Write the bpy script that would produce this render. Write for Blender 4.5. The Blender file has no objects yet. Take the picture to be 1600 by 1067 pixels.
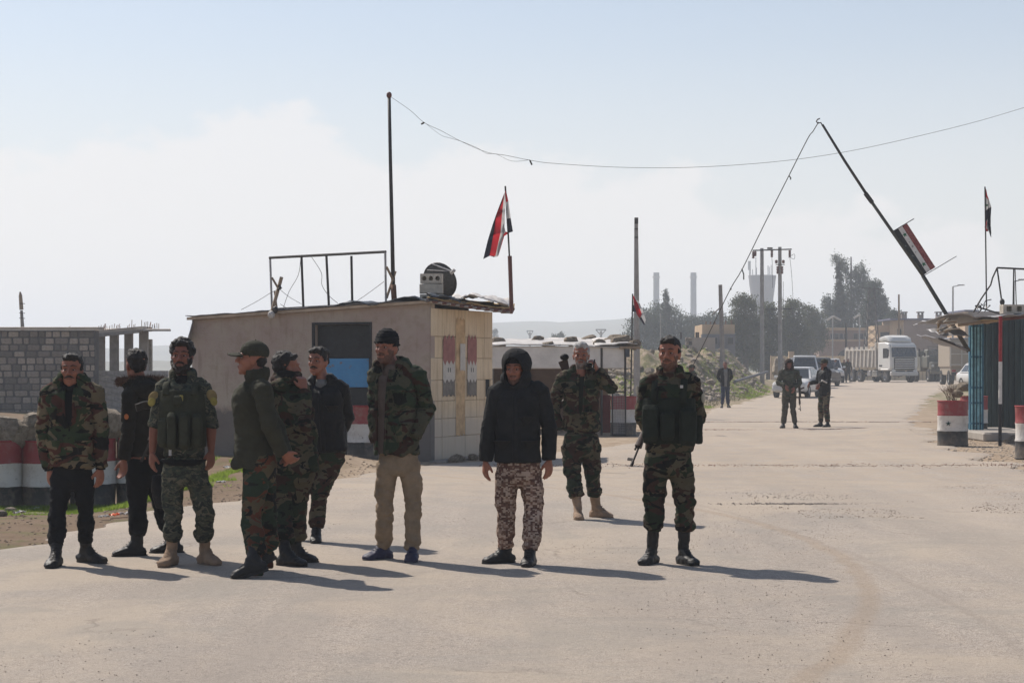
import bpy, math, random
import numpy as np
from mathutils import Vector, Matrix
random.seed(7); np.random.seed(7)
C = bpy.context.scene.collection
PI = math.pi
def R(a): return math.radians(a)

# ---------------------------------------------------------------- camera, world, sun, exposure
F = 3000.0 / 1600.0            # focal length in picture widths
CAMH = 1.5
HOR = 575.0                    # row of the horizon in the photograph
cam_d = bpy.data.cameras.new('camera'); cam = bpy.data.objects.new('camera', cam_d); C.objects.link(cam)
cam.location = (0, 0, CAMH); cam.rotation_euler = (R(90), 0, 0)
cam_d.sensor_width = 36; cam_d.lens = 36 * F
cam_d.shift_y = (HOR - 533.5) / 1600.0
cam_d.clip_start = 0.1; cam_d.clip_end = 6000
bpy.context.scene.camera = cam
SUN_AZ = (-0.667, 0.745); SUN_EL = R(48)
world = bpy.data.worlds.new('World'); bpy.context.scene.world = world; world.use_nodes = True
nt = world.node_tree; nt.nodes.clear()
wo = nt.nodes.new('ShaderNodeOutputWorld'); bg = nt.nodes.new('ShaderNodeBackground')
sky = nt.nodes.new('ShaderNodeTexSky'); sky.sky_type = 'NISHITA'; sky.sun_disc = False
sky.sun_elevation = SUN_EL; sky.sun_rotation = math.atan2(SUN_AZ[0], SUN_AZ[1])
sky.air_density = 1.0; sky.dust_density = 1.2; sky.ozone_density = 1.0; sky.altitude = 300
bg.inputs['Strength'].default_value = 0.095
# thin high haze and clouds as part of the sky
tc = nt.nodes.new('ShaderNodeTexCoord')
sep = nt.nodes.new('ShaderNodeSeparateXYZ'); nt.links.new(tc.outputs['Generated'], sep.inputs[0])
mp = nt.nodes.new('ShaderNodeMapping'); mp.inputs['Scale'].default_value = (1.0, 1.0, 1.7)
mp.inputs['Location'].default_value = (0.37, 0.2, 0.11)
nt.links.new(tc.outputs['Generated'], mp.inputs['Vector'])
cn = nt.nodes.new('ShaderNodeTexNoise'); cn.inputs['Scale'].default_value = 15; cn.inputs['Detail'].default_value = 9; cn.inputs['Roughness'].default_value = 0.56
nt.links.new(mp.outputs[0], cn.inputs['Vector'])
# cloud bank: low in the west (image left), edge broken by the noise
def wm(op, a, b=None, clamp=False):
    n = nt.nodes.new('ShaderNodeMath'); n.operation = op; n.use_clamp = clamp
    for i, v in enumerate((a, b)):
        if v is None: continue
        if isinstance(v, (int, float)): n.inputs[i].default_value = v
        else: nt.links.new(v, n.inputs[i])
    return n.outputs[0]
hg = wm('SUBTRACT', 0.138, wm('MULTIPLY', wm('ABSOLUTE', wm('ADD', sep.outputs['X'], 0.12)), 0.20))
s1 = wm('ADD', wm('SUBTRACT', hg, sep.outputs['Z']), wm('MULTIPLY', wm('SUBTRACT', cn.outputs['Fac'], 0.5), 0.11))
cm = nt.nodes.new('ShaderNodeMapRange'); cm.inputs[1].default_value = -0.004; cm.inputs[2].default_value = 0.012; cm.interpolation_type = 'SMOOTHSTEP'
nt.links.new(s1, cm.inputs[0])
veil = nt.nodes.new('ShaderNodeValToRGB'); ve = veil.color_ramp.elements; ve[0].position = 0.0; ve[0].color = (.84,) * 3 + (1,); ve[1].position = .75; ve[1].color = (0, 0, 0, 1)
for p_, v_ in ((.10, .64), (.165, .33), (.27, .05)): e_ = ve.new(p_); e_.color = (v_, v_, v_, 1)
nt.links.new(sep.outputs['Z'], veil.inputs[0])
mx0 = nt.nodes.new('ShaderNodeMix'); mx0.data_type = 'RGBA'; mx0.inputs[7].default_value = (7.6, 7.4, 7.3, 1)
nt.links.new(veil.outputs[0], mx0.inputs[0]); nt.links.new(sky.outputs[0], mx0.inputs[6])
mx = nt.nodes.new('ShaderNodeMix'); mx.data_type = 'RGBA'; mx.inputs[7].default_value = (8.3, 7.95, 7.8, 1)
nt.links.new(wm('MULTIPLY', cm.outputs[0], 0.62), mx.inputs[0]); nt.links.new(mx0.outputs[2], mx.inputs[6])
nt.links.new(mx.outputs[2], bg.inputs['Color']); nt.links.new(bg.outputs[0], wo.inputs['Surface'])
sun_d = bpy.data.lights.new('sun', 'SUN'); sun = bpy.data.objects.new('sun', sun_d); C.objects.link(sun)
sun_d.energy = 4.6; sun_d.angle = R(0.6); sun_d.color = (1.0, 0.93, 0.84)
sv = Vector((SUN_AZ[0] * math.cos(SUN_EL), SUN_AZ[1] * math.cos(SUN_EL), math.sin(SUN_EL)))
sun.rotation_euler = sv.to_track_quat('Z', 'Y').to_euler()
vs = bpy.context.scene.view_settings
vs.view_transform = 'Standard'; vs.look = 'None'; vs.gamma = 1; vs.use_curve_mapping = False
vs.exposure = 0.27
cyc = bpy.context.scene.cycles
cyc.max_bounces = 6; cyc.transparent_max_bounces = 8; cyc.volume_bounces = 1
cyc.use_denoising = True

# ---------------------------------------------------------------- from a photograph pixel and a distance to a place
def w(x, y, D): return Vector(((x - 800) * D / 3000.0, D, CAMH - (y - HOR) * D / 3000.0))
def foot_D(y, z=0.0): return 3000.0 * (CAMH - z) / (y - HOR)

# ---------------------------------------------------------------- noise
def _h(ix, iy, iz, s):
    n = (ix * 374761393 + iy * 668265263 + iz * 974634777 + s * 1274126177) & 0xffffffff
    n = ((n ^ (n >> 13)) * 1274126177) & 0xffffffff
    return ((n ^ (n >> 16)) & 0xffff) / 32767.5 - 1.0
def vn(P, s=0):
    P = np.asarray(P, float); I = np.floor(P).astype(np.int64); f = P - I; f = f * f * (3 - 2 * f)
    x, y, z = I[:, 0], I[:, 1], I[:, 2]; fx, fy, fz = f[:, 0], f[:, 1], f[:, 2]
    def c(a, b, d): return _h(x + a, y + b, z + d, s)
    x00 = c(0,0,0) * (1-fx) + c(1,0,0) * fx; x10 = c(0,1,0) * (1-fx) + c(1,1,0) * fx
    x01 = c(0,0,1) * (1-fx) + c(1,0,1) * fx; x11 = c(0,1,1) * (1-fx) + c(1,1,1) * fx
    return (x00 * (1-fy) + x10 * fy) * (1-fz) + (x01 * (1-fy) + x11 * fy) * fz
def fbm(P, s=0, o=3):
    P = np.asarray(P, float); r = 0; a = 1
    for i in range(o): r = r + a * vn(P * 2 ** i, s + i); a *= .5
    return r

# ---------------------------------------------------------------- materials
def newmat(name):
    m = bpy.data.materials.new(name); m.use_nodes = True
    n = m.node_tree; b = n.nodes['Principled BSDF']
    return m, n, b
def lk(n, a, b): n.links.new(a, b)
def tex(n, kind, vec, scale, detail=4, rough=.55, dist=0):
    t = n.nodes.new('ShaderNodeTexNoise' if kind == 'noise' else 'ShaderNodeTexVoronoi')
    t.inputs['Scale'].default_value = scale
    if kind == 'noise':
        t.inputs['Detail'].default_value = detail; t.inputs['Roughness'].default_value = rough; t.inputs['Distortion'].default_value = dist
    lk(n, vec, t.inputs['Vector']); return t
def ramp(n, fac, stops, interp='LINEAR'):
    r = n.nodes.new('ShaderNodeValToRGB'); r.color_ramp.interpolation = interp
    e = r.color_ramp.elements
    while len(e) < len(stops): e.new(.5)
    for k, (p, c) in enumerate(stops):
        e[k].position = p; e[k].color = (c[0], c[1], c[2], 1) if not isinstance(c, (int, float)) else (c, c, c, 1)
    lk(n, fac, r.inputs[0]); return r.outputs[0]
def mixc(n, fac, a, b, mode='MIX'):
    m = n.nodes.new('ShaderNodeMix'); m.data_type = 'RGBA'; m.blend_type = mode
    for i, v in ((0, fac), (6, a), (7, b)):
        if isinstance(v, (int, float)): m.inputs[i].default_value = v
        elif isinstance(v, tuple): m.inputs[i].default_value = (*v[:3], 1)
        else: lk(n, v, m.inputs[i])
    return m.outputs[2]
def math_(n, op, a, b=None, clamp=False):
    m = n.nodes.new('ShaderNodeMath'); m.operation = op; m.use_clamp = clamp
    for i, v in enumerate((a, b)):
        if v is None: continue
        if isinstance(v, (int, float)): m.inputs[i].default_value = v
        else: lk(n, v, m.inputs[i])
    return m.outputs[0]
def bump(n, b, h, strength=.5, dist=.01):
    u = n.nodes.new('ShaderNodeBump'); u.inputs['Strength'].default_value = strength; u.inputs['Distance'].default_value = dist
    lk(n, h, u.inputs['Height']); lk(n, u.outputs[0], b.inputs['Normal'])
def coord(n, which='Object'):
    return n.nodes.new('ShaderNodeTexCoord').outputs[which]
MC = {}
def M(name, col, rough=.85, metal=0.0, var=.22, vs=6, bs=80, bst=.4, bd=.004, col2=None, spec=.3, stretch=None):
    if name in MC: return MC[name]
    m, n, b = newmat(name)
    v = coord(n)
    if stretch:
        mp = n.nodes.new('ShaderNodeMapping'); mp.inputs['Scale'].default_value = stretch; lk(n, v, mp.inputs[0]); v = mp.outputs[0]
    t = tex(n, 'noise', v, vs, 6, .62)
    a = tuple(c * (1 - var) for c in col); c2 = col2 or tuple(min(1, c * (1 + var)) for c in col)
    lk(n, ramp(n, t.outputs['Fac'], [(.32, a), (.68, c2)]), b.inputs['Base Color'])
    t2 = tex(n, 'noise', v, bs, 4, .6)
    bump(n, b, t2.outputs['Fac'], bst, bd)
    b.inputs['Roughness'].default_value = rough; b.inputs['Metallic'].default_value = metal
    b.inputs['Specular IOR Level'].default_value = spec
    MC[name] = m; return m
def camo(name, cols, scale=7.0, th=(.40, .50, .60), digital=0, stretch=(1, 1, 1.7), rough=.92):
    if name in MC: return MC[name]
    m, n, b = newmat(name); v = coord(n)
    mp = n.nodes.new('ShaderNodeMapping'); mp.inputs['Scale'].default_value = stretch
    mp.inputs['Location'].default_value = (random.random() * 9, random.random() * 9, random.random() * 9)
    lk(n, v, mp.inputs[0]); v = mp.outputs[0]
    if digital:
        s = n.nodes.new('ShaderNodeVectorMath'); s.operation = 'SNAP'; s.inputs[1].default_value = (digital,) * 3
        lk(n, v, s.inputs[0]); v = s.outputs[0]
    t1 = tex(n, 'noise', v, scale, 2.5, .5, .9); t2 = tex(n, 'noise', v, scale * 1.25, 2.5, .5, 1.3)
    o = n.nodes.new('ShaderNodeVectorMath'); o.operation = 'ADD'; o.inputs[1].default_value = (3.7, 8.1, 5.5); lk(n, v, o.inputs[0])
    t3 = tex(n, 'noise', o.outputs[0], scale * 1.1, 3, .5, 1.6)
    c = mixc(n, math_(n, 'GREATER_THAN', t1.outputs['Fac'], .49), cols[0], cols[1])
    c = mixc(n, math_(n, 'GREATER_THAN', t2.outputs['Fac'], th[1] + .045), c, cols[2])
    c = mixc(n, math_(n, 'GREATER_THAN', t3.outputs['Fac'], th[2] - .01), c, cols[3])
    w_ = tex(n, 'noise', v, 3.2, 4, .5)
    c = mixc(n, 1.0, c, ramp(n, w_.outputs['Fac'], [(.3, .72), (.7, 1.12)]), 'MULTIPLY')
    lk(n, c, b.inputs['Base Color'])
    f = tex(n, 'noise', coord(n), 24, 4, .6); bump(n, b, f.outputs['Fac'], .5, .012)
    b.inputs['Roughness'].default_value = rough; b.inputs['Specular IOR Level'].default_value = .15
    MC[name] = m; return m

# ---------------------------------------------------------------- mesh builder
class MB:
    def __init__(s): s.v = []; s.f = []; s.m = []
    def add(s, v, f, mi=0):
        o = len(s.v); s.v += [tuple(p) for p in v]; s.f += [tuple(i + o for i in q) for q in f]; s.m += [mi] * len(f); return s
    def box(s, c, d, rot=None, mi=0, ch=0.0):
        hx, hy, hz = d[0] / 2, d[1] / 2, d[2] / 2
        if ch > 0:
            v = []
            for sx in (-1, 1):
                for sy in (-1, 1):
                    for sz in (-1, 1):
                        v += [(sx * (hx - ch), sy * (hy - ch), sz * hz), (sx * (hx - ch), sy * hy, sz * (hz - ch)), (sx * hx, sy * (hy - ch), sz * (hz - ch))]
            idx = lambda sx, sy, sz, k: ((sx > 0) * 4 + (sy > 0) * 2 + (sz > 0)) * 3 + k
            f = []
            for t in (-1, 1):
                f += [[idx(-1,-1,t,0), idx(1,-1,t,0), idx(1,1,t,0), idx(-1,1,t,0)], [idx(-1,t,-1,1), idx(1,t,-1,1), idx(1,t,1,1), idx(-1,t,1,1)], [idx(t,-1,-1,2), idx(t,1,-1,2), idx(t,1,1,2), idx(t,-1,1,2)]]
                for u in (-1, 1):
                    f += [[idx(-1,t,u,0), idx(1,t,u,0), idx(1,t,u,1), idx(-1,t,u,1)], [idx(t,-1,u,0), idx(t,1,u,0), idx(t,1,u,2), idx(t,-1,u,2)], [idx(t,u,-1,1), idx(t,u,1,1), idx(t,u,1,2), idx(t,u,-1,2)]]
                    for x in (-1, 1): f += [[idx(x,t,u,0), idx(x,t,u,1), idx(x,t,u,2)]]
        else:
            v = [(x, y, z) for x in (-hx, hx) for y in (-hy, hy) for z in (-hz, hz)]
            f = [(0,1,3,2), (4,6,7,5), (0,4,5,1), (2,3,7,6), (0,2,6,4), (1,5,7,3)]
        T = Matrix.Translation(Vector(c))
        if rot is not None:
            T = T @ (rot.to_4x4() if not isinstance(rot, (int, float)) else Matrix.Rotation(rot, 4, 'Z'))
        return s.add([T @ Vector(p) for p in v], f, mi)
    def tube(s, pts, rad, n=10, mi=0, cap=True, ux=None, pw=2.0):
        pts = [Vector(p) for p in pts]; N = len(pts)
        if isinstance(rad, (int, float)) or (isinstance(rad, tuple) and len(rad) == 2 and N != 2): rad = [rad] * N
        rad = [(r, r) if isinstance(r, (int, float)) else r for r in rad]
        v = []; pu = None
        for i, p in enumerate(pts):
            t = (pts[min(i + 1, N - 1)] - pts[max(i - 1, 0)])
            if t.length < 1e-9: t = Vector((0, 0, 1))
            t.normalize()
            if ux is not None: u = Vector(ux[i] if isinstance(ux, list) else ux)
            else: u = pu if pu is not None else (Vector((1, 0, 0)) if abs(t.x) < .8 else Vector((0, 1, 0)))
            u = u - t * u.dot(t); u.normalize(); pu = u; q = t.cross(u)
            a, b = rad[i]
            for k in range(n):
                th = 2 * PI * k / n; cc, ss = math.cos(th), math.sin(th)
                if pw != 2: cc = math.copysign(abs(cc) ** (2 / pw), cc); ss = math.copysign(abs(ss) ** (2 / pw), ss)
                v.append(p + u * (a * cc) + q * (b * ss))
        f = []
        for i in range(N - 1):
            for k in range(n):
                k2 = (k + 1) % n
                f.append((i * n + k, i * n + k2, (i + 1) * n + k2, (i + 1) * n + k))
        if cap: f.append(tuple(range(n))[::-1]); f.append(tuple(range((N - 1) * n, N * n)))
        return s.add(v, f, mi)
    def ell(s, c, r, n=14, rot=None, mi=0):
        v = []; f = []; m = max(5, n // 2 + 1)
        T = rot if rot is not None else Matrix.Identity(3)
        c = Vector(c); r = (r, r, r) if isinstance(r, (int, float)) else r
        for i in range(1, m):
            ph = PI * i / m
            for k in range(n):
                th = 2 * PI * k / n
                v.append(c + T @ Vector((r[0] * math.sin(ph) * math.cos(th), r[1] * math.sin(ph) * math.sin(th), r[2] * math.cos(ph))))
        a = len(v); v.append(c + T @ Vector((0, 0, r[2]))); v.append(c - T @ Vector((0, 0, r[2])))
        for i in range(m - 2):
            for k in range(n):
                k2 = (k + 1) % n; f.append((i * n + k, (i + 1) * n + k, (i + 1) * n + k2, i * n + k2))
        for k in range(n):
            k2 = (k + 1) % n; f.append((k, k2, a)); f.append(((m - 2) * n + k, a + 1, (m - 2) * n + k2))
        return s.add(v, f, mi)
    def lathe(s, c, prof, n=24, mi=0, mis=None):
        c = Vector(c); v = [c + Vector((r * math.cos(2 * PI * k / n), r * math.sin(2 * PI * k / n), z)) for r, z in prof for k in range(n)]
        f = []; N = len(prof); o = len(s.v); s.v += [tuple(p) for p in v]
        for i in range(N - 1):
            for k in range(n):
                k2 = (k + 1) % n; s.f.append((o + i * n + k, o + i * n + k2, o + (i + 1) * n + k2, o + (i + 1) * n + k)); s.m.append(mis[i] if mis else mi)
        return s
    def prism(s, poly, d, mi=0):
        """closed polygon of 3D points pushed along the vector d"""
        n = len(poly); P = [Vector(p) for p in poly]; d = Vector(d)
        f = [tuple(range(n))[::-1], tuple(range(n, 2 * n))] + [(i, (i + 1) % n, n + (i + 1) % n, n + i) for i in range(n)]
        return s.add(P + [p + d for p in P], f, mi)
    def mesh(s, name):
        me = bpy.data.meshes.new(name); me.from_pydata(s.v, [], s.f); return me
    def build(s, name, mats, parent=None, smooth=False, label=None, fixn=True):
        org = world_org(parent)
        v = np.array(s.v, float).reshape(-1, 3) - np.array(org)
        me = bpy.data.meshes.new(name); me.from_pydata(v.tolist(), [], s.f)
        mats = mats if isinstance(mats, (list, tuple)) else [mats]
        for m in mats: me.materials.append(m)
        if len(mats) > 1: me.polygons.foreach_set('material_index', s.m)
        me.validate(); me.update()
        if fixn: fix_normals(me)
        if smooth: me.polygons.foreach_set('use_smooth', [True] * len(me.polygons))
        if smooth == 'auto' or smooth == 2: auto(me)
        o = bpy.data.objects.new(name, me); C.objects.link(o)
        if parent is not None: o.parent = parent
        if label: o['label'] = label
        return o
def auto(me, ang=35):
    try: me.set_sharp_from_angle(angle=R(ang))
    except Exception: pass
def fix_normals(me):
    import bmesh
    b = bmesh.new(); b.from_mesh(me); bmesh.ops.recalc_face_normals(b, faces=b.faces); b.to_mesh(me); b.free()
def world_org(p):
    o = Vector((0, 0, 0))
    while p is not None: o += p.location; p = p.parent
    return o
def tag(o, label=None, cat=None, group=None, kind=None):
    if label: o['label'] = label
    if cat: o['category'] = cat
    if group: o['group'] = group
    if kind: o['kind'] = kind
    return o
def thing(name, loc, label, cat, group=None):
    o = bpy.data.objects.new(name, None); o.empty_display_size = .2; C.objects.link(o); o.location = Vector(loc)
    return tag(o, label, cat, group)
def copy_tree(o, parent=None, loc=None, rz=None, label=None, scale=None):
    c = o.copy(); C.objects.link(c)
    if parent is not None: c.parent = parent
    if loc is not None: c.location = Vector(loc)
    if rz is not None: c.rotation_euler.z = rz
    if scale is not None: c.scale = (scale,) * 3
    if label: c['label'] = label
    for ch in list(o.children): copy_tree(ch, c)
    return c
def arrays_obj(name, V, Fc, mats, parent=None, smooth=False, mi=None):
    me = bpy.data.meshes.new(name); V = np.asarray(V, np.float32) - np.array(world_org(parent), np.float32); Fc = np.asarray(Fc, np.int32); k = Fc.shape[1]
    me.vertices.add(len(V)); me.vertices.foreach_set('co', V.ravel())
    me.loops.add(Fc.size); me.loops.foreach_set('vertex_index', Fc.ravel())
    me.polygons.add(len(Fc)); me.polygons.foreach_set('loop_start', np.arange(0, Fc.size, k, dtype=np.int32))
    mats = mats if isinstance(mats, (list, tuple)) else [mats]
    for m in mats: me.materials.append(m)
    if mi is not None: me.polygons.foreach_set('material_index', np.asarray(mi, np.int32))
    me.update(calc_edges=True)
    if smooth: me.polygons.foreach_set('use_smooth', [True] * len(Fc))
    o = bpy.data.objects.new(name, me); C.objects.link(o)
    if parent is not None: o.parent = parent
    return o
def remeshed(name, mb, voxel, mat, parent, smooth_it=4, disp=None, label=None, cut=None, solid=0, mats=None, matfn=None):
    """joins overlapping volumes into one continuous skin, then lets disp(P, N) move it"""
    me = mb.mesh('tmp'); o = bpy.data.objects.new('tmp', me); C.objects.link(o)
    r = o.modifiers.new('r', 'REMESH'); r.mode = 'VOXEL'; r.voxel_size = voxel; r.adaptivity = 0
    if smooth_it:
        q = o.modifiers.new('s', 'SMOOTH'); q.factor = .5; q.iterations = smooth_it
    dg = bpy.context.evaluated_depsgraph_get(); dg.update()
    m2 = bpy.data.meshes.new_from_object(o.evaluated_get(dg)); bpy.data.objects.remove(o); bpy.data.meshes.remove(me)
    N = len(m2.vertices); P = np.empty(N * 3, np.float32); m2.vertices.foreach_get('co', P); P = P.reshape(-1, 3)
    nr = np.empty(N * 3, np.float32); m2.vertex_normals.foreach_get('vector', nr); nr = nr.reshape(-1, 3)
    if disp is not None: P = P + nr * disp(P, nr)[:, None]
    m2.vertices.foreach_set('co', (P - np.array(world_org(parent), np.float32)).astype(np.float32).ravel())
    m2.name = name
    m2.materials.clear()
    for m in (mats or [mat]): m2.materials.append(m)
    if cut is not None or matfn is not None:
        nf = len(m2.polygons); cen = np.empty(nf * 3, np.float32); m2.update(); m2.polygons.foreach_get('center', cen); cen = cen.reshape(-1, 3) + np.array(world_org(parent), np.float32)
        idx = np.zeros(nf, np.int32) if matfn is None else np.asarray(matfn(cen), np.int32)
        if cut is not None:
            keep = ~cut(cen); fv = np.empty(nf * 4, np.int32); m2.polygons.foreach_get('vertices', fv); fv = fv.reshape(-1, 4)[keep]; used = np.unique(fv); mp_ = np.zeros(N, np.int32); mp_[used] = np.arange(len(used))
            co = np.empty(N * 3, np.float32); m2.vertices.foreach_get('co', co); co = co.reshape(-1, 3)[used]; m3 = bpy.data.meshes.new(name); fv = mp_[fv]
            m3.vertices.add(len(co)); m3.vertices.foreach_set('co', co.ravel()); m3.loops.add(fv.size); m3.loops.foreach_set('vertex_index', fv.ravel()); m3.polygons.add(len(fv)); m3.polygons.foreach_set('loop_start', np.arange(0, fv.size, 4, dtype=np.int32))
            for m in (mats or [mat]): m3.materials.append(m)
            m3.update(calc_edges=True); m2 = m3; idx = idx[keep]
        m2.polygons.foreach_set('material_index', idx)
    m2.update(); m2.polygons.foreach_set('use_smooth', [True] * len(m2.polygons))
    ob = bpy.data.objects.new(name, m2); C.objects.link(ob)
    if parent is not None: ob.parent = parent
    if solid:
        so = ob.modifiers.new('thick', 'SOLIDIFY'); so.thickness = solid; so.offset = -1
    if label: ob['label'] = label
    return ob
def rodm(p0, p1, r0, r1=None, n=8, mb=None, mi=0):
    mb = mb or MB(); return mb.tube([p0, p1], [r0, r1 if r1 is not None else r0], n, mi)
def crom(pts, k=4):
    """smooth curve through tuples of numbers"""
    P = [np.array(p, float) for p in pts]; out = []
    for i in range(len(P) - 1):
        p0, p1, p2, p3 = P[max(i - 1, 0)], P[i], P[i + 1], P[min(i + 2, len(P) - 1)]
        for j in range(k):
            t = j / k; out.append(.5 * ((2 * p1) + (-p0 + p2) * t + (2*p0 - 5*p1 + 4*p2 - p3) * t*t + (-p0 + 3*p1 - 3*p2 + p3) * t**3))
    out.append(P[-1]); return out
class Wall:
    """a vertical plane through A and B on the ground; pixels of the photograph land on it"""
    def __init__(s, A, B): s.A = Vector((A[0], A[1], 0)); s.B = Vector((B[0], B[1], 0)); s.d = (s.B - s.A).normalized(); s.n = Vector((s.d.y, -s.d.x, 0))
    def pt(s, x, y, off=0.0):
        k = (x - 800) / 3000.0; A = s.A + s.n * off; t = (k * A.y - A.x) / (s.d.x - k * s.d.y); p = A + s.d * t
        return Vector((p.x, p.y, CAMH - (y - HOR) * p.y / 3000.0))
    def at(s, t, z, off=0.0): p = s.A + s.d * t + s.n * off; return Vector((p.x, p.y, z))
# ================================================================ ground, road, hills, haze
def ss(x, a, b):
    t = np.clip((x - a) / (b - a), 0, 1); return t * t * (3 - 2 * t)
LY = np.array([2, 16, 20, 22.5, 27.3, 31, 39, 69, 100, 145, 200, 400]); LX = np.array([-9.5, -4.3, -3.73, -3.3, -2.18, -.6, 2.4, 7.1, 13.6, 20.5, 30, 62.])
RY = np.array([2, 10, 25, 37, 60, 100, 145, 200, 400]); RX = np.array([5.5, 6.2, 7.6, 8.4, 12.6, 22, 35, 48, 95.])
def road_l(Y): return np.interp(Y, LY, LX)
def road_r(Y): return np.interp(Y, RY, RX)
def gz(X, Y):
    X = np.asarray(X, float); Y = np.asarray(Y, float)
    z = .43 * ss(Y, 70, 145)
    z = z - .26 * ss(-X, 3.9, 5.0) * ss(Y, 19.5, 22.5) * (1 - ss(Y, 27, 31))
    s = road_l(Y) - X
    nz = fbm(np.stack([X * .35, Y * .22, X * 0], -1).reshape(-1, 3), 5, 4).reshape(X.shape)
    nb = fbm(np.stack([X * 1.6, Y * .9, X * 0], -1).reshape(-1, 3), 15, 3).reshape(X.shape)
    berm = ss(s, .2, 4.2) * (1 - ss(s, 11, 22)) * ss(Y, 64, 84) * (1 - ss(Y, 125, 150))
    z = z + berm * (1.55 + .55 * nz + .16 * nb)
    off = np.maximum(ss(s, .1, 1.6), ss(X - road_r(Y), .1, 1.6)) * ss(Y, 9, 13)
    z = z + off * (.025 * nz + .012 * nb) * (1 + Y / 60).clip(1, 4)
    # spoil heap by the guard house door
    z = z + .26 * np.exp(-((X + 2.95) / .85) ** 2 - ((Y - 29.3) / .75) ** 2) * (1 + .3 * nb)
    z = z + .12 * np.exp(-((X - 8.6) / .8) ** 2 - ((Y - 44) / 2.2) ** 2)
    return z
def gz1(x, y): return float(gz(np.array([x]), np.array([y]))[0])
def grid_obj(name, xs, ys, zf, mats, skirt=0):
    X, Y = np.meshgrid(xs, ys); Z = zf(X, Y); V = np.stack([X, Y, Z], -1).reshape(-1, 3); nx, ny = len(xs), len(ys)
    i = np.arange(nx - 1)[None, :] + nx * np.arange(ny - 1)[:, None]; i = i.ravel()
    return arrays_obj(name, V, np.stack([i, i + 1, i + 1 + nx, i + nx], -1), mats, smooth=True)
def ground_mat():
    m, n, b = newmat('dirt'); v = coord(n)
    t1 = tex(n, 'noise', v, .35, 8, .6); t2 = tex(n, 'noise', v, 3.2, 8, .65); t3 = tex(n, 'noise', v, 22, 6, .7); t4 = tex(n, 'voronoi', v, 26)
    c = ramp(n, t1.outputs['Fac'], [(.35, (.25, .185, .13)), (.65, (.36, .28, .205))])
    c = mixc(n, ramp(n, t2.outputs['Fac'], [(.42, 0), (.62, 1)]), c, (.22, .155, .10))
    c = mixc(n, ramp(n, t3.outputs['Fac'], [(.3, .35), (.75, 0)]), c, (.46, .38, .29))
    c = mixc(n, ramp(n, t4.outputs['Distance'], [(.0, .5), (.16, 0)]), c, (.30, .27, .23))
    # green where the verge is damp: left of the road, behind the barrels and on the rubble bank
    sp = n.nodes.new('ShaderNodeSeparateXYZ'); lk(n, v, sp.inputs[0])
    far = n.nodes.new('ShaderNodeMapRange'); far.inputs[1].default_value = 60; far.inputs[2].default_value = 90; lk(n, sp.outputs['Y'], far.inputs[0])
    gm = math_(n, 'MULTIPLY', ramp(n, tex(n, 'noise', v, .8, 7, .65).outputs['Fac'], [(.44, 0), (.56, .8)]), far.outputs[0])
    c = mixc(n, gm, c, (.115, .125, .05))
    lf = n.nodes.new('ShaderNodeMapRange'); lf.inputs[1].default_value = 3.4; lf.inputs[2].default_value = 2.2; lf.inputs[3].default_value = .8; lf.inputs[4].default_value = 0; lk(n, math_(n, 'MULTIPLY', sp.outputs['X'], -1), lf.inputs[0])
    c = mixc(n, math_(n, 'MULTIPLY', lf.outputs[0], ramp(n, t2.outputs['Fac'], [(.3, 1.25), (.66, .75)])), c, (.135, .09, .058))
    c = mixc(n, math_(n, 'MULTIPLY', lf.outputs[0], ramp(n, tex(n, 'noise', v, 1.1, 6, .65).outputs['Fac'], [(.52, 0), (.60, .6)])), c, (.10, .115, .04))
    lk(n, c, b.inputs['Base Color']); b.inputs['Roughness'].default_value = .97; b.inputs['Specular IOR Level'].default_value = .1
    h = math_(n, 'ADD', math_(n, 'MULTIPLY', t2.outputs['Fac'], 1.6), math_(n, 'MULTIPLY', t3.outputs['Fac'], .5))
    h = math_(n, 'SUBTRACT', h, math_(n, 'MULTIPLY', t4.outputs['Distance'], .25))
    bump(n, b, h, .9, .03); return m
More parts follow.
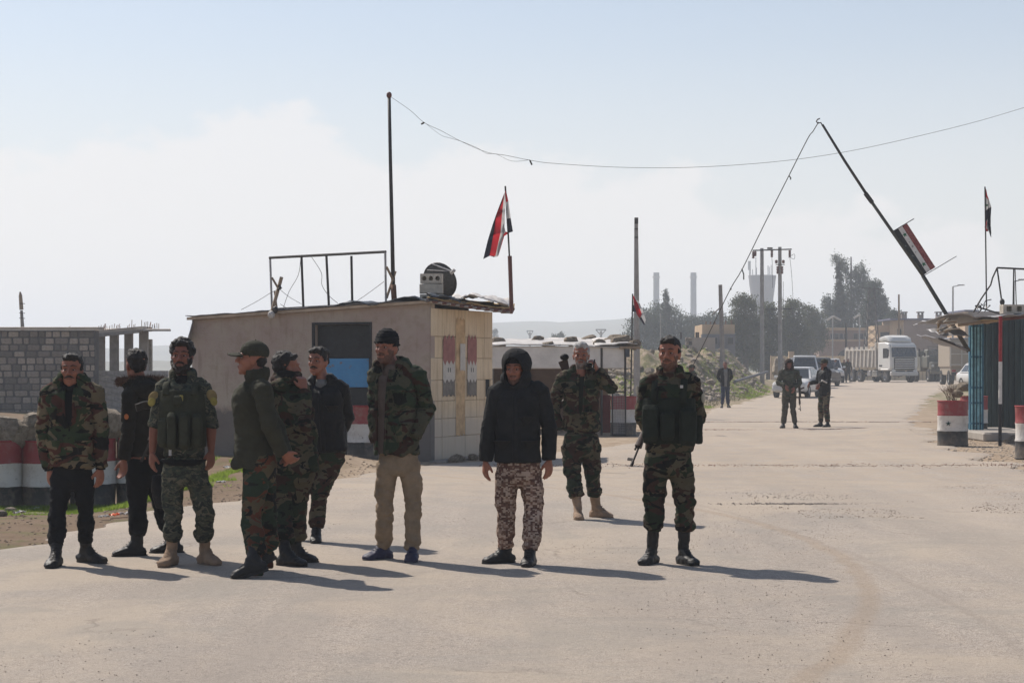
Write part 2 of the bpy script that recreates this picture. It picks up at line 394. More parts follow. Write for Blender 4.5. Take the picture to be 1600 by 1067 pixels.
def road_mat():
    m, n, b = newmat('dusty_road'); v = coord(n)
    mp = n.nodes.new('ShaderNodeMapping'); mp.inputs['Scale'].default_value = (1.0, .33, 1); mp.inputs['Rotation'].default_value = (0, 0, R(10)); lk(n, v, mp.inputs[0])
    t1 = tex(n, 'noise', mp.outputs[0], .55, 8, .58); t2 = tex(n, 'noise', v, 2.6, 8, .62, .4); t3 = tex(n, 'noise', v, 34, 6, .72); t4 = tex(n, 'voronoi', v, 62); t5 = tex(n, 'noise', v, 150, 3, .7)
    c = ramp(n, t1.outputs['Fac'], [(.32, (.37, .313, .26)), (.5, (.43, .367, .308)), (.7, (.485, .41, .335))])
    c = mixc(n, ramp(n, t2.outputs['Fac'], [(.46, 0), (.70, .45)]), c, (.46, .375, .295))
    c = mixc(n, ramp(n, t3.outputs['Fac'], [(.32, .95), (.52, 0)]), c, (.21, .18, .15))
    c = mixc(n, ramp(n, t5.outputs['Fac'], [(.38, .85), (.49, 0)]), c, (.15, .128, .11))
    c = mixc(n, ramp(n, t5.outputs['Fac'], [(.54, 0), (.66, .75)]), c, (.58, .51, .45))
    mq = n.nodes.new('ShaderNodeMapping'); mq.inputs['Scale'].default_value = (1.6, .10, 1); mq.inputs['Rotation'].default_value = (0, 0, R(12)); lk(n, v, mq.inputs[0])
    c = mixc(n, ramp(n, tex(n, 'noise', mq.outputs[0], 1.5, 6, .6).outputs['Fac'], [(.42, 0), (.62, .5)]), c, (.30, .262, .225))
    c = mixc(n, ramp(n, tex(n, 'noise', v, .28, 7, .66, .8).outputs['Fac'], [(.46, 0), (.60, .55)]), c, (.45, .37, .285))
    c = mixc(n, ramp(n, tex(n, 'noise', v, .75, 8, .7, .5).outputs['Fac'], [(.52, 0), (.60, .4)]), c, (.285, .26, .225))
    # dark chips, sparse
    ch = tex(n, 'voronoi', v, 7.5)
    sp = n.nodes.new('ShaderNodeSeparateXYZ'); lk(n, v, sp.inputs[0])
    # dusty tyre arcs: X = x0 - k (Y-y0)^2
    wob = math_(n, 'MULTIPLY', math_(n, 'SUBTRACT', tex(n, 'noise', v, 1.3, 3, .5).outputs['Fac'], .5), .18)
    for x0, k, y0, wd, st, cc in ((2.6, .03, 15.5, .07, .42, (.30, .215, .14)), (2.78, .012, 13, .035, .3, (.24, .2, .165)), (-1.2, .010, 13, .3, .22, (.30, .25, .21)), (.9, -.006, 9, .35, .25, (.29, .25, .215)), (5.2, .004, 30, .5, .3, (.47, .39, .31)), (3.4, -.002, 34, .4, .3, (.29, .245, .20))):
        q = math_(n, 'SUBTRACT', sp.outputs['Y'], y0); q = math_(n, 'MULTIPLY', math_(n, 'MULTIPLY', q, q), k)
        d = math_(n, 'ABSOLUTE', math_(n, 'ADD', math_(n, 'SUBTRACT', math_(n, 'ADD', sp.outputs['X'], q), x0), wob))
        r_ = n.nodes.new('ShaderNodeMapRange'); r_.inputs[1].default_value = wd * .3; r_.inputs[2].default_value = wd * 1.6; r_.inputs[3].default_value = st; r_.inputs[4].default_value = 0
        r_.interpolation_type = 'SMOOTHSTEP'; lk(n, d, r_.inputs[0])
        c = mixc(n, math_(n, 'MULTIPLY', r_.outputs[0], ramp(n, t3.outputs['Fac'], [(.3, 1), (.7, .55)])), c, cc)
    # gravelly band in front of the gate
    gb = n.nodes.new('ShaderNodeMapRange'); gb.inputs[1].default_value = 19; gb.inputs[2].default_value = 27; lk(n, sp.outputs['Y'], gb.inputs[0])
    c = mixc(n, math_(n, 'MULTIPLY', gb.outputs[0], ramp(n, t2.outputs['Fac'], [(.38, 0), (.62, .6)])), c, (.40, .315, .235))
    # hairline cracks
    cv = n.nodes.new('ShaderNodeTexVoronoi'); cv.feature = 'DISTANCE_TO_EDGE'; cv.inputs['Scale'].default_value = .42
    wv = n.nodes.new('ShaderNodeVectorMath'); wv.operation = 'ADD'; lk(n, v, wv.inputs[0])
    wn = tex(n, 'noise', v, 2.2, 5, .6); sc = n.nodes.new('ShaderNodeVectorMath'); sc.operation = 'SCALE'; sc.inputs['Scale'].default_value = .5; lk(n, wn.outputs['Color'], sc.inputs[0]); lk(n, sc.outputs[0], wv.inputs[1]); lk(n, wv.outputs[0], cv.inputs['Vector'])
    ck = math_(n, 'MULTIPLY', ramp(n, cv.outputs['Distance'], [(.003, 1), (.009, 0)]), ramp(n, tex(n, 'noise', v, .5, 3).outputs['Fac'], [(.54, 0), (.64, .42)]))
    c = mixc(n, ck, c, (.17, .14, .115))
    lk(n, c, b.inputs['Base Color']); b.inputs['Roughness'].default_value = .93; b.inputs['Specular IOR Level'].default_value = .22
    h = math_(n, 'ADD', math_(n, 'MULTIPLY', t3.outputs['Fac'], .8), math_(n, 'MULTIPLY', t5.outputs['Fac'], .5))
    h = math_(n, 'SUBTRACT', math_(n, 'ADD', h, math_(n, 'MULTIPLY', t2.outputs['Fac'], 1.4)), math_(n, 'MULTIPLY', ck, .5))
    bump(n, b, h, 1.0, .013); return m
m_dirt = ground_mat(); m_road = road_mat()
def under_road(X, Y):
    return gz(X, Y) - .045 * ss(X, road_l(Y) + .15, road_l(Y) + .5) * ss(-X, -road_r(Y) + .15, -road_r(Y) + .5)
ys = np.concatenate([np.arange(-8, 34, .25), np.arange(34, 60, .5), np.arange(60, 150, .8), np.arange(150, 420, 12), np.geomspace(420, 2600, 12)])
xs = np.concatenate([-np.geomspace(1700, 20, 14), np.arange(-18, -8, .7), np.arange(-8, 14, .25), np.arange(14, 40, .7), np.geomspace(42, 1700, 14)])
tag(grid_obj('ground', xs, ys, under_road, m_dirt), kind='structure')
# road sheet, edges ragged where dust and asphalt meet
ry = np.concatenate([np.arange(-8, 40, .2), np.arange(40, 150, .6), np.arange(150, 400, 6)]); ns = 70; U = np.linspace(0, 1, ns)
L_ = road_l(ry) + .28 * vn(np.stack([ry * 1.1, ry * 0, ry * 0], -1), 3) + .10 * vn(np.stack([ry * 4, ry * 0 + 4, ry * 0], -1), 4)
R_ = road_r(ry) + .40 * vn(np.stack([ry * .9, ry * 0 + 9, ry * 0], -1), 6) + .15 * vn(np.stack([ry * 4, ry * 0 + 7, ry * 0], -1), 4)
XX = L_[:, None] * (1 - U)[None] + R_[:, None] * U[None]; YY = np.repeat(ry[:, None], ns, 1)
ZZ = gz(XX, YY) * 1.0
edge = np.minimum(U, 1 - U)[None] * (R_ - L_)[:, None]
ZZ = ZZ + .014 - .06 * (1 - ss(edge, 0, .22)) + .006 * fbm(np.stack([XX * .8, YY * .5, XX * 0], -1).reshape(-1, 3), 21, 3).reshape(XX.shape)
# shallow pothole dip, and the trench scars across the road
ph = (XX - 2.95 - .12 * (YY - 21)) / .72; pq = (YY - 21.1 - .15 * np.sin(XX * 5)) / .16
ZZ -= .004 * np.exp(-ph ** 4 - pq ** 2)
for y0, dpt, wd in ((29.4, .004, .3), (46.4, .012, .16), (53.2, .02, .2)):
    ZZ += -dpt * np.exp(-((YY - y0 - .15 * np.sin(XX * 1.3 + y0)) / wd) ** 2)
V = np.stack([XX, YY, ZZ], -1).reshape(-1, 3); ny = len(ry)
i = (np.arange(ns - 1)[None, :] + ns * np.arange(ny - 1)[:, None]).ravel()
tag(arrays_obj('road', V, np.stack([i, i + 1, i + 1 + ns, i + ns], -1), m_road, smooth=True), kind='structure')
def road_z(x, y): return gz1(x, y) + .014

# hills on the horizon
def hill(name, pts, D, depth, col):
    """pts: (pixel x, pixel y) of the skyline"""
    px = np.linspace(pts[0][0], pts[-1][0], 160); py = np.interp(px, [p[0] for p in pts], [p[1] for p in pts])
    top = CAMH - (py - HOR) * D / 3000.0 + .9 * fbm(np.stack([px * .02, px * 0, px * 0], -1), 31, 4) * D / 1300
    X = (px - 800) * D / 3000.0; V = []; 
    K = 10
    for k in range(K):
        t = k / (K - 1); pr = math.sin(min(1, t / .55) * PI / 2) if t < .55 else math.cos((t - .55) / .45 * PI / 2) * 1.0
        zz = -2 + (top + 2) * pr; yy = D + depth * (t - .55)
        V.append(np.stack([X * yy / D, np.full_like(X, yy) + 12 * vn(np.stack([X * .01, X * 0 + k, X * 0], -1), 8), zz + (1.2 * vn(np.stack([X * .03, X * 0 + k * 1.3, X * 0], -1), 9) if 0 < k < K - 1 else 0)], -1))
    V = np.concatenate(V); n_ = len(px); i = (np.arange(n_ - 1)[None, :] + n_ * np.arange(K - 1)[:, None]).ravel()
    o = arrays_obj(name, V, np.stack([i, i + 1, i + 1 + n_, i + n_], -1), M('hill_scrub', col, vs=.02, bs=.2, bst=.6, bd=2), smooth=True)
    return tag(o, kind='structure')
hill('hills', [(-900, 556), (-200, 548), (60, 543), (300, 541), (520, 530), (700, 510), (770, 505), (870, 502), (975, 498), (1150, 503), (1400, 520), (1800, 540), (2500, 556)], 1300, 500, (.15, .14, .10))
hill('low_hills', [(-900, 568), (0, 566), (200, 567), (500, 566), (900, 565), (1200, 566), (1700, 565), (2500, 568)], 620, 160, (.13, .12, .07))
# the air
hm = MB().box((0, 825, 20.5), (3000, 1700, 52)).build('haze', bpy.data.materials.new('haze'), None)
mh = hm.data.materials[0]; mh.use_nodes = True; hn = mh.node_tree; hn.nodes.clear()
ho = hn.nodes.new('ShaderNodeOutputMaterial'); pv = hn.nodes.new('ShaderNodeVolumePrincipled')
pv.inputs['Color'].default_value = (.81, .875, .96, 1); pv.inputs['Density'].default_value = .0009; pv.inputs['Anisotropy'].default_value = .25
hn.links.new(pv.outputs[0], ho.inputs['Volume']); tag(hm, kind='stuff')

# ================================================================ rocks, grass, gravel
ROCK = []
def rock_mesh(seed, sub=10, r=(1, 1, 1), rough=.28):
    mb = MB().ell((0, 0, 0), (1, 1, 1), sub); P = np.array(mb.v)
    d = 1 + rough * fbm(P * 1.3 + seed * 7.7, seed, 3); P = P * d[:, None]
    # a few flattened sides
    rs = np.random.RandomState(seed)
    for _ in range(7):
        nn = rs.normal(size=3); nn /= np.linalg.norm(nn); k = rs.uniform(.62, .85); e = P @ nn - k; P = P - np.clip(e, 0, None)[:, None] * nn[None] * .9
    P *= np.array(r)[None]; mb.v = [tuple(p) for p in P]; return mb
m_stone = M('limestone', (.27, .215, .155), var=.4, vs=3.0, bs=9, bst=1, bd=.08, col2=(.43, .35, .265))
m_rubble = M('rubble_stone', (.25, .205, .165), var=.4, vs=2.0, bs=9, bst=.8, bd=.06)
def mk_proto(k):
    me = rock_mesh(k, 12).mesh('rock'); me.materials.append(m_stone); fix_normals(me)
    me.polygons.foreach_set('use_smooth', [True] * len(me.polygons)); auto(me, 24); return me
ROCK = [mk_proto(k) for k in range(8)]
def rock(c, r, label=None, group=None, mat=None, seed=None, parent=None):
    k = random.randrange(8) if seed is None else seed % 8
    me = ROCK[k]
    o = bpy.data.objects.new('rock', me); C.objects.link(o); o.location = Vector(c); o.scale = r if isinstance(r, tuple) else (r,) * 3
    o.rotation_euler = (random.uniform(-.25, .25), random.uniform(-.25, .25), random.uniform(0, 6.28))
    if label: tag(o, label, 'rock', group)
    if parent: o.parent = parent
    return o
def scatter(name, pts, size, mat, kindp=1, seed=1, flat=.6):
    """many little stones as one stuff mesh; pts Nx3"""
    rs = np.random.RandomState(seed); N = len(pts); s = rs.uniform(size[0], size[1], N) if not hasattr(size[0], '__len__') else size[0]
    base = np.array([(1,0,0),(-1,0,0),(0,1,0),(0,-1,0),(0,0,1),(0,0,-1.)]); fc = np.array([(0,2,4),(2,1,4),(1,3,4),(3,0,4),(2,0,5),(1,2,5),(3,1,5),(0,3,5)])
    V = base[None] * s[:, None, None] * rs.uniform(.55, 1.2, (N, 6, 1)); V[:, :, 2] *= flat
    a = rs.uniform(0, 6.28, N); ca, sa = np.cos(a)[:, None], np.sin(a)[:, None]
    x = V[:, :, 0] * ca - V[:, :, 1] * sa; y = V[:, :, 0] * sa + V[:, :, 1] * ca; V[:, :, 0] = x; V[:, :, 1] = y
    V += pts[:, None]; Fa = fc[None] + 6 * np.arange(N)[:, None, None]
    return tag(arrays_obj(name, V.reshape(-1, 3), Fa.reshape(-1, 3), mat), kind='stuff')
def blades(name, pts, h, wd, mat, seed=2, lean=.5):
    rs = np.random.RandomState(seed); N = len(pts); a = rs.uniform(0, 6.28, N); hh = rs.uniform(.4, 1, N) * h; l = rs.normal(0, lean, (N, 2)) * hh[:, None]
    d = np.stack([np.cos(a), np.sin(a), a * 0], -1) * wd; p = np.asarray(pts)
    V = np.stack([p - d, p + d, p + np.concatenate([l, hh[:, None]], 1)], 1)
    return tag(arrays_obj(name, V.reshape(-1, 3), np.arange(3 * N).reshape(-1, 3), mat), kind='stuff')
def rnd(n, x0, x1, y0, y1, seed, keep=None):
    rs = np.random.RandomState(seed); X = rs.uniform(x0, x1, n); Y = rs.uniform(y0, y1, n)
    if keep is not None: k = keep(X, Y); X, Y = X[k], Y[k]
    return X, Y
def on_ground(X, Y, dz=0.0, road=False): return np.stack([X, Y, gz(X, Y) + dz + (.014 if road else 0)], -1)
def leafmat(name, a, b_, tr=.25):
    m, n, b = newmat(name); t = tex(n, 'noise', coord(n), .9, 4, .6); lk(n, ramp(n, t.outputs['Fac'], [(.3, a), (.7, b_)]), b.inputs['Base Color']); b.inputs['Roughness'].default_value = .8; b.inputs['Specular IOR Level'].default_value = .12
    ts = n.nodes.new('ShaderNodeBsdfTranslucent'); ts.inputs['Color'].default_value = (b_[0] * 1.3, b_[1] * 1.5, b_[2], 1); mx_ = n.nodes.new('ShaderNodeMixShader'); mx_.inputs[0].default_value = tr
    o = n.nodes['Material Output']; lk(n, b.outputs[0], mx_.inputs[1]); lk(n, ts.outputs[0], mx_.inputs[2]); lk(n, mx_.outputs[0], o.inputs['Surface']); return m
m_grass = leafmat('grass', (.085, .125, .02), (.19, .23, .05), .5); m_dry = M('dry_grass', (.22, .19, .10), var=.4, vs=4)
# verge on the left: green between the barrels and the dirt strip
def kv(X, Y):
    s = road_l(Y) - X; q = fbm(np.stack([X * .9, Y * .9, X * 0], -1), 44, 3)
    return (q * .8 + .62 > .42 * np.abs(s - 2.6)) & (s > .9)
X, Y = rnd(90000, -7.5, -3.2, 21.3, 24.3, 1, lambda X, Y: kv(X, Y))
blades('grass', on_ground(X, Y), .09, .009, m_grass, 3)
X, Y = rnd(16000, -5.2, -3.0, 23.5, 31, 2, lambda X, Y: (fbm(np.stack([X * 1.3, Y * .8, X * 0], -1), 47, 3) > .05) & (road_l(Y) - X > .7))
blades('grass', on_ground(X, Y), .07, .008, m_grass, 4)
X, Y = rnd(60000, 2, 15.5, 62, 118, 5, lambda X, Y: (road_l(Y) - X > .25) & (fbm(np.stack([X * .5, Y * .25, X * 0], -1), 48, 3) > -.12 + .25 * ss(road_l(Y) - X, 1.5, 5)))
blades('grass', on_ground(X, Y), .11, .02, m_grass, 5)
X, Y = rnd(16000, 2, 15.5, 64, 120, 6, lambda X, Y: (road_l(Y) - X > .4))
blades('dry_grass', on_ground(X, Y), .15, .02, m_dry, 6)
# rubble on the bank
X, Y = rnd(10000, -2, 16.5, 66, 130, 7, lambda X, Y: (road_l(Y) - X > .9) & (fbm(np.stack([X * .45, Y * .2, X * 0], -1), 49, 3) > -.25))
scatter('rubble', on_ground(X, Y), (.05, .24), m_rubble, seed=7)
rs = np.random.RandomState(77); k = 0
while k < 110:
    y = rs.uniform(68, 118); s = rs.uniform(1.2, 7); x = road_l(y) - s
    r = rs.uniform(.12, .30)
    o = rock((float(x), float(y), gz1(x, y) + r * .25), (r * rs.uniform(.8, 1.5), r, r * rs.uniform(.5, .85)), 'broken rubble stone lying on the grassy spoil bank left of the road', 'rubble stones on the spoil bank')
    k += 1
# loose gravel and chips on the road and its edges
X, Y = rnd(15000, -4, 8, 8.3, 24, 8, lambda X, Y: (X > road_l(Y)) & (X < road_r(Y)) & (fbm(np.stack([X * .8, Y * .4, X * 0], -1), 51, 3) > .15))
scatter('gravel', on_ground(X, Y, .001, True), (.002, .0065), M('chips', (.25, .205, .17), var=.5, vs=30), seed=8)
X, Y = rnd(5200, 2.7, 8.2, 19, 24.5, 9, lambda X, Y: fbm(np.stack([X * .9, Y * .7, X * 0], -1), 52, 3) > .12)
scatter('gravel', on_ground(X, Y, .003, True), (.004, .013), M('gravel_brown', (.30, .235, .185), var=.5, vs=30), seed=9)
X = np.concatenate([np.random.uniform(-.5, 9.5, 900), np.random.uniform(3, 9, 900), np.random.uniform(4, 12, 700)]); Y = np.concatenate([29.4 + np.random.normal(0, .3, 900), 46.4 + np.random.normal(0, .2, 900), 53.2 + np.random.normal(0, .25, 700)])
scatter('gravel', on_ground(X, Y, .0, True), (.005, .017), M('gravel_red', (.24, .13, .095), var=.5, vs=20), seed=10)
X, Y = rnd(4500, -7, -1.0, 15.2, 31, 11, lambda X, Y: (np.abs(road_l(Y) - X - .5) < .9))
scatter('gravel', on_ground(X, Y), (.006, .028), M('verge_stones_brown', (.20, .145, .105), var=.5, vs=9), seed=11)
X, Y = rnd(5000, 6.5, 12, 24, 48, 12, lambda X, Y: (X > road_r(Y) - .6))
scatter('gravel', on_ground(X, Y), (.008, .04), M('verge_stones', (.33, .27, .21), var=.5, vs=9), seed=12)
mb = MB(); rs = np.random.RandomState(5); v = []
for k in range(60):
    a = 2 * PI * k / 60; r_ = .75 + .35 * math.sin(a * 3 + 1) * .5 + rs.uniform(-.12, .12); x = 2.98 + .42 * r_ * math.cos(a); y = 21.1 + .085 * r_ * math.sin(a) + .04 * math.sin(x * 9); v.append((x, y, road_z(x, y) - .006))
v.append((2.98, 21.1, road_z(2.98, 21.1) - .006)); mb.add(v, [(k, (k + 1) % 60, 60) for k in range(60)])
tag(mb.build('pothole', M('pothole_shade', (.10, .085, .075), vs=12, var=.5)), kind='structure')  # flat patch; the shade in the hole is put into its dark colour
X = np.concatenate([np.random.normal(3.1, .35, 500), np.random.normal(3.35, .35, 350)]); Y = np.concatenate([21.05 + np.random.normal(0, .07, 500), 22.6 + np.random.normal(0, .5, 350)])
scatter('gravel', on_ground(X, Y, .0, True), (.004, .014), M('gravel_grey', (.20, .17, .15), var=.5, vs=20), seed=14)
# the asphalt edge seam where the two old trenches cross the road
for y0, x0, x1, wd, col in ((29.4, 2.2, 9.4, .016, (.27, .20, .155)), (46.5, 4.1, 9.8, .04, (.19, .155, .13)), (53.3, 4.9, 11.6, .055, (.14, .12, .105))):
    mb = MB(); n_ = 90; v = []; f = []
    for k in range(n_ + 1):
        x = x0 + (x1 - x0) * k / n_; yy = y0 + .15 * math.sin(x * 1.3 + y0) + .03 * random.uniform(-1, 1); a = wd * random.uniform(.05, 1.2) ** 1.5; z = road_z(x, yy) - .012
        v += [(x, yy - a, z), (x, yy, z + .012), (x, yy + a, z)]
    for k in range(n_):
        if n_ and y0 > 22 and math.sin(k * .9 + y0) + math.sin(k * .37) < -.35: continue
        f += [(3*k, 3*k+3, 3*k+4, 3*k+1), (3*k+1, 3*k+4, 3*k+5, 3*k+2)]
    tag(mb.add(v, f).build('road_seam', M('seam%d' % int(y0), col, vs=6, var=.4)), kind='structure')
# ================================================================ common materials
m_conc = M('concrete', (.30, .27, .235), vs=3, bs=30, bst=.5, bd=.01)
m_concd = M('old_concrete', (.235, .21, .19), vs=2.2, bs=30, bst=.5, bd=.01, var=.3)
m_block = M('block_pale', (.46, .41, .34), vs=7, bs=40, bst=.7, bd=.01)
m_rust = M('rusty_steel', (.11, .055, .035), rough=.75, metal=.3, vs=12, col2=(.20, .10, .06))
m_iron = M('dark_steel', (.045, .04, .038), rough=.55, metal=.5, vs=20)
m_galv = M('galvanised', (.30, .29, .29), rough=.5, metal=.5, vs=12)
m_wood = M('old_wood', (.26, .19, .13), vs=9, stretch=(1, 1, .15))
m_wire = M('wire', (.06, .055, .05), rough=.6, metal=.3)
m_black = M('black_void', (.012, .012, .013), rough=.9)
m_tarp = M('pale_tarp', (.47, .44, .41), rough=.6, vs=3, bs=12, bst=.6, bd=.03)
m_tarpg = M('grey_tarp', (.22, .22, .24), rough=.55, vs=3, bs=10, bst=.8, bd=.03)
m_tarpd = M('dark_tarp', (.05, .06, .075), rough=.5, vs=4, bs=10, bst=.8, bd=.03)
m_burlap = M('ochre_sheet', (.42, .29, .14), vs=5, bs=20, bst=.7, bd=.02)
m_brown = M('brown_metal', (.12, .045, .035), rough=.6, vs=12)

# ---------------------------------------------------------------- oil drums painted in three bands
def drum_mat():
    m, n, b = newmat('flag_paint'); v = coord(n)
    s = n.nodes.new('ShaderNodeSeparateXYZ'); lk(n, v, s.inputs[0])
    oi = n.nodes.new('ShaderNodeObjectInfo'); mp = n.nodes.new('ShaderNodeVectorMath'); mp.operation = 'ADD'; lk(n, v, mp.inputs[0])
    sc = n.nodes.new('ShaderNodeVectorMath'); sc.operation = 'SCALE'; sc.inputs[0].default_value = (9, 7, 5); lk(n, oi.outputs['Random'], sc.inputs['Scale']); lk(n, sc.outputs[0], mp.inputs[1]); v2 = mp.outputs[0]
    z = math_(n, 'ADD', s.outputs['Z'], math_(n, 'MULTIPLY', math_(n, 'SUBTRACT', tex(n, 'noise', v2, 9, 4).outputs['Fac'], .5), .022))
    c = ramp(n, math_(n, 'DIVIDE', z, .88), [(0, (.016, .017, .019)), (.335, (.56, .53, .49)), (.665, (.235, .022, .024))], 'CONSTANT')
    g = tex(n, 'noise', v2, 5, 8, .7)
    c = mixc(n, ramp(n, g.outputs['Fac'], [(.48, 0), (.72, .55)]), c, (.26, .20, .15))
    c = mixc(n, ramp(n, tex(n, 'noise', v2, 22, 6, .75).outputs['Fac'], [(.60, 0), (.68, .8)]), c, (.10, .05, .035))
    low = n.nodes.new('ShaderNodeMapRange'); low.inputs[1].default_value = .22; low.inputs[2].default_value = 0; low.inputs[4].default_value = .55; lk(n, s.outputs['Z'], low.inputs[0])
    c = mixc(n, math_(n, 'MULTIPLY', low.outputs[0], ramp(n, g.outputs['Fac'], [(.35, .3), (.6, 1)])), c, (.30, .24, .18))
    lk(n, c, b.inputs['Base Color']); b.inputs['Roughness'].default_value = .55
    bump(n, b, tex(n, 'noise', v2, 6, 5, .6).outputs['Fac'], .5, .03); return m
m_flagpaint = drum_mat(); m_red = M('red_paint', (.28, .022, .026), rough=.6, vs=14, var=.3); m_white = M('white_paint', (.60, .57, .53), rough=.6, vs=8, var=.15); m_blackp = M('black_paint', (.018, .018, .02), rough=.6, vs=10, var=.3)
m_green = M('green_paint', (.01, .09, .04), rough=.6)
def star_poly(c, ux, uy, r, rot=0):
    return [Vector(c) + ux * (q * r * math.cos(a)) + uy * (q * r * math.sin(a)) for k in range(10) for a, q in [(PI / 2 + rot + k * PI / 5, 1 if k % 2 == 0 else .40)]]
def add_star(mb, c, ux, uy, nrm, r, mi=0, rot=0):
    P = star_poly(c, ux, uy, r, rot); o = Vector(c)
    v = P + [o + nrm * .001]; mb.add(v, [(k, (k + 1) % 10, 10) for k in range(10)], mi)
def drum(loc, label, group='red white and black oil drums', star=False, seed=1, dents=.012, filled=True, r=.29, h=.88):
    rs = random.Random(seed)
    t = thing('oil_drum', loc, label, 'oil drum', group); c = Vector(loc)
    mb = MB(); prof = [(.0, 0.004), (r * .97, 0.004), (r, .012)]
    hoops = (.30, .59)
    z = .03
    zs = sorted(set([.03, .1, .17, .24, .27, .30, .33, .4, .48, .56, .59, .62, .7, .78, .85]))
    for z in zs: prof.append((r + (.011 if z in hoops else 0), z))
    prof += [(r, h - .02)]
    mb.lathe(c, prof, 36)
    P = np.array(mb.v); q = P - np.array(c); a = np.arctan2(q[:, 1], q[:, 0])
    d = dents * (fbm(np.stack([np.cos(a) * 1.2 + seed, np.sin(a) * 1.2, q[:, 2] * 3], -1), seed, 3) - .3); rad = np.hypot(q[:, 0], q[:, 1]).clip(1e-6)
    q[:, 0] *= 1 + d / rad * (rad > .1); q[:, 1] *= 1 + d / rad * (rad > .1); mb.v = [tuple(p) for p in q + np.array(c)]
    mb.build('drum_body', m_flagpaint, t, smooth=True)
    rim = MB(); rim.tube([c + Vector((r * math.cos(x), r * math.sin(x), h - .012)) for x in np.linspace(0, 2 * PI, 37)], .010, 6, cap=False); rim.build('rim', m_red, t, smooth=True)
    rim = MB(); rim.tube([c + Vector((r * math.cos(x), r * math.sin(x), .014)) for x in np.linspace(0, 2 * PI, 37)], .009, 6, cap=False); rim.build('rim', m_blackp, t, smooth=True)
    if filled:
        mb = MB(); v = [c + Vector((0, 0, h - .05))]; f = []
        for k in range(18): v.append(c + Vector((r * .97 * math.cos(k * PI / 9), r * .97 * math.sin(k * PI / 9), h - .07 + rs.uniform(-.01, .02))))
        mb.add(v, [(0, 1 + k, 1 + (k + 1) % 18) for k in range(18)]); mb.build('earth_fill', m_dirt, t, smooth=True)
    if star:
        mb = MB(); cz = .44; cx = -.145; rr = r + .014; N = 10
        P = []
        for k in range(10):
            aa = PI / 2 + k * PI / 5; q_ = .052 if k % 2 == 0 else .021; P.append((cx + q_ * math.cos(aa), cz + q_ * math.sin(aa)))
        P.append((cx, cz))
        V = [c + Vector((x, -math.sqrt(rr * rr - x * x), zz)) for x, zz in P]
        mb.add(V, [(k, (k + 1) % 10, 10) for k in range(10)]); mb.build('star', M('star_green', (.012, .04, .03)), t)
    return t
def place(x, y, D, label, **k):  # x pixel, base depth
    X = (x - 800) * D / 3000.0; return drum((X, D, gz1(X, D)), label, **k)
place(-2, 790, 24.3, 'leftmost painted oil drum at the photo edge, a rounded boulder on its top', seed=2, r=.298)
place(71, 790, 24.45, 'painted oil drum behind the man with black trousers and camouflage parka', seed=3, r=.298)
place(144.5, 790, 24.7, 'painted oil drum between the moustached man and the man in the fur hooded coat', seed=4, r=.298)
place(218, 790, 24.9, 'painted oil drum behind the man in the fur hooded coat', seed=5, r=.298)
place(571, 720, 31.0 - .25, 'painted oil drum standing against the guard house beside its blue panelled doorway', seed=6, filled=False)
place(974, 680, 42.6, 'painted oil drum behind the wire mesh beside the low stone-weighted shelter', seed=7)
place(1488.5, 697, 36.9, 'painted oil drum with a green star and dry twigs, standing left of the blue gate', star=True, seed=8)
place(1522, 672, 41.5, 'painted oil drum half hidden behind the blue corrugated gate', seed=9)
place(1614, 718, 31.5, 'painted oil drum cut by the right edge of the photo', seed=10)
G = 'boulders on the painted oil drums'
def brk(x, y, D, r, label, seed, g=G): p = w(x, y, D); p.z = gz1(p.x, D) + .86 + r[2] * .62; rock(p, r, label, g, seed=seed)
brk(6, 666, 24.3, (.36, .27, .23), 'rounded pale boulder lying on the leftmost oil drum', 1)
brk(48, 664, 24.4, (.22, .22, .21), 'rough boulder on the drum left of the moustached man', 2)
brk(80, 655, 24.5, (.24, .22, .22), 'boulder behind the moustached man, nearer his right shoulder', 3)
brk(120, 660, 24.6, (.24, .22, .22), 'boulder hidden behind the parka of the moustached man', 4)
brk(171, 653, 24.7, (.21, .23, .28), 'tall pitted boulder between the moustached man and the fur hooded man', 5)
brk(212, 658, 24.9, (.22, .22, .22), 'boulder behind the back of the fur hooded man', 6)
for x, y, D, r, l in ((18, 762, 23.4, (.11, .1, .09), 'small grey stone lying before the leftmost oil drum'), (40, 778, 23.2, (.42, .2, .04), 'flat broken slab lying in front of the leftmost oil drum'), (3, 810, 19.6, (.07, .07, .06), 'small stone on the grass at the left photo edge')):
    X = (x - 800) * D / 3000; o = rock((X, D, gz1(X, D) + r[2] * .4), r, l, 'stones on the left verge'); o.rotation_euler = (0, 0, .1)
# rubbish on the verge: an orange wrapper, pale scraps
def scrap(x, y, D, size, mat, name, label, seed, group=None):
    for _ in range(8): X = (x - 800) * D / 3000; D = D * .4 + .6 * (CAMH - gz1(X, D)) * 3000 / (y - 575)
    X = (x - 800) * D / 3000; z = gz1(X, D) + .02; rs = np.random.RandomState(seed); n_ = 7; mb = MB(); v = []
    g = rs.uniform(-1, 1, (n_, n_, 3)) * np.array([.25, .25, .5]) / n_ * 3
    for i in range(n_):
        for j in range(n_): v.append((X + size * ((i / (n_ - 1) - .5) + g[i, j, 0] * .6), D + size * ((j / (n_ - 1) - .5) * .8 + g[i, j, 1] * .6), z + size * abs(g[i, j, 2]) * 1.5))
    mb.add(v, [(i * n_ + j, (i + 1) * n_ + j, (i + 1) * n_ + j + 1, i * n_ + j + 1) for i in range(n_ - 1) for j in range(n_ - 1)])
    o = mb.build(name, mat, None); return tag(o, label, 'litter', group)
scrap(178, 809, 20.2, .10, M('orange_plastic', (.75, .14, .04), rough=.4), 'plastic_wrapper', 'crumpled orange plastic wrapper lying on the brown verge', 4)
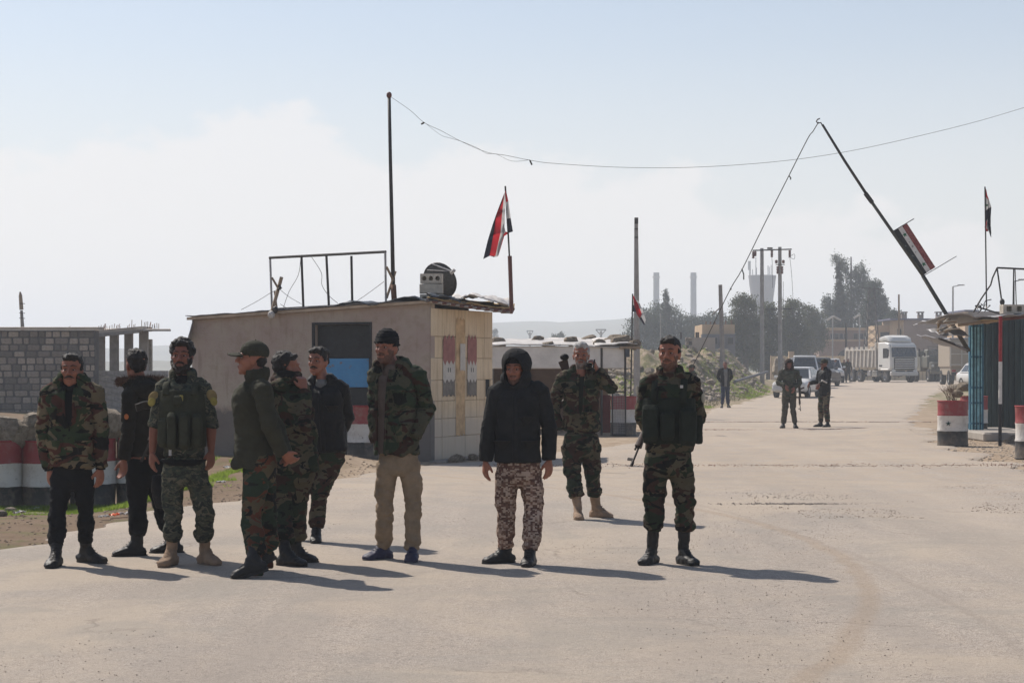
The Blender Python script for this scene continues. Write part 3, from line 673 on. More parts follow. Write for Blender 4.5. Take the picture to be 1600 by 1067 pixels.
for x, y, D, s_, l in ((55, 800, 21, .16, 'pale scrap of sheeting on the grass left of the black trousers'), (96, 797, 21.2, .14, 'whitish scrap lying behind the legs of the moustached man'), (163, 812, 20, .1, 'pale scrap left of the orange wrapper'), (195, 808, 20.4, .12, 'pale scrap right of the orange wrapper'), (345, 757, 24.6, .12, 'white scrap near the road edge beside the leg of the vest wearer'), (355, 733, 28, .12, 'white scrap further back beside the guard house'), (30, 806, 20, .12, 'grey leafy scrap at the front of the grass')):
    scrap(x, y, D, s_, m_tarp, 'litter_scrap', l, int(x), 'pale litter scraps on the verge')

# ---------------------------------------------------------------- guard house
FA = ((-5.40, 32.4), (-1.31, 30.6)); fw = Wall(*FA); EB = (-.33, 32.8); ew = Wall(FA[1], EB)
LF = (fw.B - fw.A).length; LE = (ew.B - ew.A).length
ez = fw.pt(300, 500).z; ez2 = fw.pt(672, 474).z
def rz(p):                                           # roof underside height at a place
    t = (Vector((p.x, p.y, 0)) - fw.A).dot(fw.d) / LF; return ez + (ez2 - ez) * t - .0 * 0
shed = thing('guard_house', (fw.A + fw.B) / 2 , 'low plastered guard house with a black doorway and stone block end wall', 'guard house')
def plaster():
    m, n, b = newmat('stained_plaster'); v = coord(n)
    t = tex(n, 'noise', v, 1.3, 8, .62); t2 = tex(n, 'noise', v, 7, 6, .65)
    mp = n.nodes.new('ShaderNodeMapping'); mp.inputs['Scale'].default_value = (5, 5, .6); lk(n, v, mp.inputs[0]); t3 = tex(n, 'noise', mp.outputs[0], 1.6, 5, .6)
    c = ramp(n, t.outputs['Fac'], [(.35, (.36, .27, .23)), (.65, (.41, .345, .275))])
    c = mixc(n, ramp(n, t2.outputs['Fac'], [(.5, 0), (.75, .45)]), c, (.23, .17, .11))
    c = mixc(n, ramp(n, t3.outputs['Fac'], [(.55, 0), (.72, .5)]), c, (.18, .135, .09))
    s = n.nodes.new('ShaderNodeSeparateXYZ'); lk(n, v, s.inputs[0])
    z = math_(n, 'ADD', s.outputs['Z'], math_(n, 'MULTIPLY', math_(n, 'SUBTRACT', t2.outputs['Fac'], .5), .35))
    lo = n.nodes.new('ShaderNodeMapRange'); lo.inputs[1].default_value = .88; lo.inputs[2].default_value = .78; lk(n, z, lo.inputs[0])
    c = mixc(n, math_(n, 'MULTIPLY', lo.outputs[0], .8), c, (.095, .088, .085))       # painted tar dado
    lk(n, c, b.inputs['Base Color']); b.inputs['Roughness'].default_value = .95
    bump(n, b, math_(n, 'ADD', t2.outputs['Fac'], tex(n, 'noise', v, 35, 5, .7).outputs['Fac']), .6, .02); return m
m_plaster = plaster()
# front wall with a real doorway
def quadwall(Wl, t0, t1, z0, z1a, z1b, th, name, mat, par, off=0):
    mb = MB(); P = [Wl.at(t0, z0, off), Wl.at(t1, z0, off), Wl.at(t1, z1b, off), Wl.at(t0, z1a, off)]
    mb.prism(P, -Wl.n * th); return mb.build(name, mat, par)
def tz(t): return ez + (ez2 - ez) * t / LF
d0 = (fw.pt(490, 600) - fw.A).dot(fw.d) ; d1 = (fw.pt(579, 600) - fw.A).dot(fw.d)
dz1 = fw.pt(535, 507).z; dz0 = .02
# ragged plaster patches need relief: subdivide the front
def frontpiece(t0, t1, z0, z1f, name):
    nx_, nz_ = max(2, int((t1 - t0) / .07)), 30; mb = MB(); v = []
    for i in range(nx_ + 1):
        t = t0 + (t1 - t0) * i / nx_
        for j in range(nz_ + 1):
            z = z0 + (z1f(t) - z0) * j / nz_; e = 0 if i in (0, nx_) else .010 * fbm(np.array([[t * 1.7, z * 1.7, 0]]), 61, 4)[0]
            v.append(fw.at(t, z, e))
    mb.add(v, [(i * (nz_ + 1) + j, (i + 1) * (nz_ + 1) + j, (i + 1) * (nz_ + 1) + j + 1, i * (nz_ + 1) + j + 1) for i in range(nx_) for j in range(nz_)])
    P = [fw.at(t0, z0, -.02), fw.at(t1, z0, -.02), fw.at(t1, z1f(t1), -.02), fw.at(t0, z1f(t0), -.02)]; mb.prism(P, -fw.n * .16)
    return mb.build(name, m_plaster, shed, smooth=2, fixn=False)
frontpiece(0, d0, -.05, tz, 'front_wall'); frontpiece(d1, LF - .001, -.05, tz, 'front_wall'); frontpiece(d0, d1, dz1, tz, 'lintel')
# inside: dark back, floor
mb = MB(); mb.prism([fw.at(.2, 0, -1.9), fw.at(LF - .2, 0, -1.9), fw.at(LF - .2, 2.62, -1.9), fw.at(.2, 2.4, -1.9)], fw.n * .05); mb.build('back_wall', m_concd, shed)
mb = MB(); mb.prism([fw.at(0, 0, -.2), fw.at(0, 0, -2.2), fw.at(0, tz(0), -2.2), fw.at(0, tz(0), -.2)], fw.d * .15); mb.build('side_wall', m_plaster, shed)
mb = MB(); mb.prism([fw.at(d0 - .3, .0, -.19), fw.at(d1 + .3, .0, -.19), fw.at(d1 + .3, .0, -1.85), fw.at(d0 - .3, .0, -1.85)], Vector((0, 0, .03))); mb.build('floor', m_concd, shed)
# doorway: black sheet painted as the dark inside above, blue middle, black below, set back in the opening
def leaf(y0, y1, off, mat, name, th=.02, x0=490, x1=579):
    za, zb = fw.pt(535, y0).z, fw.pt(535, y1).z; mb = MB(); mb.prism([fw.at(d0 + .01, zb, off), fw.at(d1 - .01, zb, off), fw.at(d1 - .01, za, off), fw.at(d0 + .01, za, off)], -fw.n * th); return mb.build(name, mat, shed)
m_blue = M('worn_blue_paint', (.035, .17, .33), rough=.5, vs=7, var=.25, col2=(.07, .22, .38), bs=20)
def blue_worn():
    m, n, b = newmat('blue_door_paint'); v = coord(n)
    t = tex(n, 'noise', v, 4, 8, .7); c = ramp(n, t.outputs['Fac'], [(.35, (.035, .20, .42)), (.6, (.05, .24, .46))])
    c = mixc(n, ramp(n, tex(n, 'noise', v, 9, 8, .75).outputs['Fac'], [(.58, 0), (.64, .9)]), c, (.16, .12, .09)); lk(n, c, b.inputs['Base Color']); b.inputs['Roughness'].default_value = .5; return m
leaf(508, 559, -.12, m_blackp, 'door_pane'); leaf(560, 605, -.10, blue_worn(), 'door_panel', .03); leaf(606, 640, -.12, m_blackp, 'door_panel')
leaf(640, 720, -.11, M('dark_grey_door', (.05, .05, .052)), 'door_panel')
for t in (d0, d1):
    mb = MB(); mb.prism([fw.at(t - .025, 0, -.01), fw.at(t + .025, 0, -.01), fw.at(t + .025, dz1, -.01), fw.at(t - .025, dz1, -.01)], fw.n * .025); mb.build('door_frame', m_blackp, shed)
mb = MB(); mb.prism([fw.at(d0 - .025, dz1, -.008), fw.at(d1 + .025, dz1, -.008), fw.at(d1 + .025, dz1 + .035, -.008), fw.at(d0 - .025, dz1 + .035, -.008)], fw.n * .025); mb.build('door_frame', m_blackp, shed)
# stone block end wall: each block its own piece, joints recessed
def endmat():
    m, n, b = newmat('cream_block'); v = coord(n); oi = n.nodes.new('ShaderNodeObjectInfo')
    tcg = n.nodes.new('ShaderNodeNewGeometry'); v = tcg.outputs['Position']
    t = tex(n, 'noise', v, 1.6, 7, .6); t2 = tex(n, 'noise', v, 13, 6, .7)
    mp = n.nodes.new('ShaderNodeMapping'); mp.inputs['Scale'].default_value = (7, 7, .5); lk(n, v, mp.inputs[0]); t3 = tex(n, 'noise', mp.outputs[0], 2.2, 5, .65)
    c = ramp(n, t.outputs['Fac'], [(.35, (.56, .42, .26)), (.65, (.68, .54, .36))])
    c = mixc(n, ramp(n, oi.outputs['Random'], [(0, .0), (1, .25)]), c, (.62, .52, .41))
    c = mixc(n, ramp(n, t3.outputs['Fac'], [(.48, 0), (.68, .55)]), c, (.36, .25, .17))
    c = mixc(n, ramp(n, t2.outputs['Fac'], [(.6, 0), (.8, .4)]), c, (.34, .26, .19))
    s = n.nodes.new('ShaderNodeSeparateXYZ'); lk(n, v, s.inputs[0])
    lo = n.nodes.new('ShaderNodeMapRange'); lo.inputs[1].default_value = 1.05; lo.inputs[2].default_value = .75; lo.inputs[4].default_value = .75; lk(n, math_(n, 'ADD', s.outputs['Z'], math_(n, 'MULTIPLY', t.outputs['Fac'], .3)), lo.inputs[0])
    c = mixc(n, lo.outputs[0], c, (.47, .41, .34)); lk(n, c, b.inputs['Base Color']); b.inputs['Roughness'].default_value = .9
    bump(n, b, math_(n, 'ADD', t2.outputs['Fac'], t3.outputs['Fac']), .5, .012); return m
m_end = endmat()
cols_px = [672.5, 691, 711, 727, 745, 757, 770]; rows_px = [473, 525, 559, 594, 627, 655, 684, 722]
tb = [(ew.pt(x, 600) - ew.A).dot(ew.d) for x in cols_px]; tb[0] = .035; tb[-1] = LE
zb = [fw.pt(672, y).z for y in rows_px]; zb[-1] = -.05; zb[0] = 2.46
blk = MB().box((0, 0, 0), (1, 1, 1), ch=.02).mesh('stone_block'); blk.materials.append(m_end)
def blk_at(Wl, t0, t1, z0, z1, off, par, me=blk, th=.18, name='stone_block', gap=.004, j=.004):
    o = bpy.data.objects.new(name, me); C.objects.link(o); o.parent = par
    c = Wl.at((t0 + t1) / 2, (z0 + z1) / 2, off - th / 2 + random.uniform(-j, j)); o.location = c - world_org(par); o.scale = (t1 - t0 - gap * 2, th, z1 - z0 - gap * 2)
    o.rotation_euler = (0, random.uniform(-.004, .004), math.atan2(Wl.d.y, Wl.d.x)); return o
mb = MB(); mb.prism([ew.at(.06, -.05, -.025), ew.at(LE, -.05, -.025), ew.at(LE, 2.4, -.025), ew.at(.06, 2.4, -.025)], -ew.n * .13); mb.build('end_wall', M('mortar', (.42, .32, .22)), shed)
for i in range(6):
    for k in range(7):
        if i == 5 and k == 3: continue                # loophole
        blk_at(ew, tb[i], tb[i + 1], zb[k + 1], zb[k], .0, shed)
# loophole and the stone around it
t0_, t1_ = [(ew.pt(x, 600) - ew.A).dot(ew.d) for x in (758.5, 766)]
for a, b_ in ((tb[5], t0_), (t1_, tb[6])): blk_at(ew, a, b_, zb[4], zb[3], .0, shed)
blk_at(ew, t0_, t1_, zb[4], zb[4] + .05, -.0, shed)
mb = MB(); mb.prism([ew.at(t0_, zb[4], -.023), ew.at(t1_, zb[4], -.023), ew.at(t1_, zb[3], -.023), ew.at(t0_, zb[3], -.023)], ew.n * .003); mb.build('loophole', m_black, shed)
# the faded flags painted on the blocks, jagged at their edges
def patch(x0, x1, y0, y1, mat, jag0=0, jag1=0, off=.012, nj=3):
    mb = MB(); t0 = (ew.pt(x0, 600) - ew.A).dot(ew.d); t1 = (ew.pt(x1, 600) - ew.A).dot(ew.d); ym = (x0 + x1) / 2
    z0 = ew.pt(ym, y1).z; z1 = ew.pt(ym, y0).z; n_ = 2 * nj; top = []; bot = []
    for k in range(n_ + 1):
        t = t0 + (t1 - t0) * k / n_; top.append(ew.at(t, z1 + (jag0 if k % 2 else 0) * random.uniform(.7, 1.2), off)); bot.append(ew.at(t, z0 + (jag1 if k % 2 else 0) * random.uniform(.7, 1.2), off))
    v = bot + top; mb.add(v, [(k, k + 1, n_ + 2 + k, n_ + 1 + k) for k in range(n_)]); return mb.build('painted_patch', mat, shed)
m_fr = M('faded_red', (.30, .13, .115), vs=9, var=.2, rough=.9); m_fw = M('faded_white', (.52, .48, .43), vs=9, var=.12, rough=.9); m_fk = M('faded_black', (.185, .165, .145), vs=6, var=.35, rough=.9)
for x0, x1 in ((691.5, 710), (729.5, 744)):
    patch(x0, x1, 531, 563, m_fr, .09, -.08, .0125); patch(x0, x1, 561, 592, m_fw, .08, -.06, .0105); patch(x0, x1, 590, 620, m_fk, .05, .04, .0085)
    xm = (x0 + x1) / 2; mb = MB()
    for q in (-.2, .25):
        p = ew.at((ew.pt(xm, 600) - ew.A).dot(ew.d) + q * .18, ew.pt(xm, 578).z, .0145); mb.box(p, (.012, .004, .07), rot=math.atan2(ew.d.y, ew.d.x))
    mb.build('painted_star', M('star_green'  , (.012, .04, .03)), shed)
patch(717.5, 725.5, 537, 580, m_fw, 0, .03, .020); patch(712, 726, 500, 681, M('ochre_streak', (.50, .34, .19), vs=5, var=.3), .04, .04, .0075)
mb = MB(); mb.prism([ew.at(-.12, -.03, .02), ew.at(LE + .1, -.03, .02), ew.at(LE + .1, -.03, .30), ew.at(-.12, -.03, .32)], Vector((0, 0, .12)))
mb.v = [(x + .03 * math.sin(x * 17), y + .03 * math.sin(y * 11), z - .05 * (z > .05) * (1 + math.sin(x * 9) * .5)) for x, y, z in mb.v]
mb.build('plinth', m_concd, shed)
for k, (t, r) in enumerate(((.1, .11), (.35, .08), (.8, .09), (1.3, .07))): rock(ew.at(t, .05, .38), (r * 1.3, r, r * .8), 'stone number'.replace(' number', '') + (' at the corner foot of the guard house', ' beside the corner stone of the guard house', ' at the middle of the block wall foot', ' at the far end of the block wall foot')[k], 'stones along the guard house foot')
# roof: slab, sheets, timber and the lean-over eave on the right
def rp(t, off, dz=0.0, Wl=fw): return Wl.at(t, tz(max(-.3, min(LF + 2, t))) + dz, off)
mb = MB(); mb.prism([rp(-.04, .10), rp(LF + .06, .10), rp(LF + .06, -2.35, .05), rp(-.04, -2.35, .05)], Vector((0, 0, .045))); mb.build('roof_slab', M('roof_edge', (.42, .33, .25), vs=5), shed)
def sheet(pts_fn, nu, nv, name, mat, par, wob=.02, seed=0, th=.012):
    v = []; mb = MB()
    for i in range(nu + 1):
        for j in range(nv + 1):
            p = pts_fn(i / nu, j / nv); q = np.array([[p.x * 3.1 + seed, p.y * 3.1, i * .21 + j * .13]]); e = wob * fbm(q, seed + 70, 3)[0]; v.append(p + Vector((0, 0, e)))
    f = [(i * (nv + 1) + j, (i + 1) * (nv + 1) + j, (i + 1) * (nv + 1) + j + 1, i * (nv + 1) + j + 1) for i in range(nu) for j in range(nv)]
    o = mb.add(v, f).build(name, mat, par, smooth=True); so = o.modifiers.new('th', 'SOLIDIFY'); so.thickness = th; so.offset = 1; return o
sheet(lambda u, v: rp(-.05 + (LF - .4) * u, .13 - 2.4 * v, .055), 60, 10, 'roof_sheet', m_tarpg, shed, .014, 1)
sheet(lambda u, v: rp(2.85 + (LF - 2.75) * u, .17 - 1.0 * v, .075 + .03 * math.sin(u * 11)), 40, 8, 'tarpaulin', m_tarpd, shed, .03, 2)
# the eave over the block wall: from the corner to the far corner and out to the right
e_c = fw.pt(672, 473); e1 = w(800, 491, 31.9); e2 = w(738, 473, 33.8)
def eave(u, v, dz=0):
    a = Vector((e_c.x - .05, e_c.y - .12, e_c.z)); b = Vector(e1); c = Vector((-1.35, 33.1, 2.62)); d = Vector((.05, 33.6, 2.52))
    return (a * (1 - u) + b * u) * (1 - v) + (c * (1 - u) + d * u) * v + Vector((0, 0, dz))
sheet(lambda u, v: eave(u, v, .075), 22, 8, 'eave_sheet', m_burlap, shed, .035, 3)
sheet(lambda u, v: eave(.25 + .7 * u, v * .8, .125 + .07 * math.sin(u * 3)), 26, 8, 'tarpaulin', m_tarp, shed, .06, 4)
sheet(lambda u, v: eave(.0 + .45 * u, v * .5 - .04, .10), 20, 6, 'tarpaulin', m_tarpd, shed, .06, 5)
for v0 in (.0, .35, .75): MB().tube([eave(0, v0, .03), eave(.5, v0, .02), eave(1, v0, .03)], .026, 6).build('rafter', m_brown, shed)
for u0 in (.30, .52, .72, .88): MB().tube([eave(u0, -.02, .055), eave(u0 + .02, 1, .055)], .018, 6).build('batten', m_wood, shed)
for k in range(9):
    u = .12 + k * .1; p = eave(u, 0, .03); MB().box(p + Vector((0, 0, -.015)), (.16, .04, .035), rot=random.uniform(-.3, .3), ch=.01).build('mortar_lump', m_conc, shed)
# loose sheet hanging at the left end
sheet(lambda u, v: w(302, 498, 32.3) * (1 - v) * (1 - u) + w(294, 531, 32.2) * v * (1 - u) + w(310, 499, 32.9) * (1 - v) * u + w(309, 535, 32.9) * v * u, 6, 8, 'hanging_sheet', m_galv, shed, .03, 6)
# steel frame standing on the roof
def P(x, y, D): return w(x, y, D)
fr = thing('steel_rack', P(512, 477, 31.6), 'rectangular welded steel frame with upright bars standing on the guard house roof', 'metal frame')
def bar(name, a, b, r, mat, par, n=6): return rodm(a, b, r, None, n).build(name, mat, par)
bar('top_bar', P(421, 403, 31.9), P(603, 393.5, 30.9), .024, m_iron, fr)
bar('bottom_bar', P(424, 483, 31.9), P(603, 473, 30.9), .018, m_iron, fr)
bar('end_post', P(422, 403, 31.9), P(425, 484, 31.9), .018, m_galv, fr); bar('end_post', P(602, 394, 30.9), P(603, 474, 30.9), .018, m_galv, fr)
for xa, xb in ((471, 474), (510, 514), (549, 550.5)): bar('upright_bar', P(xa, 400, 31.5 - (xa - 470) * .004), P(xb, 480, 31.5 - (xa - 470) * .004), .020, m_iron, fr)
st = thing('stick_brace', P(430, 484, 31.7), 'grey wooden sticks lashed together at the left end of the roof frame', 'sticks')
bar('stick', P(424, 490, 31.6), P(440, 433, 31.7), .030, m_wood, st); bar('stick', P(425, 434, 31.75), P(435, 451, 31.65), .018, m_wood, st); bar('stick', P(433, 484, 31.7), P(429, 455, 31.7), .015, m_wood, st)
MB().tube([P(436, 446, 31.6), P(439, 450, 31.58), P(434, 453, 31.6)], .022, 6).build('lashing', m_iron, st)
mb = MB(); mb.ell(P(424, 492, 31.5), (.06, .06, .07)); mb.build('wrapped_rag', m_tarp, st, smooth=True); MB().ell(P(430, 484, 31.5), (.05, .05, .06)).build('lashing', m_iron, st, smooth=True)
# tall pole with the wire
tp = thing('tall_pole', P(615, 473, 31.0), 'tall thin dark iron pole rising from the guard house roof', 'pole')
MB().tube([P(615, 478, 31.0), P(613, 380, 31.0), P(610, 250, 31.0), P(608, 148, 31.0)], [.034, .032, .028, .026], 8).build('pole_shaft', m_iron, tp, smooth=True)
MB().tube([P(616.5, 477, 30.95), P(614.5, 445, 30.95)], .045, 8).build('pole_foot', m_rust, tp, smooth=True)
MB().ell(P(608, 149, 31.0), (.045, .045, .055), 8).build('insulator', m_brown, tp, smooth=True)
bar('brace', P(604, 417, 30.9), P(616, 441, 31.0), .02, m_wood, tp); bar('brace', P(604, 466, 30.95), P(618, 424, 31.0), .02, m_wood, tp)
# satellite dish and hollow blocks
ds = thing('satellite_dish', P(690, 470, 31.8), 'dark perforated satellite dish seen from behind on the guard house roof', 'satellite dish')
Rm = Vector((.52, .80, .30)).to_track_quat('Z', 'Y').to_matrix()
dc = P(683, 441, 32.0); mb = MB(); v = []; f = []
for i in range(9):
    for k in range(40):
        rr = i / 8; v.append(dc + Rm @ Vector((.33 * rr * math.cos(k * PI / 20), .31 * rr * math.sin(k * PI / 20), .085 * rr * rr)))
mb.add(v, [(i * 40 + k, i * 40 + (k + 1) % 40, (i + 1) * 40 + (k + 1) % 40, (i + 1) * 40 + k) for i in range(8) for k in range(40)])
o = mb.build('dish', M('dish_metal', (.07, .065, .06), rough=.6, metal=.3, vs=60, var=.5), ds, smooth=True); so = o.modifiers.new('t', 'SOLIDIFY'); so.thickness = .006
MB().tube([dc + Rm @ Vector((.33 * math.cos(a), .31 * math.sin(a), .085)) for a in np.linspace(0, 2 * PI, 33)], .009, 5, cap=False).build('rim', m_iron, ds)
bar('feed_arm', dc + Rm @ Vector((.1, .30, .08)), P(706, 424, 31.6), .010, m_galv, ds); bar('feed_arm', dc + Rm @ Vector((.2, .2, .06)), P(707, 424, 31.6), .007, m_galv, ds)
MB().tube([P(705, 427, 31.6), P(710, 422, 31.55)], .030, 8).build('receiver', m_tarp, ds, smooth=True)
bar('stand', P(684, 446, 32.05), P(686, 473, 32.1), .025, m_iron, ds)
def hollow(name, c, L, H, Wd, yaw, label, group, holes=3, round_=True, mat=m_block, par=None):
    """a cast block with real holes through its face"""
    t = tag(bpy.data.objects.new(name, None), label, 'concrete block', group) if False else None
    mb = MB(); hr = min(H * .27, L / holes * .33); n_ = 16 if round_ else 4
    def face(y, flip):
        for k in range(holes):
            cx = (k - (holes - 1) / 2) * L / holes * .92; x0 = -L / 2 if k == 0 else (k - .5 - (holes - 1) / 2) * L / holes * .92; x1 = L / 2 if k == holes - 1 else (k + .5 - (holes - 1) / 2) * L / holes * .92
            sq = []; ci = []
            for q in range(n_):
                a = 2 * PI * q / n_ + PI / 4; ca, sa = math.cos(a), math.sin(a); mxx = max(abs(ca), abs(sa)); X = cx + (ca / mxx) * ((x1 - cx) if ca > 0 else (cx - x0)); sq.append((X, y, sa / mxx * H / 2))
                ci.append((cx + hr * (ca if round_ else ca / mxx * 1.1), y, hr * (sa if round_ else sa / mxx * 1.1)))
            mb.add(sq + ci, [(q, (q + 1) % n_, n_ + (q + 1) % n_, n_ + q) for q in range(n_)])
            if not flip:
                dp = .0 + Wd * .8; mb.add(ci + [(p[0], y + dp, p[2]) for p in ci] + [(cx, y + dp, 0)], [(q, (q + 1) % n_, n_ + (q + 1) % n_, n_ + q) for q in range(n_)] + [(n_ + q, n_ + (q + 1) % n_, 2 * n_) for q in range(n_)])
    face(-Wd / 2, False)
    h = H / 2; l = L / 2; y0, y1 = -Wd / 2, Wd / 2
    mb.add([(-l, y0, -h), (l, y0, -h), (l, y0, h), (-l, y0, h), (-l, y1, -h), (l, y1, -h), (l, y1, h), (-l, y1, h)], [(0, 1, 5, 4), (3, 2, 6, 7), (0, 3, 7, 4), (1, 2, 6, 5), (4, 5, 6, 7)])
    Tm = Matrix.Translation(Vector(c)) @ Matrix.Rotation(yaw, 4, 'Z'); mb.v = [tuple(Tm @ Vector(p)) for p in mb.v]
    o = mb.build(name, mat, par); return tag(o, label, 'concrete block', group)
hollow('hollow_block', P(674.5, 435.5, 31.2), .35, .155, .19, -.1, 'hollow block with three round holes, topmost of the stack by the dish', 'hollow blocks stacked by the dish')
hollow('concrete_block', P(674, 451.5, 31.2), .38, .155, .19, .06, 'hollow block lying with its plain side out, middle of the stack by the dish', 'hollow blocks stacked by the dish', holes=1).scale = (1, 1, 1)
hollow('hollow_block', P(675, 467, 31.2), .38, .14, .19, -.04, 'hollow block with three holes, lowest of the stack by the dish', 'hollow blocks stacked by the dish')
MB().box(P(674, 451.5, 31.18), (.385, .185, .157), rot=.06, ch=.012).build('plain_side', m_block, [o for o in bpy.data.objects if o.name.startswith('concrete_block')][0])
# wires lying about the roof and the long wire over the road
def wire(name, pts, r, label, cat='wire', mat=m_wire, k=5, group=None, D=None):
    q = crom([tuple(w(*p)) for p in pts], k); o = MB().tube([Vector(x) for x in q], r, 4).build(name, mat, None); return tag(o, label, cat, group)
wire('thin_wire', [(470, 484, 31.6), (455, 485, 31.6), (438, 475, 31.5)], .004, 'thin wire on the roof edge under the frame')
wire('thin_wire', [(377, 484, 31.9), (403, 470, 31.8), (424, 457, 31.75), (436, 452, 31.6)], .004, 'thin wire from the lashed sticks down to the left roof edge')
wire('thin_wire', [(437, 452, 31.6), (452, 464, 31.5), (471, 475, 31.4)], .004, 'thin wire from the lashed sticks down to the right')
wire('thin_wire', [(470, 403, 31.4), (466, 430, 31.4), (452, 455, 31.4), (443, 480, 31.4)], .004, 'thin wire hanging inside the left bay of the frame')
wire('thin_wire', [(487, 402, 31.4), (502, 426, 31.4), (503, 445, 31.4), (513, 461, 31.4), (528, 474, 31.4)], .004, 'thin wire hanging in the middle bay of the frame')
wire('thin_wire', [(555, 472, 31.0), (573, 460, 31.0), (600, 440, 30.9)], .004, 'thin wire hanging in the right bay of the frame')
wire('overhead_wire', [(608, 150, 31), (640, 172, 31.4), (663, 192, 31.8), (690, 205, 32.2), (720, 221, 32.8), (760, 238, 33.3), (790, 243, 33.8), (830, 251, 34.3), (870, 256, 35), (980, 262, 36), (1100, 261, 37), (1230, 251, 38), (1340, 234, 39), (1460, 207, 40), (1545, 185, 41), (1640, 156, 42)], .0042, 'long sagging wire from the tall pole across the road into the sky')
wire('loose_wire', [(665, 193, 31.8), (676, 202, 32), (690, 212, 32.2), (703, 216, 32.4), (720, 221, 32.8), (745, 231, 33), (760, 240, 33.3), (775, 241, 33.5), (800, 252, 33.9), (828, 250, 34.3)], .003, 'second thin wire wound loosely round the long wire')
for x, y, D, l in ((660, 193, 31.8, 'small wire knot near the left end of the long wire'), (829, 254, 34.3, 'small dangling wire end in the middle of the long wire')):
    tag(MB().tube([w(x, y, D), w(x + 3, y - 1.5, D), w(x - 2, y + 1.5, D)] if x < 700 else [w(x - 1, y - 3, D), w(x + 2, y + 4, D)], .016, 5).build('wire_knot', m_iron, None), l, 'wire')
# ---------------------------------------------------------------- flags on staffs
m_cr = M('flag_red', (.30, .025, .03), rough=.8, vs=4, var=.2, bs=20); m_cw = M('flag_white', (.42, .41, .41), rough=.8, vs=4, var=.08, bs=20); m_ck = M('flag_black', (.02, .02, .028), rough=.8, vs=4, bs=20)
for m_ in (m_cr, m_cw, m_ck):
    b_ = m_.node_tree.nodes['Principled BSDF']
    tr = m_.node_tree.nodes.new('ShaderNodeBsdfTranslucent'); ad = m_.node_tree.nodes.new('ShaderNodeMixShader'); ad.inputs[0].default_value = .5
    tr.inputs['Color'].default_value = {'flag_red': (.4, .02, .03, 1), 'flag_white': (.42, .41, .40, 1), 'flag_black': (.02, .02, .03, 1)}[m_.name]
    out = m_.node_tree.nodes['Material Output']; m_.node_tree.links.new(b_.outputs[0], ad.inputs[1]); m_.node_tree.links.new(tr.outputs[0], ad.inputs[2]); m_.node_tree.links.new(ad.outputs[0], out.inputs['Surface'])
def cloth(rows, D, t, name='flag_cloth', fold=.05, seed=0, ms=None):
    """rows: from the hoist outwards, each a list of 4 pixel points = edges of the three bands (red top, red/white, white/black, black bottom)"""
    nu, nvb = 8, 4; n_r = len(rows); grid = []; rows = [[tuple(p) + (0,) * (3 - len(p)) for p in r_] for r_ in rows]
    for i in range((n_r - 1) * nu + 1):
        a = i / nu; k = min(int(a), n_r - 2); q = a - k; q = q * q * (3 - 2 * q) if n_r > 2 else q; row = []
        for j in range(3 * nvb + 1):
            bq = j / nvb; kb = min(int(bq), 2); s = bq - kb
            P0 = np.array(rows[k][kb]) * (1 - s) + np.array(rows[k][kb + 1]) * s; P1 = np.array(rows[k + 1][kb]) * (1 - s) + np.array(rows[k + 1][kb + 1]) * s
            p = P0 * (1 - q) + P1 * q; dep = (p[2] if len(p) > 2 else 0) + fold * math.sin(i * .9 + j * .35 + seed) * min(1, i / 4)
            row.append(w(p[0], p[1], D + dep))
        grid.append(row)
    H = 3 * nvb + 1; V = [p for r_ in grid for p in r_]; mb = MB()
    for i in range(len(grid) - 1):
        for j in range(H - 1): mb.f.append((i * H + j, (i + 1) * H + j, (i + 1) * H + j + 1, i * H + j + 1)); mb.m.append(j // nvb)
    mb.v = [tuple(p) for p in V]; return mb.build(name, ms or [m_cr, m_cw, m_ck], t, smooth=True)
f1 = thing('flag', P(799, 484, 31.6), 'faded red white and black flag drooping on the brown staff at the guard house corner', 'flag', 'red white and black flags')
MB().tube([P(799.5, 487, 31.6), P(796.5, 400, 31.6)], .034, 6).build('staff_socket', m_brown, f1); MB().tube([P(798, 440, 31.6), P(794, 364, 31.6), P(789.5, 291, 31.6)], .014, 6).build('staff', m_iron, f1)
cloth([[(789.5, 298), (790.5, 316), (792.5, 342), (795, 364)], [(791, 299, .05), (794.5, 315, .05), (798, 341, .05), (801.5, 362, .05)]], 31.56, f1, fold=.0)
cloth([[(789, 298, 0), (788, 302, 0), (786, 307, 0), (784, 318, 0)], [(789, 330, .08), (785, 329, .0), (776, 333, -.03), (770, 350, 0)], [(788, 362, .1), (782, 364, 0), (771, 367, -.04), (762, 376, .0)], [(779, 399, .08), (774, 400, 0), (765, 400, -.03), (755, 405, .02)]], 31.5, f1, fold=.03, seed=1, ms=[m_cw, m_cr, m_ck])
cloth([[(796, 364), (790, 362), (787, 350), (788, 304)], [(788, 369), (784, 371), (783, 366), (786, 330)], [(779, 399), (777, 401), (772, 402), (766, 400)]], 31.62, f1, fold=.02, seed=2)
f2 = thing('flag', P(988, 575, 44), 'small flag drooping from a thin staff beside the grey utility pole', 'flag', 'red white and black flags')
MB().tube([P(985.5, 625, 44), P(987, 540, 44), P(988.5, 459, 44)], .016, 6).build('staff', m_iron, f2)
cloth([[(988.5, 461), (988, 466), (987.8, 476), (987.5, 487)], [(993, 465, .1), (993, 470, .05), (993, 478, 0), (997, 488, .05)]], 44, f2, fold=.0)
cloth([[(992, 463), (991, 464), (990, 470), (991, 478)], [(999, 473), (997, 475), (995, 484), (995, 491)], [(1006, 489), (1003, 491), (1001, 495), (999, 497)]], 43.95, f2, fold=.03, ms=[m_cw, m_cr, m_cr])
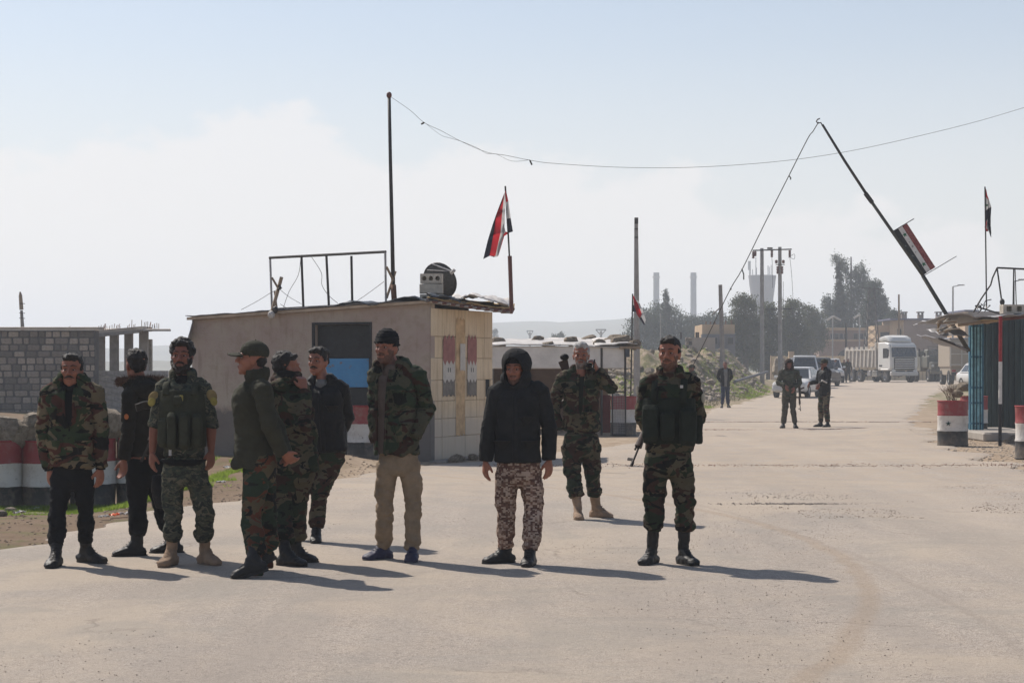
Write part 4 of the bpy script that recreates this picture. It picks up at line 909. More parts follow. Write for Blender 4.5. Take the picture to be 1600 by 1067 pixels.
cloth([[(1006, 489), (1004, 491), (1002, 495), (999, 497)], [(1009, 500), (1008, 503), (1008, 506), (1006, 508)]], 43.95, f2, fold=.0, ms=[m_cw, m_cw, m_ck])
f3 = thing('flag', P(1540, 480, 38), 'limp flag hanging straight down its staff above the blue booth', 'flag', 'red white and black flags')
MB().tube([P(1541.5, 485, 38), P(1540.5, 400, 38), P(1539, 292, 38)], .014, 6).build('staff', m_iron, f3)
cloth([[(1539.5, 293), (1539.5, 306), (1539.6, 330), (1540, 352)], [(1541.5, 298), (1543, 311), (1545, 325), (1544, 348)], [(1542, 303), (1545.5, 313), (1549, 324), (1548, 340)]], 38, f3, fold=.02)
cloth([[(1540, 345), (1539.5, 350), (1538, 356), (1542, 340)], [(1539, 358), (1543, 360), (1545, 356), (1547, 344)], [(1541, 362), (1545, 361), (1547, 368), (1549, 372)]], 38.05, f3, fold=.03, seed=2)
cloth([[(1541, 346), (1542, 344), (1543, 342), (1548, 330)], [(1540, 358), (1541, 357), (1543, 350), (1548, 352)], [(1543, 362), (1544, 360), (1545, 360), (1549, 366)]], 37.95, f3, fold=.02, seed=3)
mb = MB(); add_star(mb, P(1542.2, 321, 37.9), Vector((1, 0, 0)), Vector((0, 0, 1)), Vector((0, -1, 0)), .035); mb.build('star', m_green, f3)

# ---------------------------------------------------------------- stone building and open porch on the left
DB = 65.0; Wb = Wall(((-80 - 800) * DB / 3000, DB), ((148 - 800) * DB / 3000, DB))
sb = thing('stone_building', Wb.at(Wb.d.length * 2, 0), 'low grey stone block building with a flat roof at the far left', 'building')
zt = CAMH + (575 - 516) * DB / 3000
mb = MB(); mb.prism([Wb.at(0, -.2, -.05), Wb.at((Wb.B - Wb.A).length, -.2, -.05), Wb.at((Wb.B - Wb.A).length, zt, -.05), Wb.at(0, zt, -.05)], -Wb.n * .6); mb.build('wall_core', M('dark_mortar', (.085, .078, .075), var=.3, vs=3), sb)
sbm = []
for k, c_ in enumerate(((.20, .165, .14), (.27, .225, .185), (.135, .115, .10), (.35, .29, .24))):
    me = rock_mesh(40 + k, 8, (1, 1, 1), .05).mesh('stone'); P_ = np.empty(len(me.vertices) * 3, np.float32); me.vertices.foreach_get('co', P_); P_ = P_.reshape(-1, 3)
    P_ = np.sign(P_) * np.abs(P_) ** .33; P_ *= .5 / np.abs(P_).max(0)[None]; P_ += .03 * vn(P_ * 3, k)[:, None]; me.vertices.foreach_set('co', P_.ravel()); me.materials.append(M('wall_stone%d' % k, c_, vs=5, var=.25, bs=20, bst=.8, bd=.02)); fix_normals(me); sbm.append(me)
LB = (Wb.B - Wb.A).length; z = zt - .02; r_i = 0; tvis0 = (-8 - (-80)) * DB / 3000
while z > -.15:
    h_ = random.uniform(.20, .245); t = tvis0 - random.uniform(0, .3)
    while t < LB - .05:
        l_ = random.uniform(.24, .46); t2 = min(t + l_ * random.choice((.7, 1, 1, 1.3)), LB)
        if LB - t2 < .12: t2 = LB
        o = blk_at(Wb, t, t2, z - h_, z, .0, sb, me=random.choice(sbm), th=.2, name='stone', gap=.012, j=.018); t = t2
    z -= h_; r_i += 1
mb = MB(); mb.prism([Wb.at(-.0, zt, .12), Wb.at(LB + .12, zt, .12), Wb.at(LB + .12, zt + .03, -.9), Wb.at(0, zt + .03, -.9)], Vector((0, 0, .1))); mb.build('roof_slab', M('roof_slab_pale', (.42, .35, .28), vs=2), sb)
DP = 68.0
pc = thing('open_porch', w(200, 640, DP), 'unfinished concrete porch with bare columns and rebar beside the stone building', 'porch')
def bx(name, x0, x1, y0, y1, D, dep, mat, par, ch=0.0):
    a = w(x0, y1, D); b_ = w(x1, y0, D); mb = MB(); mb.box(((a.x + b_.x) / 2, D + dep / 2, (a.z + b_.z) / 2), (abs(b_.x - a.x), dep, abs(b_.z - a.z)), ch=ch); return mb.build(name, mat, par)
for x0, x1, y0, D in ((150, 162, 524, DP), (171, 183.5, 521, DP - .8), (194, 206, 519, DP), (217, 230, 516, DP - 1.2)): bx('column', x0, x1, y0, 640, D, .28, m_concd, pc)
bx('column', 229, 236, 530, 640, DP + .6, .3, M('brick_pier', (.27, .235, .19), vs=4, var=.35), pc)
mb = MB(); mb.prism([w(148, 527, DP - .3), w(218, 514.5, DP - 2.2), w(236, 514.5, DP - 2.2), w(236, 518, DP + .3), w(236, 524, DP + 2)], Vector((0, 0, .0)) + Vector((0, .02, .0))) if False else None
mb = MB(); mb.prism([w(147, 524, DP - 1), w(222, 517, DP - 2.2), w(238, 518, DP + 3), w(147, 521, DP + 3)], Vector((0, 0, .16))); mb.build('roof_slab', M('roof_slab_pale', (.42, .35, .28)), pc)
mb = MB(); mb.prism([w(147, 527, DP - 1.02), w(222, 519.5, DP - 2.22), w(222, 515, DP - 2.22), w(147, 521, DP - 1.02)], Vector((0, .2, 0))); mb.build('edge_beam', m_concd, pc)
mb = MB(); mb.prism([w(214, 517.5, DP - 2.5), w(267, 517.6, DP - 2.5), w(266, 516, DP + .5), w(220, 516, DP + .5)], Vector((0, 0, .055))); mb.build('canopy_plate', m_concd, pc)
rs_ = random.Random(3)
for x, n_, h0 in ((108, 2, 6), (152, 5, 8), (162, 4, 9), (175, 3, 9), (180, 4, 9), (198, 2, 12), (205, 3, 14), (222, 3, 14), (230, 4, 14), (240, 4, 13)):
    for k in range(n_):
        xx = x + k * 2.6 + rs_.uniform(-.6, .6); yb = 516; MB().tube([w(xx, yb, DP + rs_.uniform(-1, 1)), w(xx + rs_.uniform(-1.5, 3), yb - h0 * rs_.uniform(.6, 1.15), DP)], .011, 4).build('rebar', m_rust, pc)
lw = thing('low_wall', w(175, 640, 66), 'low wall of large pale concrete blocks under the porch columns', 'wall')
bm_ = MB().box((0, 0, 0), (1, 1, 1), ch=.02).mesh('block'); bm_.materials.append(M('grey_block', (.27, .25, .235), vs=2.5, var=.28)); Wl = Wall(((148 - 800) * .022, 66), ((262 - 800) * .022, 66)); LL = (Wl.B - Wl.A).length
for r_, (ya, yb) in enumerate(((579, 589), (589, 599), (599, 608), (608, 618), (618, 628), (628, 640), (640, 650))):
    t = 0 if r_ % 2 else -.2
    while t < LL:
        t2 = min(t + .42, LL); blk_at(Wl, max(0, t), t2, CAMH - (yb - 575) * .022, CAMH - (ya - 575) * .022, 0, lw, me=bm_, th=.2, name='block', gap=.004, j=.008); t = t2
ms = thing('mast', w(35, 600, 80), 'weathered dark mast sticking up behind the stone building roof', 'mast')
MB().tube([w(36, 600, 80), w(35, 510, 80), w(33.5, 485, 80)], [.09, .08, .06], 6).build('pole_shaft', m_concd, ms); MB().tube([w(33.5, 484, 80), w(32, 462, 80), w(31.5, 456, 80)], [.085, .075, .03], 6).build('pole_top', m_wood, ms)
for y in (497, 489, 474): bar('step_bolt', w(30, y, 79.9), w(39, y + .5, 79.9), .015, m_iron, ms)

# ---------------------------------------------------------------- low shelter weighted with stones, cage
DS = 43.0
sh = thing('low_shelter', w(880, 680, DS), 'low white rendered shelter with a tarpaulin roof held down by stones', 'shelter')
bx('front_beam', 740, 977, 541, 576, DS, .16, M('limewashed', (.64, .60, .55), vs=2.2, var=.14, bs=16, bst=.8, bd=.02), sh, ch=.02)
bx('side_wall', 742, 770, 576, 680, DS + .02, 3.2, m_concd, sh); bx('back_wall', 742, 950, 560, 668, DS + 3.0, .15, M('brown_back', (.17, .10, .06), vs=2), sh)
sheet(lambda u, v: w(738 + 262 * u, 541 - 2 * math.sin(u * 5) , DS - .05) * (1 - v) + w(740 + 235 * u, 531 - 3 * u, DS + 3.4) * v, 46, 14, 'roof_sheet', m_tarp, sh, .022, 9, .02)
sheet(lambda u, v: w(930 + 66 * u, 540 - 3 * u, DS - .07) * (1 - v) + w(925 + 55 * u, 531, DS + 2) * v, 14, 8, 'roof_sheet', m_tarp, sh, .03, 10, .02)
bx('plank', 968, 1001, 541, 545, DS - .1, .5, m_wood, sh); bx('hanging_cloth', 977, 984, 545, 558, DS - .08, .03, m_tarpd, sh)
for x, yb in ((977, 680), (940, 680)): bar('post', w(x, 542, DS), w(x, yb, DS), .025, m_iron, sh)
bx('shaded_drum_slab', 938, 954, 617, 676, DS + .05, .04, M('shaded_drum_red', (.13, .02, .02), vs=5), sh)  # flat stand-in for a drum, its shade put into the dark red
cg = thing('mesh_gate', w(967, 680, DS - .3), 'rusty wire mesh gate frame standing before the painted drum at the shelter', 'gate')
for a, b_ in (((957, 612), (957, 680)), ((977.5, 570), (977.5, 680)), ((957, 612), (977.5, 612)), ((957, 679), (977.5, 679))): bar('gate_frame', w(*a, DS - .75), w(*b_, DS - .75), .016, m_iron, cg)
mb = MB()
for k in range(1, 8): mb.tube([w(957 + k * 2.56, 613, DS - .75), w(957 + k * 2.56, 679, DS - .75)], .003, 4)
for k in range(1, 26): mb.tube([w(957, 613 + k * 2.56, DS - .75), w(977.5, 613 + k * 2.56, DS - .75)], .003, 4)
tag(mb.build('wire_mesh', m_galv, cg), kind='stuff')
G = 'stones weighing down the shelter roof'
for x, y, D, r, l in ((780, 533, 44.5, (.15, .14, .10), 'squarish tan stone at the left end of the shelter roof'), (838, 532, 45.5, (.15, .14, .08), 'tan stone at the back of the shelter roof left of the phone caller'), (857, 539, 43.2, (.17, .13, .07), 'flat tan stone on the front roof edge beside the phone caller'), (893, 533, 44.5, (.20, .15, .09), 'broad tan stone behind the grey haired head'), (936, 537, 43.6, (.14, .13, .08), 'tan stone just right of the grey haired head'), (955, 533, 44.5, (.18, .15, .10), 'tan stone behind the raised phone arm on the roof'), (970, 536, 43.6, (.20, .16, .11), 'large tan stone near the right end of the shelter roof'), (990, 538, 43.1, (.15, .14, .09), 'tan stone at the right tip of the shelter roof'), (962, 527, 46, (.16, .15, .07), 'pale stone at the far back corner of the shelter roof'), (920, 528, 46, (.2, .14, .06), 'low stone at the back ridge of the shelter roof')):
    rock(w(x, y, D), tuple(q_ * 1.3 for q_ in r), l, G)

# ---------------------------------------------------------------- utility poles
def cpole(x0, x1, y0, y1, D, r0, r1, label, mat=m_conc, name='utility_pole', square=True, group='utility poles'):
    t = thing(name, w(x1, y1, D), label, 'utility pole', group); MB().tube([w(x1, y1, D), w(x0, y0, D)], [r1, r0], 4 if square else 8).build('pole_shaft', mat, t); return t
m_pole = M('pole_concrete', (.27, .255, .24), vs=3)
t = cpole(994, 995.5, 341, 640, 62, .06, .115, 'tall grey concrete utility pole right of the phone caller with a small flag in front', m_pole)
for y in (347, 371, 358): bar('bracket', w(991.3, y, 61.9), w(997, y, 61.9), .02, m_iron, t)
MB().box(w(994.3, 345, 61.85), (.12, .06, .2)).build('bracket_plate', m_iron, t)
t = cpole(1125.5, 1130, 445, 600, 92, .09, .13, 'short leaning wooden pole beyond the man in the dark jacket', m_concd)
bar('stay', w(1126, 480, 92), w(1113, 492, 92), .03, m_iron, t)
cpole(1032, 1032, 490, 600, 150, .05, .07, 'thin pale pole before the trees behind the rifleman', m_pole)
cpole(1404.5, 1404.5, 460, 590, 150, .07, .09, 'slim brown pole before the chimneyed building', m_wood)
cpole(1322, 1322, 505, 598, 170, .08, .12, 'slim dark lamp pole between trees and dump truck', m_iron, 'lamp_pole')
hp = thing('twin_pole_mast', w(1205, 597, 118), 'pair of concrete poles joined by a crossbar with hanging insulators', 'power mast')
for x, xb in ((1190.5, 1191), (1218.5, 1219)): MB().tube([w(xb, 605, 118), w(x, 388 if x < 1200 else 386, 118)], [.15, .105], 4).build('pole_shaft', m_pole, hp)
bar('crossarm', w(1176, 391.5, 117.9), w(1237, 389.5, 117.9), .045, m_iron, hp); bar('crossarm', w(1195, 483.5, 118), w(1238, 482.5, 118), .03, m_iron, hp); bar('crossarm', w(1212, 413.5, 117.8), w(1226, 413.5, 117.8), .03, m_iron, hp)
def insul(x, y0, y1, D, par):
    mb = MB(); n_ = 5
    for k in range(n_): mb.ell(w(x, y0 + (y1 - y0) * (k + .5) / n_, D), (.09, .09, .05), 8)
    mb.build('insulator', m_brown, par, smooth=True)
for x, y0, y1 in ((1177, 393, 404), (1180, 393, 400), (1206, 391, 402), (1234, 391, 402), (1215, 416, 428), (1222, 416, 428), (1213, 407, 411), (1224, 407, 411)): insul(x, y0, y1, 117.7, hp)
MB().box(w(1203, 388, 117.7), (.32, .12, .10)).build('switch_box', m_iron, hp)
for k, p in enumerate([[(1234, 401, 117.6), (1237, 430, 117.6), (1239, 465, 118)], [(1232, 403, 117.6), (1241, 397, 117.6), (1241, 405, 117.6), (1234, 402, 117.6)], [(1206, 402, 117.6), (1207, 420, 117.6), (1207, 450, 117.6)], [(1224, 440, 117.6), (1224, 480, 117.6), (1225, 520, 117.6)]]):
    MB().tube([Vector(q) for q in crom([tuple(w(*a)) for a in p], 4)], .012, 4).build('jumper_wire', m_wire, hp)
py = thing('lattice_pylon', w(1362, 590, 190), 'dark lattice pylon with a wide crossarm in front of the tall trees', 'pylon')
for sx in (-1, 1):
    for sy in (-1, 1): MB().tube([w(1362, 590, 190) + Vector((sx * .8, sy * .8, 0)), w(1362, 448, 190) + Vector((sx * .25, sy * .25, 0))], .05, 4).build('pylon_leg', m_iron, py)
mb = MB()
for k in range(11):
    a, b_ = k / 11, (k + 1) / 11; s = -1
    for ff in ((1, 0), (0, 1)):
        for s in (-1, 1):
            for e in (-1, 1):
                p0 = w(1362, 590 - 142 * a, 190); p1 = w(1362, 590 - 142 * b_, 190); w0 = .8 - .55 * a; w1 = .8 - .55 * b_
                d0_ = Vector((e * w0, s * w0, 0)) if ff[0] else Vector((s * w0, e * w0, 0)); d1_ = Vector((-e * w1, s * w1, 0)) if ff[0] else Vector((s * w1, -e * w1, 0)); mb.tube([p0 + d0_, p1 + d1_], .03, 4)
mb.build('lattice', m_iron, py)
bar('crossarm', w(1346, 450, 189.5), w(1381, 452, 189.5), .07, m_iron, py); bar('crossarm', w(1378, 451, 189.5), w(1380, 458, 189.5), .05, m_iron, py)
def lamp(x, y0, y1, D, dx, dy, label):
    t = thing('street_lamp', w(x, y1, D), label, 'street lamp', 'street lamps'); MB().tube([w(x, y1, D), w(x + .5, y0, D)], [.09, .06], 6).build('lamp_pole', m_galv, t)
    MB().tube([w(x + .5, y0, D), w(x + dx, y0 + dy, D)], [.04, .03], 6).build('lamp_arm', m_galv, t); MB().box(w(x + dx, y0 + dy, D), (.5, .2, .08)).build('lamp_head', m_galv, t)
lamp(1488.5, 448, 590, 150, 13, -2.5, 'street lamp with an arm to the right seen above the booth canopy')
lamp(1583.5, 440, 590, 120, 14, -3, 'street lamp at the right seen through the roof frame of the booth')
for x, y, sgn, l in ((1292, 500, 1, 'pale double armed lamp before the trees left of the pylon'), (1334, 497, -1, 'pale single armed lamp before the trees right of the cypress')):
    t = thing('solar_lamp', w(x + 10, 590, 165), l, 'street lamp'); bar('lamp_pole', w(x + 9, 590, 165), w(x + 9, y - 5, 165), .06, m_galv, t); bar('lamp_arm', w(x, y, 165), w(x + 10, y - 6, 165), .10, m_tarp, t)
    if sgn == 1: bar('lamp_arm', w(x + 10, y - 6, 165), w(x + 22, y, 165), .10, m_tarp, t)
for x, y, D, dx, l in ((828, 517, 500, 5, 'far small lattice mast above the shelter roof left of the phone caller'), (939, 515, 420, 8, 'far small crossarm pole above the shelter roof right of the phone caller')):
    t = thing('far_power_pole', w(x, 575, D), l, 'power pole'); bar('pole_shaft', w(x, 575, D), w(x, y + 2, D), .28, m_concd, t)
    bar('crossarm', w(x - dx, y, D), w(x + dx, y, D), .14, m_iron, t)
    bar('brace', w(x - dx, y, D), w(x, y + 9, D), .1, m_iron, t); bar('brace', w(x + dx, y, D), w(x, y + 9, D), .1, m_iron, t)
# water tower, chimneys
wt = thing('water_tower', w(1191, 578, 560), 'grey flaring concrete water tower behind the trees with aerials on its rim', 'water tower')
c = w(1191, 575, 560); prof = [(r_ * 560 / 3000, (575 - y) * 560 / 3000) for r_, y in ((14, 575), (14, 520), (15.5, 490), (17.5, 465), (20, 445), (21.5, 432), (21.5, 430.5), (0, 430))]
MB().lathe(Vector((c.x, c.y, CAMH)), prof, 32).build('tower_shell', M('tower_grey', (.17, .15, .16), vs=.1), wt, smooth=2)
for x, y in ((1171, 411), (1172.5, 408), (1176, 421), (1181, 402), (1182, 418), (1200, 415), (1202, 417), (1205, 414)): bar('aerial', w(x, 431, 560), w(x, y, 560), .12, m_galv, wt)
bx('aerial_panel', 1169, 1172.5, 408, 422, 559, .4, m_galv, wt)
for x, l in ((1025.5, 'left one of the two tall hazy chimneys beyond the trees'), (1083.5, 'right one of the two tall hazy chimneys beyond the trees')):
    ch = thing('chimney', w(x, 578, 720), l, 'chimney', 'power station chimneys'); b_ = w(x, 575, 720); k_ = 720 / 3000
    MB().lathe(Vector((b_.x, b_.y, CAMH)), [(5.2 * k_, 0), (4.6 * k_, 149 * k_), (3.9 * k_, 149 * k_), (3.9 * k_, 140 * k_)], 24).build('stack', M('chimney_grey', (.14, .13, .14), vs=.05), ch, smooth=2)
    MB().lathe(Vector((b_.x, b_.y, CAMH)), [(4.7 * k_, 141 * k_), (5.9 * k_, 141 * k_), (5.9 * k_, 143 * k_), (4.7 * k_, 143 * k_)], 24).build('gallery', m_concd, ch)

# ---------------------------------------------------------------- far buildings and walls
m_tan = M('tan_render', (.42, .30, .19), vs=.5, var=.15); m_pinkish = M('pinkish_render', (.25, .175, .14), vs=.5, var=.15); m_greyb = M('greybrown_render', (.215, .165, .14), vs=.4, var=.12); m_glass = M('dark_window', (.03, .032, .035), rough=.25, vs=2); m_cream = M('cream_wall', (.56, .43, .27), vs=.5, var=.12)
def window(x0, x1, y0, y1, D, par, n_=1):
    ww = (x1 - x0) / n_
    for k in range(n_):
        a, b_ = x0 + ww * k + ww * .08, x0 + ww * (k + 1) - ww * .08; o = bx('window', a, b_, y0, y1, D - .12, .08, m_concd, par); bx('pane', a + .5, b_ - .5, y0 + .6, y1 - .6, D - .16, .05, m_glass, o)
wl = thing('perimeter_wall', w(1350, 596, 166), 'long cream panel wall behind the dump truck', 'wall')
pn = MB().box((0, 0, 0), (1, 1, 1), ch=.01).mesh('panel'); pn.materials.append(m_cream); pw_ = 21.5
for k in range(16):
    x0 = 1205 + k * pw_; D = 166
    o = bpy.data.objects.new('panel', pn); C.objects.link(o); o.parent = wl; a = w(x0 + .5, 556.5 + .4 * math.sin(k), D); b_ = w(x0 + pw_ - .5, 600, D); o.location = (a + b_) / 2 - wl.location; o.scale = (b_.x - a.x, .1, a.z - b_.z)
    bx('wall_post', x0 - .7, x0 + .7, 555.5, 600, D - .1, .25, m_tan, wl)
bA = thing('long_building', w(1335, 590, 222), 'long pinkish two storey building with an arched doorway behind the dump truck bed', 'building')
bx('wall', 1280, 1396, 514, 592, 222, 9, m_pinkish, bA); bx('cornice', 1279, 1397, 512, 516, 221.7, .5, m_tan, bA); bx('ledge', 1281, 1395, 530.5, 533, 221.6, .5, m_tan, bA)
window(1283, 1290, 521, 530, 222, bA); window(1297, 1325, 521, 530, 222, bA, 4); window(1333, 1358, 521, 530, 222, bA, 3); window(1363, 1385, 521, 530, 222, bA, 3)
p_ = [w(1309 + 12 * (1 - math.cos(a)), 560 - 13 * math.sin(a) ** .8, 221.85) for a in np.linspace(0, PI, 12)]; MB().prism([w(1309, 585, 221.85)] + p_ + [w(1333, 585, 221.85)], (0, .05, 0)).build('arched_door', m_glass, bA)
bB = thing('chimneyed_building', w(1440, 590, 205), 'grey brown flat roofed building with three square roof vents', 'building')
D = 205; mb = MB(); mb.prism([w(1412, 592, D), w(1520, 592, D), w(1520, 499, D), w(1412, 499, D)], (0, 12, 0)); mb.build('wall', m_greyb, bB)
mb = MB(); mb.prism([w(1392.5, 592, D + 4), w(1412, 592, D + .02), w(1412, 499, D + .02), w(1392.5, 499.5, D + 4)], (0, 5, 0)); mb.build('side_wall', m_tan, bB)  # sunlit side; the light is put into its tan colour
bx('roof_edge', 1391, 1521, 497.5, 499.8, D - .2, 9, M('blue_edge', (.10, .10, .16)), bB)
mb = MB(); mb.prism([w(1403, 528, 206.4), w(1407.5, 528, 205.6), w(1407.5, 514, 205.6), w(1403, 514, 206.4)], (-.1, -.15, 0)); mb.build('window', m_glass, bB)
for x in (1413, 1439, 1467.5):
    for sx in (-3, 3): bx('vent_leg', x + sx - 1, x + sx + 1, 488.5, 492, D + 1.5, .5, m_greyb, bB)
    bx('vent_shaft', x - 4, x + 4, 491.5, 498, D + 1.5, .6, m_greyb, bB); bx('vent_cap', x - 5.2, x + 5.2, 486.8, 488.8, D + 1.4, .8, m_concd, bB)
bx('wing', 1372, 1392, 508, 592, D + 5, 6, m_tan, bB); window(1374, 1391, 519, 529, D + 5, bB)
for x in (1415, 1429, 1443, 1457, 1471): bx('downpipe', x, x + .8, 545, 570, D - .1, .1, m_iron, bB)
bD = thing('far_building', w(1500, 590, 190), 'tan building seen above and below the booth canopy', 'building'); bx('wall', 1508, 1513, 485.5, 592, 194, 8, m_tan, bD); bx('roof_edge', 1507, 1530, 484, 486.5, 193.8, 8, M('blue_edge', (.10, .10, .16)), bD); bx('wall', 1513, 1620, 486.5, 592, 195, 8, m_greyb, bD)
window(1530, 1560, 540, 552, 195, bD, 3)
bC = thing('small_tan_building', w(1123, 580, 150), 'small tan two storey building behind the short leaning pole', 'building')
bx('wall', 1097, 1148, 507, 592, 150, 6, m_tan, bC); bx('lower_wall', 1096, 1149, 522, 592, 149.6, .4, M('bluish_shadow_render', (.15, .145, .155), vs=.6), bC)  # bluish shadow on the lower storey is put into its wall colour
window(1104, 1122, 527, 538, 149.6, bC, 2); window(1136, 1147, 527, 538, 149.6, bC, 1); bx('balcony', 1116, 1138, 545, 550, 146, 3.5, m_conc, bC)
for x in (1103, 1110, 1117, 1127, 1134, 1143): bar('rebar', w(x, 508, 150.5), w(x, 501 + random.uniform(-1, 2), 150.5), .06, m_rust, bC)
rw = thing('ruined_wall', w(1092, 590, 106), 'broken standing wall slab with a rubble stone end behind the rifleman', 'wall')
bx('wall', 1081.5, 1117.5, 527.5, 596, 106, .35, M('slab_render', (.36, .305, .265), vs=1.2, var=.15), rw)
for r_ in range(11):
    for k in range(2):
        y0 = 527 + r_ * 6.2; x0 = 1071.5 + k * 5 + random.uniform(-.8, .8) * (1 if k == 0 else 0); a = w(x0, y0 + 6, 106); b_ = w(1076.5 + k * 5, y0, 106)
        o = bpy.data.objects.new('stone', sbm[(r_ + k) % 4]); C.objects.link(o); o.parent = rw; o.location = (a + b_) / 2 + Vector((0, .15, 0)) - rw.location; o.scale = (b_.x - a.x, .45, b_.z - a.z)
for x in (1064, 1088, 1091): bar('rebar', w(x, 530, 106.2), w(x, 519, 106.2), .05, m_iron, rw)
tag(bx('boundary_wall', 998, 1072, 564, 592, 176, .2, m_tan, None), 'far tan boundary wall in front of the trees behind the rifleman', 'wall')
tag(bx('gate_pillar', 1233, 1241, 549, 590, 160, .5, m_tan, None), 'pale stone gate pillar behind the parked minibus', 'pillar')
gt = thing('white_gate', w(1327, 596, 164), 'white barred gate frame standing at the wall left of the dump truck', 'gate')
for a, b_ in (((1321, 543), (1321, 596)), ((1334, 543), (1334, 596)), ((1321, 551), (1334, 551))): bar('gate_bar', w(*a, 164), w(*b_, 164), .07, m_white, gt)
rock(w(1219, 577, 122), (.75, .6, .85), 'upright pale boulder at the end of the rubble bank beside the minibus', None, seed=3)
# long tarp strip lying on the bank, shaped as a tube
tag(MB().tube([w(1148, 596, 92), w(1165, 591, 94), w(1199, 581, 100)], .07, 8).build('tarp_strip', M('grey_tarp_strip', (.15, .15, .16)), None), 'long grey beam lying slanted on the rubble bank', 'tarp')
# ================================================================ right side: blue booth, barrier, striped post
bt = thing('checkpoint_booth', w(1560, 680, 42), 'dark green sheet metal booth with a folded blue corrugated door', 'booth')
m_dgreen = M('dark_green_sheet', (.02, .04, .045), rough=.5, vs=1.6, var=.5, col2=(.05, .085, .085), stretch=(5, 1, .5)); m_lb = M('light_blue_rib', (.17, .36, .42), rough=.5, vs=9, var=.35); m_db = M('mid_blue_panel', (.03, .12, .19), rough=.5, vs=6, var=.3)
bx('booth_wall', 1537, 1720, 497, 676, 43, .06, m_dgreen, bt)
for k in range(14): x = 1541 + k * 9; bx('wall_rib', x, x + 2, 500, 675, 42.96, .04, m_dgreen, bt)
bx('booth_side', 1537.5, 1540, 497, 675, 43.06, 1.1, m_dgreen, bt)
dr = None
for k, (x0, x1, m_) in enumerate(((1515, 1518, m_db), (1518, 1520.2, m_lb), (1520.2, 1523, m_db), (1523, 1524.8, m_lb), (1524.8, 1527, m_db), (1527, 1530.6, m_lb), (1530.6, 1532.8, m_db), (1532.8, 1534.4, m_lb), (1534.4, 1537, m_db))):
    D = 40.6 + (.0 if m_ is m_lb else .05); a = bx('door_fold', x0, x1, 502 + k * .3, 680 - k * .2, D, .10, m_, bt)
for y in (508, 556, 604, 628, 660): 
    for x in (1518.5, 1524, 1529, 1533.5): bx('hinge', x - 1.1, x + 1.1, y, y + 3, 40.55, .05, m_db, bt)
# concrete step
tag(bx('concrete_step', 1537, 1640, 676, 690, 38.8, 3.6, m_conc, None, ch=.03), 'broken concrete step in front of the dark booth', 'step')
for x, y, D, r, l in ((1586, 690, 38.2, (.16, .14, .12), 'stone lying against the concrete step'), (1575, 692, 38, (.09, .08, .07), 'small stone left of the step stone'), (1497, 614, 38.5, (.14, .12, .09), 'stone behind the twig filled drum'), (1505, 604, 41.5, (.16, .14, .10), 'stone on top of the half hidden drum'), (1491, 606, 50, (.22, .2, .12), 'pale stone on the dirt heap beyond the gate')):
    rock(w(x, y, D), r, l, 'stones about the booth')
# canopy of bent sheet metal and timber
cn_ = thing('canopy', w(1540, 495, 38), 'sagging sheet metal and plywood canopy over the booth front', 'canopy')
sheet(lambda u, v: w(1481 + 95 * u, 492 + 8 * math.sin(u * 2.4) * u - 3 * u + 7 * v * (1 - u) + 3 * v, 37 + .0 * u) * (1 - v * .0) + Vector((0, 3.2 * v, .02 * math.sin(u * 40) * .3)), 40, 8, 'canopy_sheet', m_galv, cn_, .03, 12, .012)
sheet(lambda u, v: w(1563 + 90 * u, 492 - 6 * u, 36.6) + Vector((0, 4 * v, .0)), 30, 8, 'canopy_sheet', m_galv, cn_, .03, 13, .02)
sheet(lambda u, v: w(1466 + 30 * u, 505 - 8 * u + 14 * v * (1 - u * .6), 37.2) + Vector((0, 1.4 * u, 0)), 10, 8, 'plywood', M('splintered_ply', (.46, .33, .20), vs=6, var=.4), cn_, .07, 14, .02)
sheet(lambda u, v: w(1468 + 48 * u, 522 + 3 * u - 9 * v * u - 8 * v, 37.3) + Vector((0, 1.2 * v, 0)), 12, 6, 'hanging_sheet', m_galv, cn_, .04, 15, .01)
sheet(lambda u, v: w(1476 + 38 * u, 529 + 18 * u + (-1 * u) * v - 8 * v * 0, 37.6) + Vector((.0, 2.6 * v, .12 * v)), 12, 6, 'canopy_flap', m_tarpg, cn_, .03, 16, .012)
rs_ = random.Random(5)
for k in range(16):
    x = 1462 + rs_.uniform(0, 20); y = 506 + rs_.uniform(-5, 16); MB().tube([w(x, y, 37.1), w(x + rs_.uniform(8, 20), y - rs_.uniform(1, 8), 37.2)], .013, 4).build('lath', m_wood if k % 2 else m_block, cn_)
bar('edge_pipe', w(1467, 529, 37.3), w(1514, 547, 37.9), .02, m_iron, cn_)
bar('rafter', w(1497, 508, 37.3), w(1567, 500, 37), .035, m_wood, cn_); bar('rafter', w(1563, 499, 36.8), w(1660, 490, 36.8), .035, m_brown, cn_)
sheet(lambda u, v: w(1535 + 32 * u, 500 - 3 * u + 4 * v, 37.0) + Vector((0, 1 * v, 0)), 10, 4, 'ply_edge', m_burlap, cn_, .03, 18, .02)
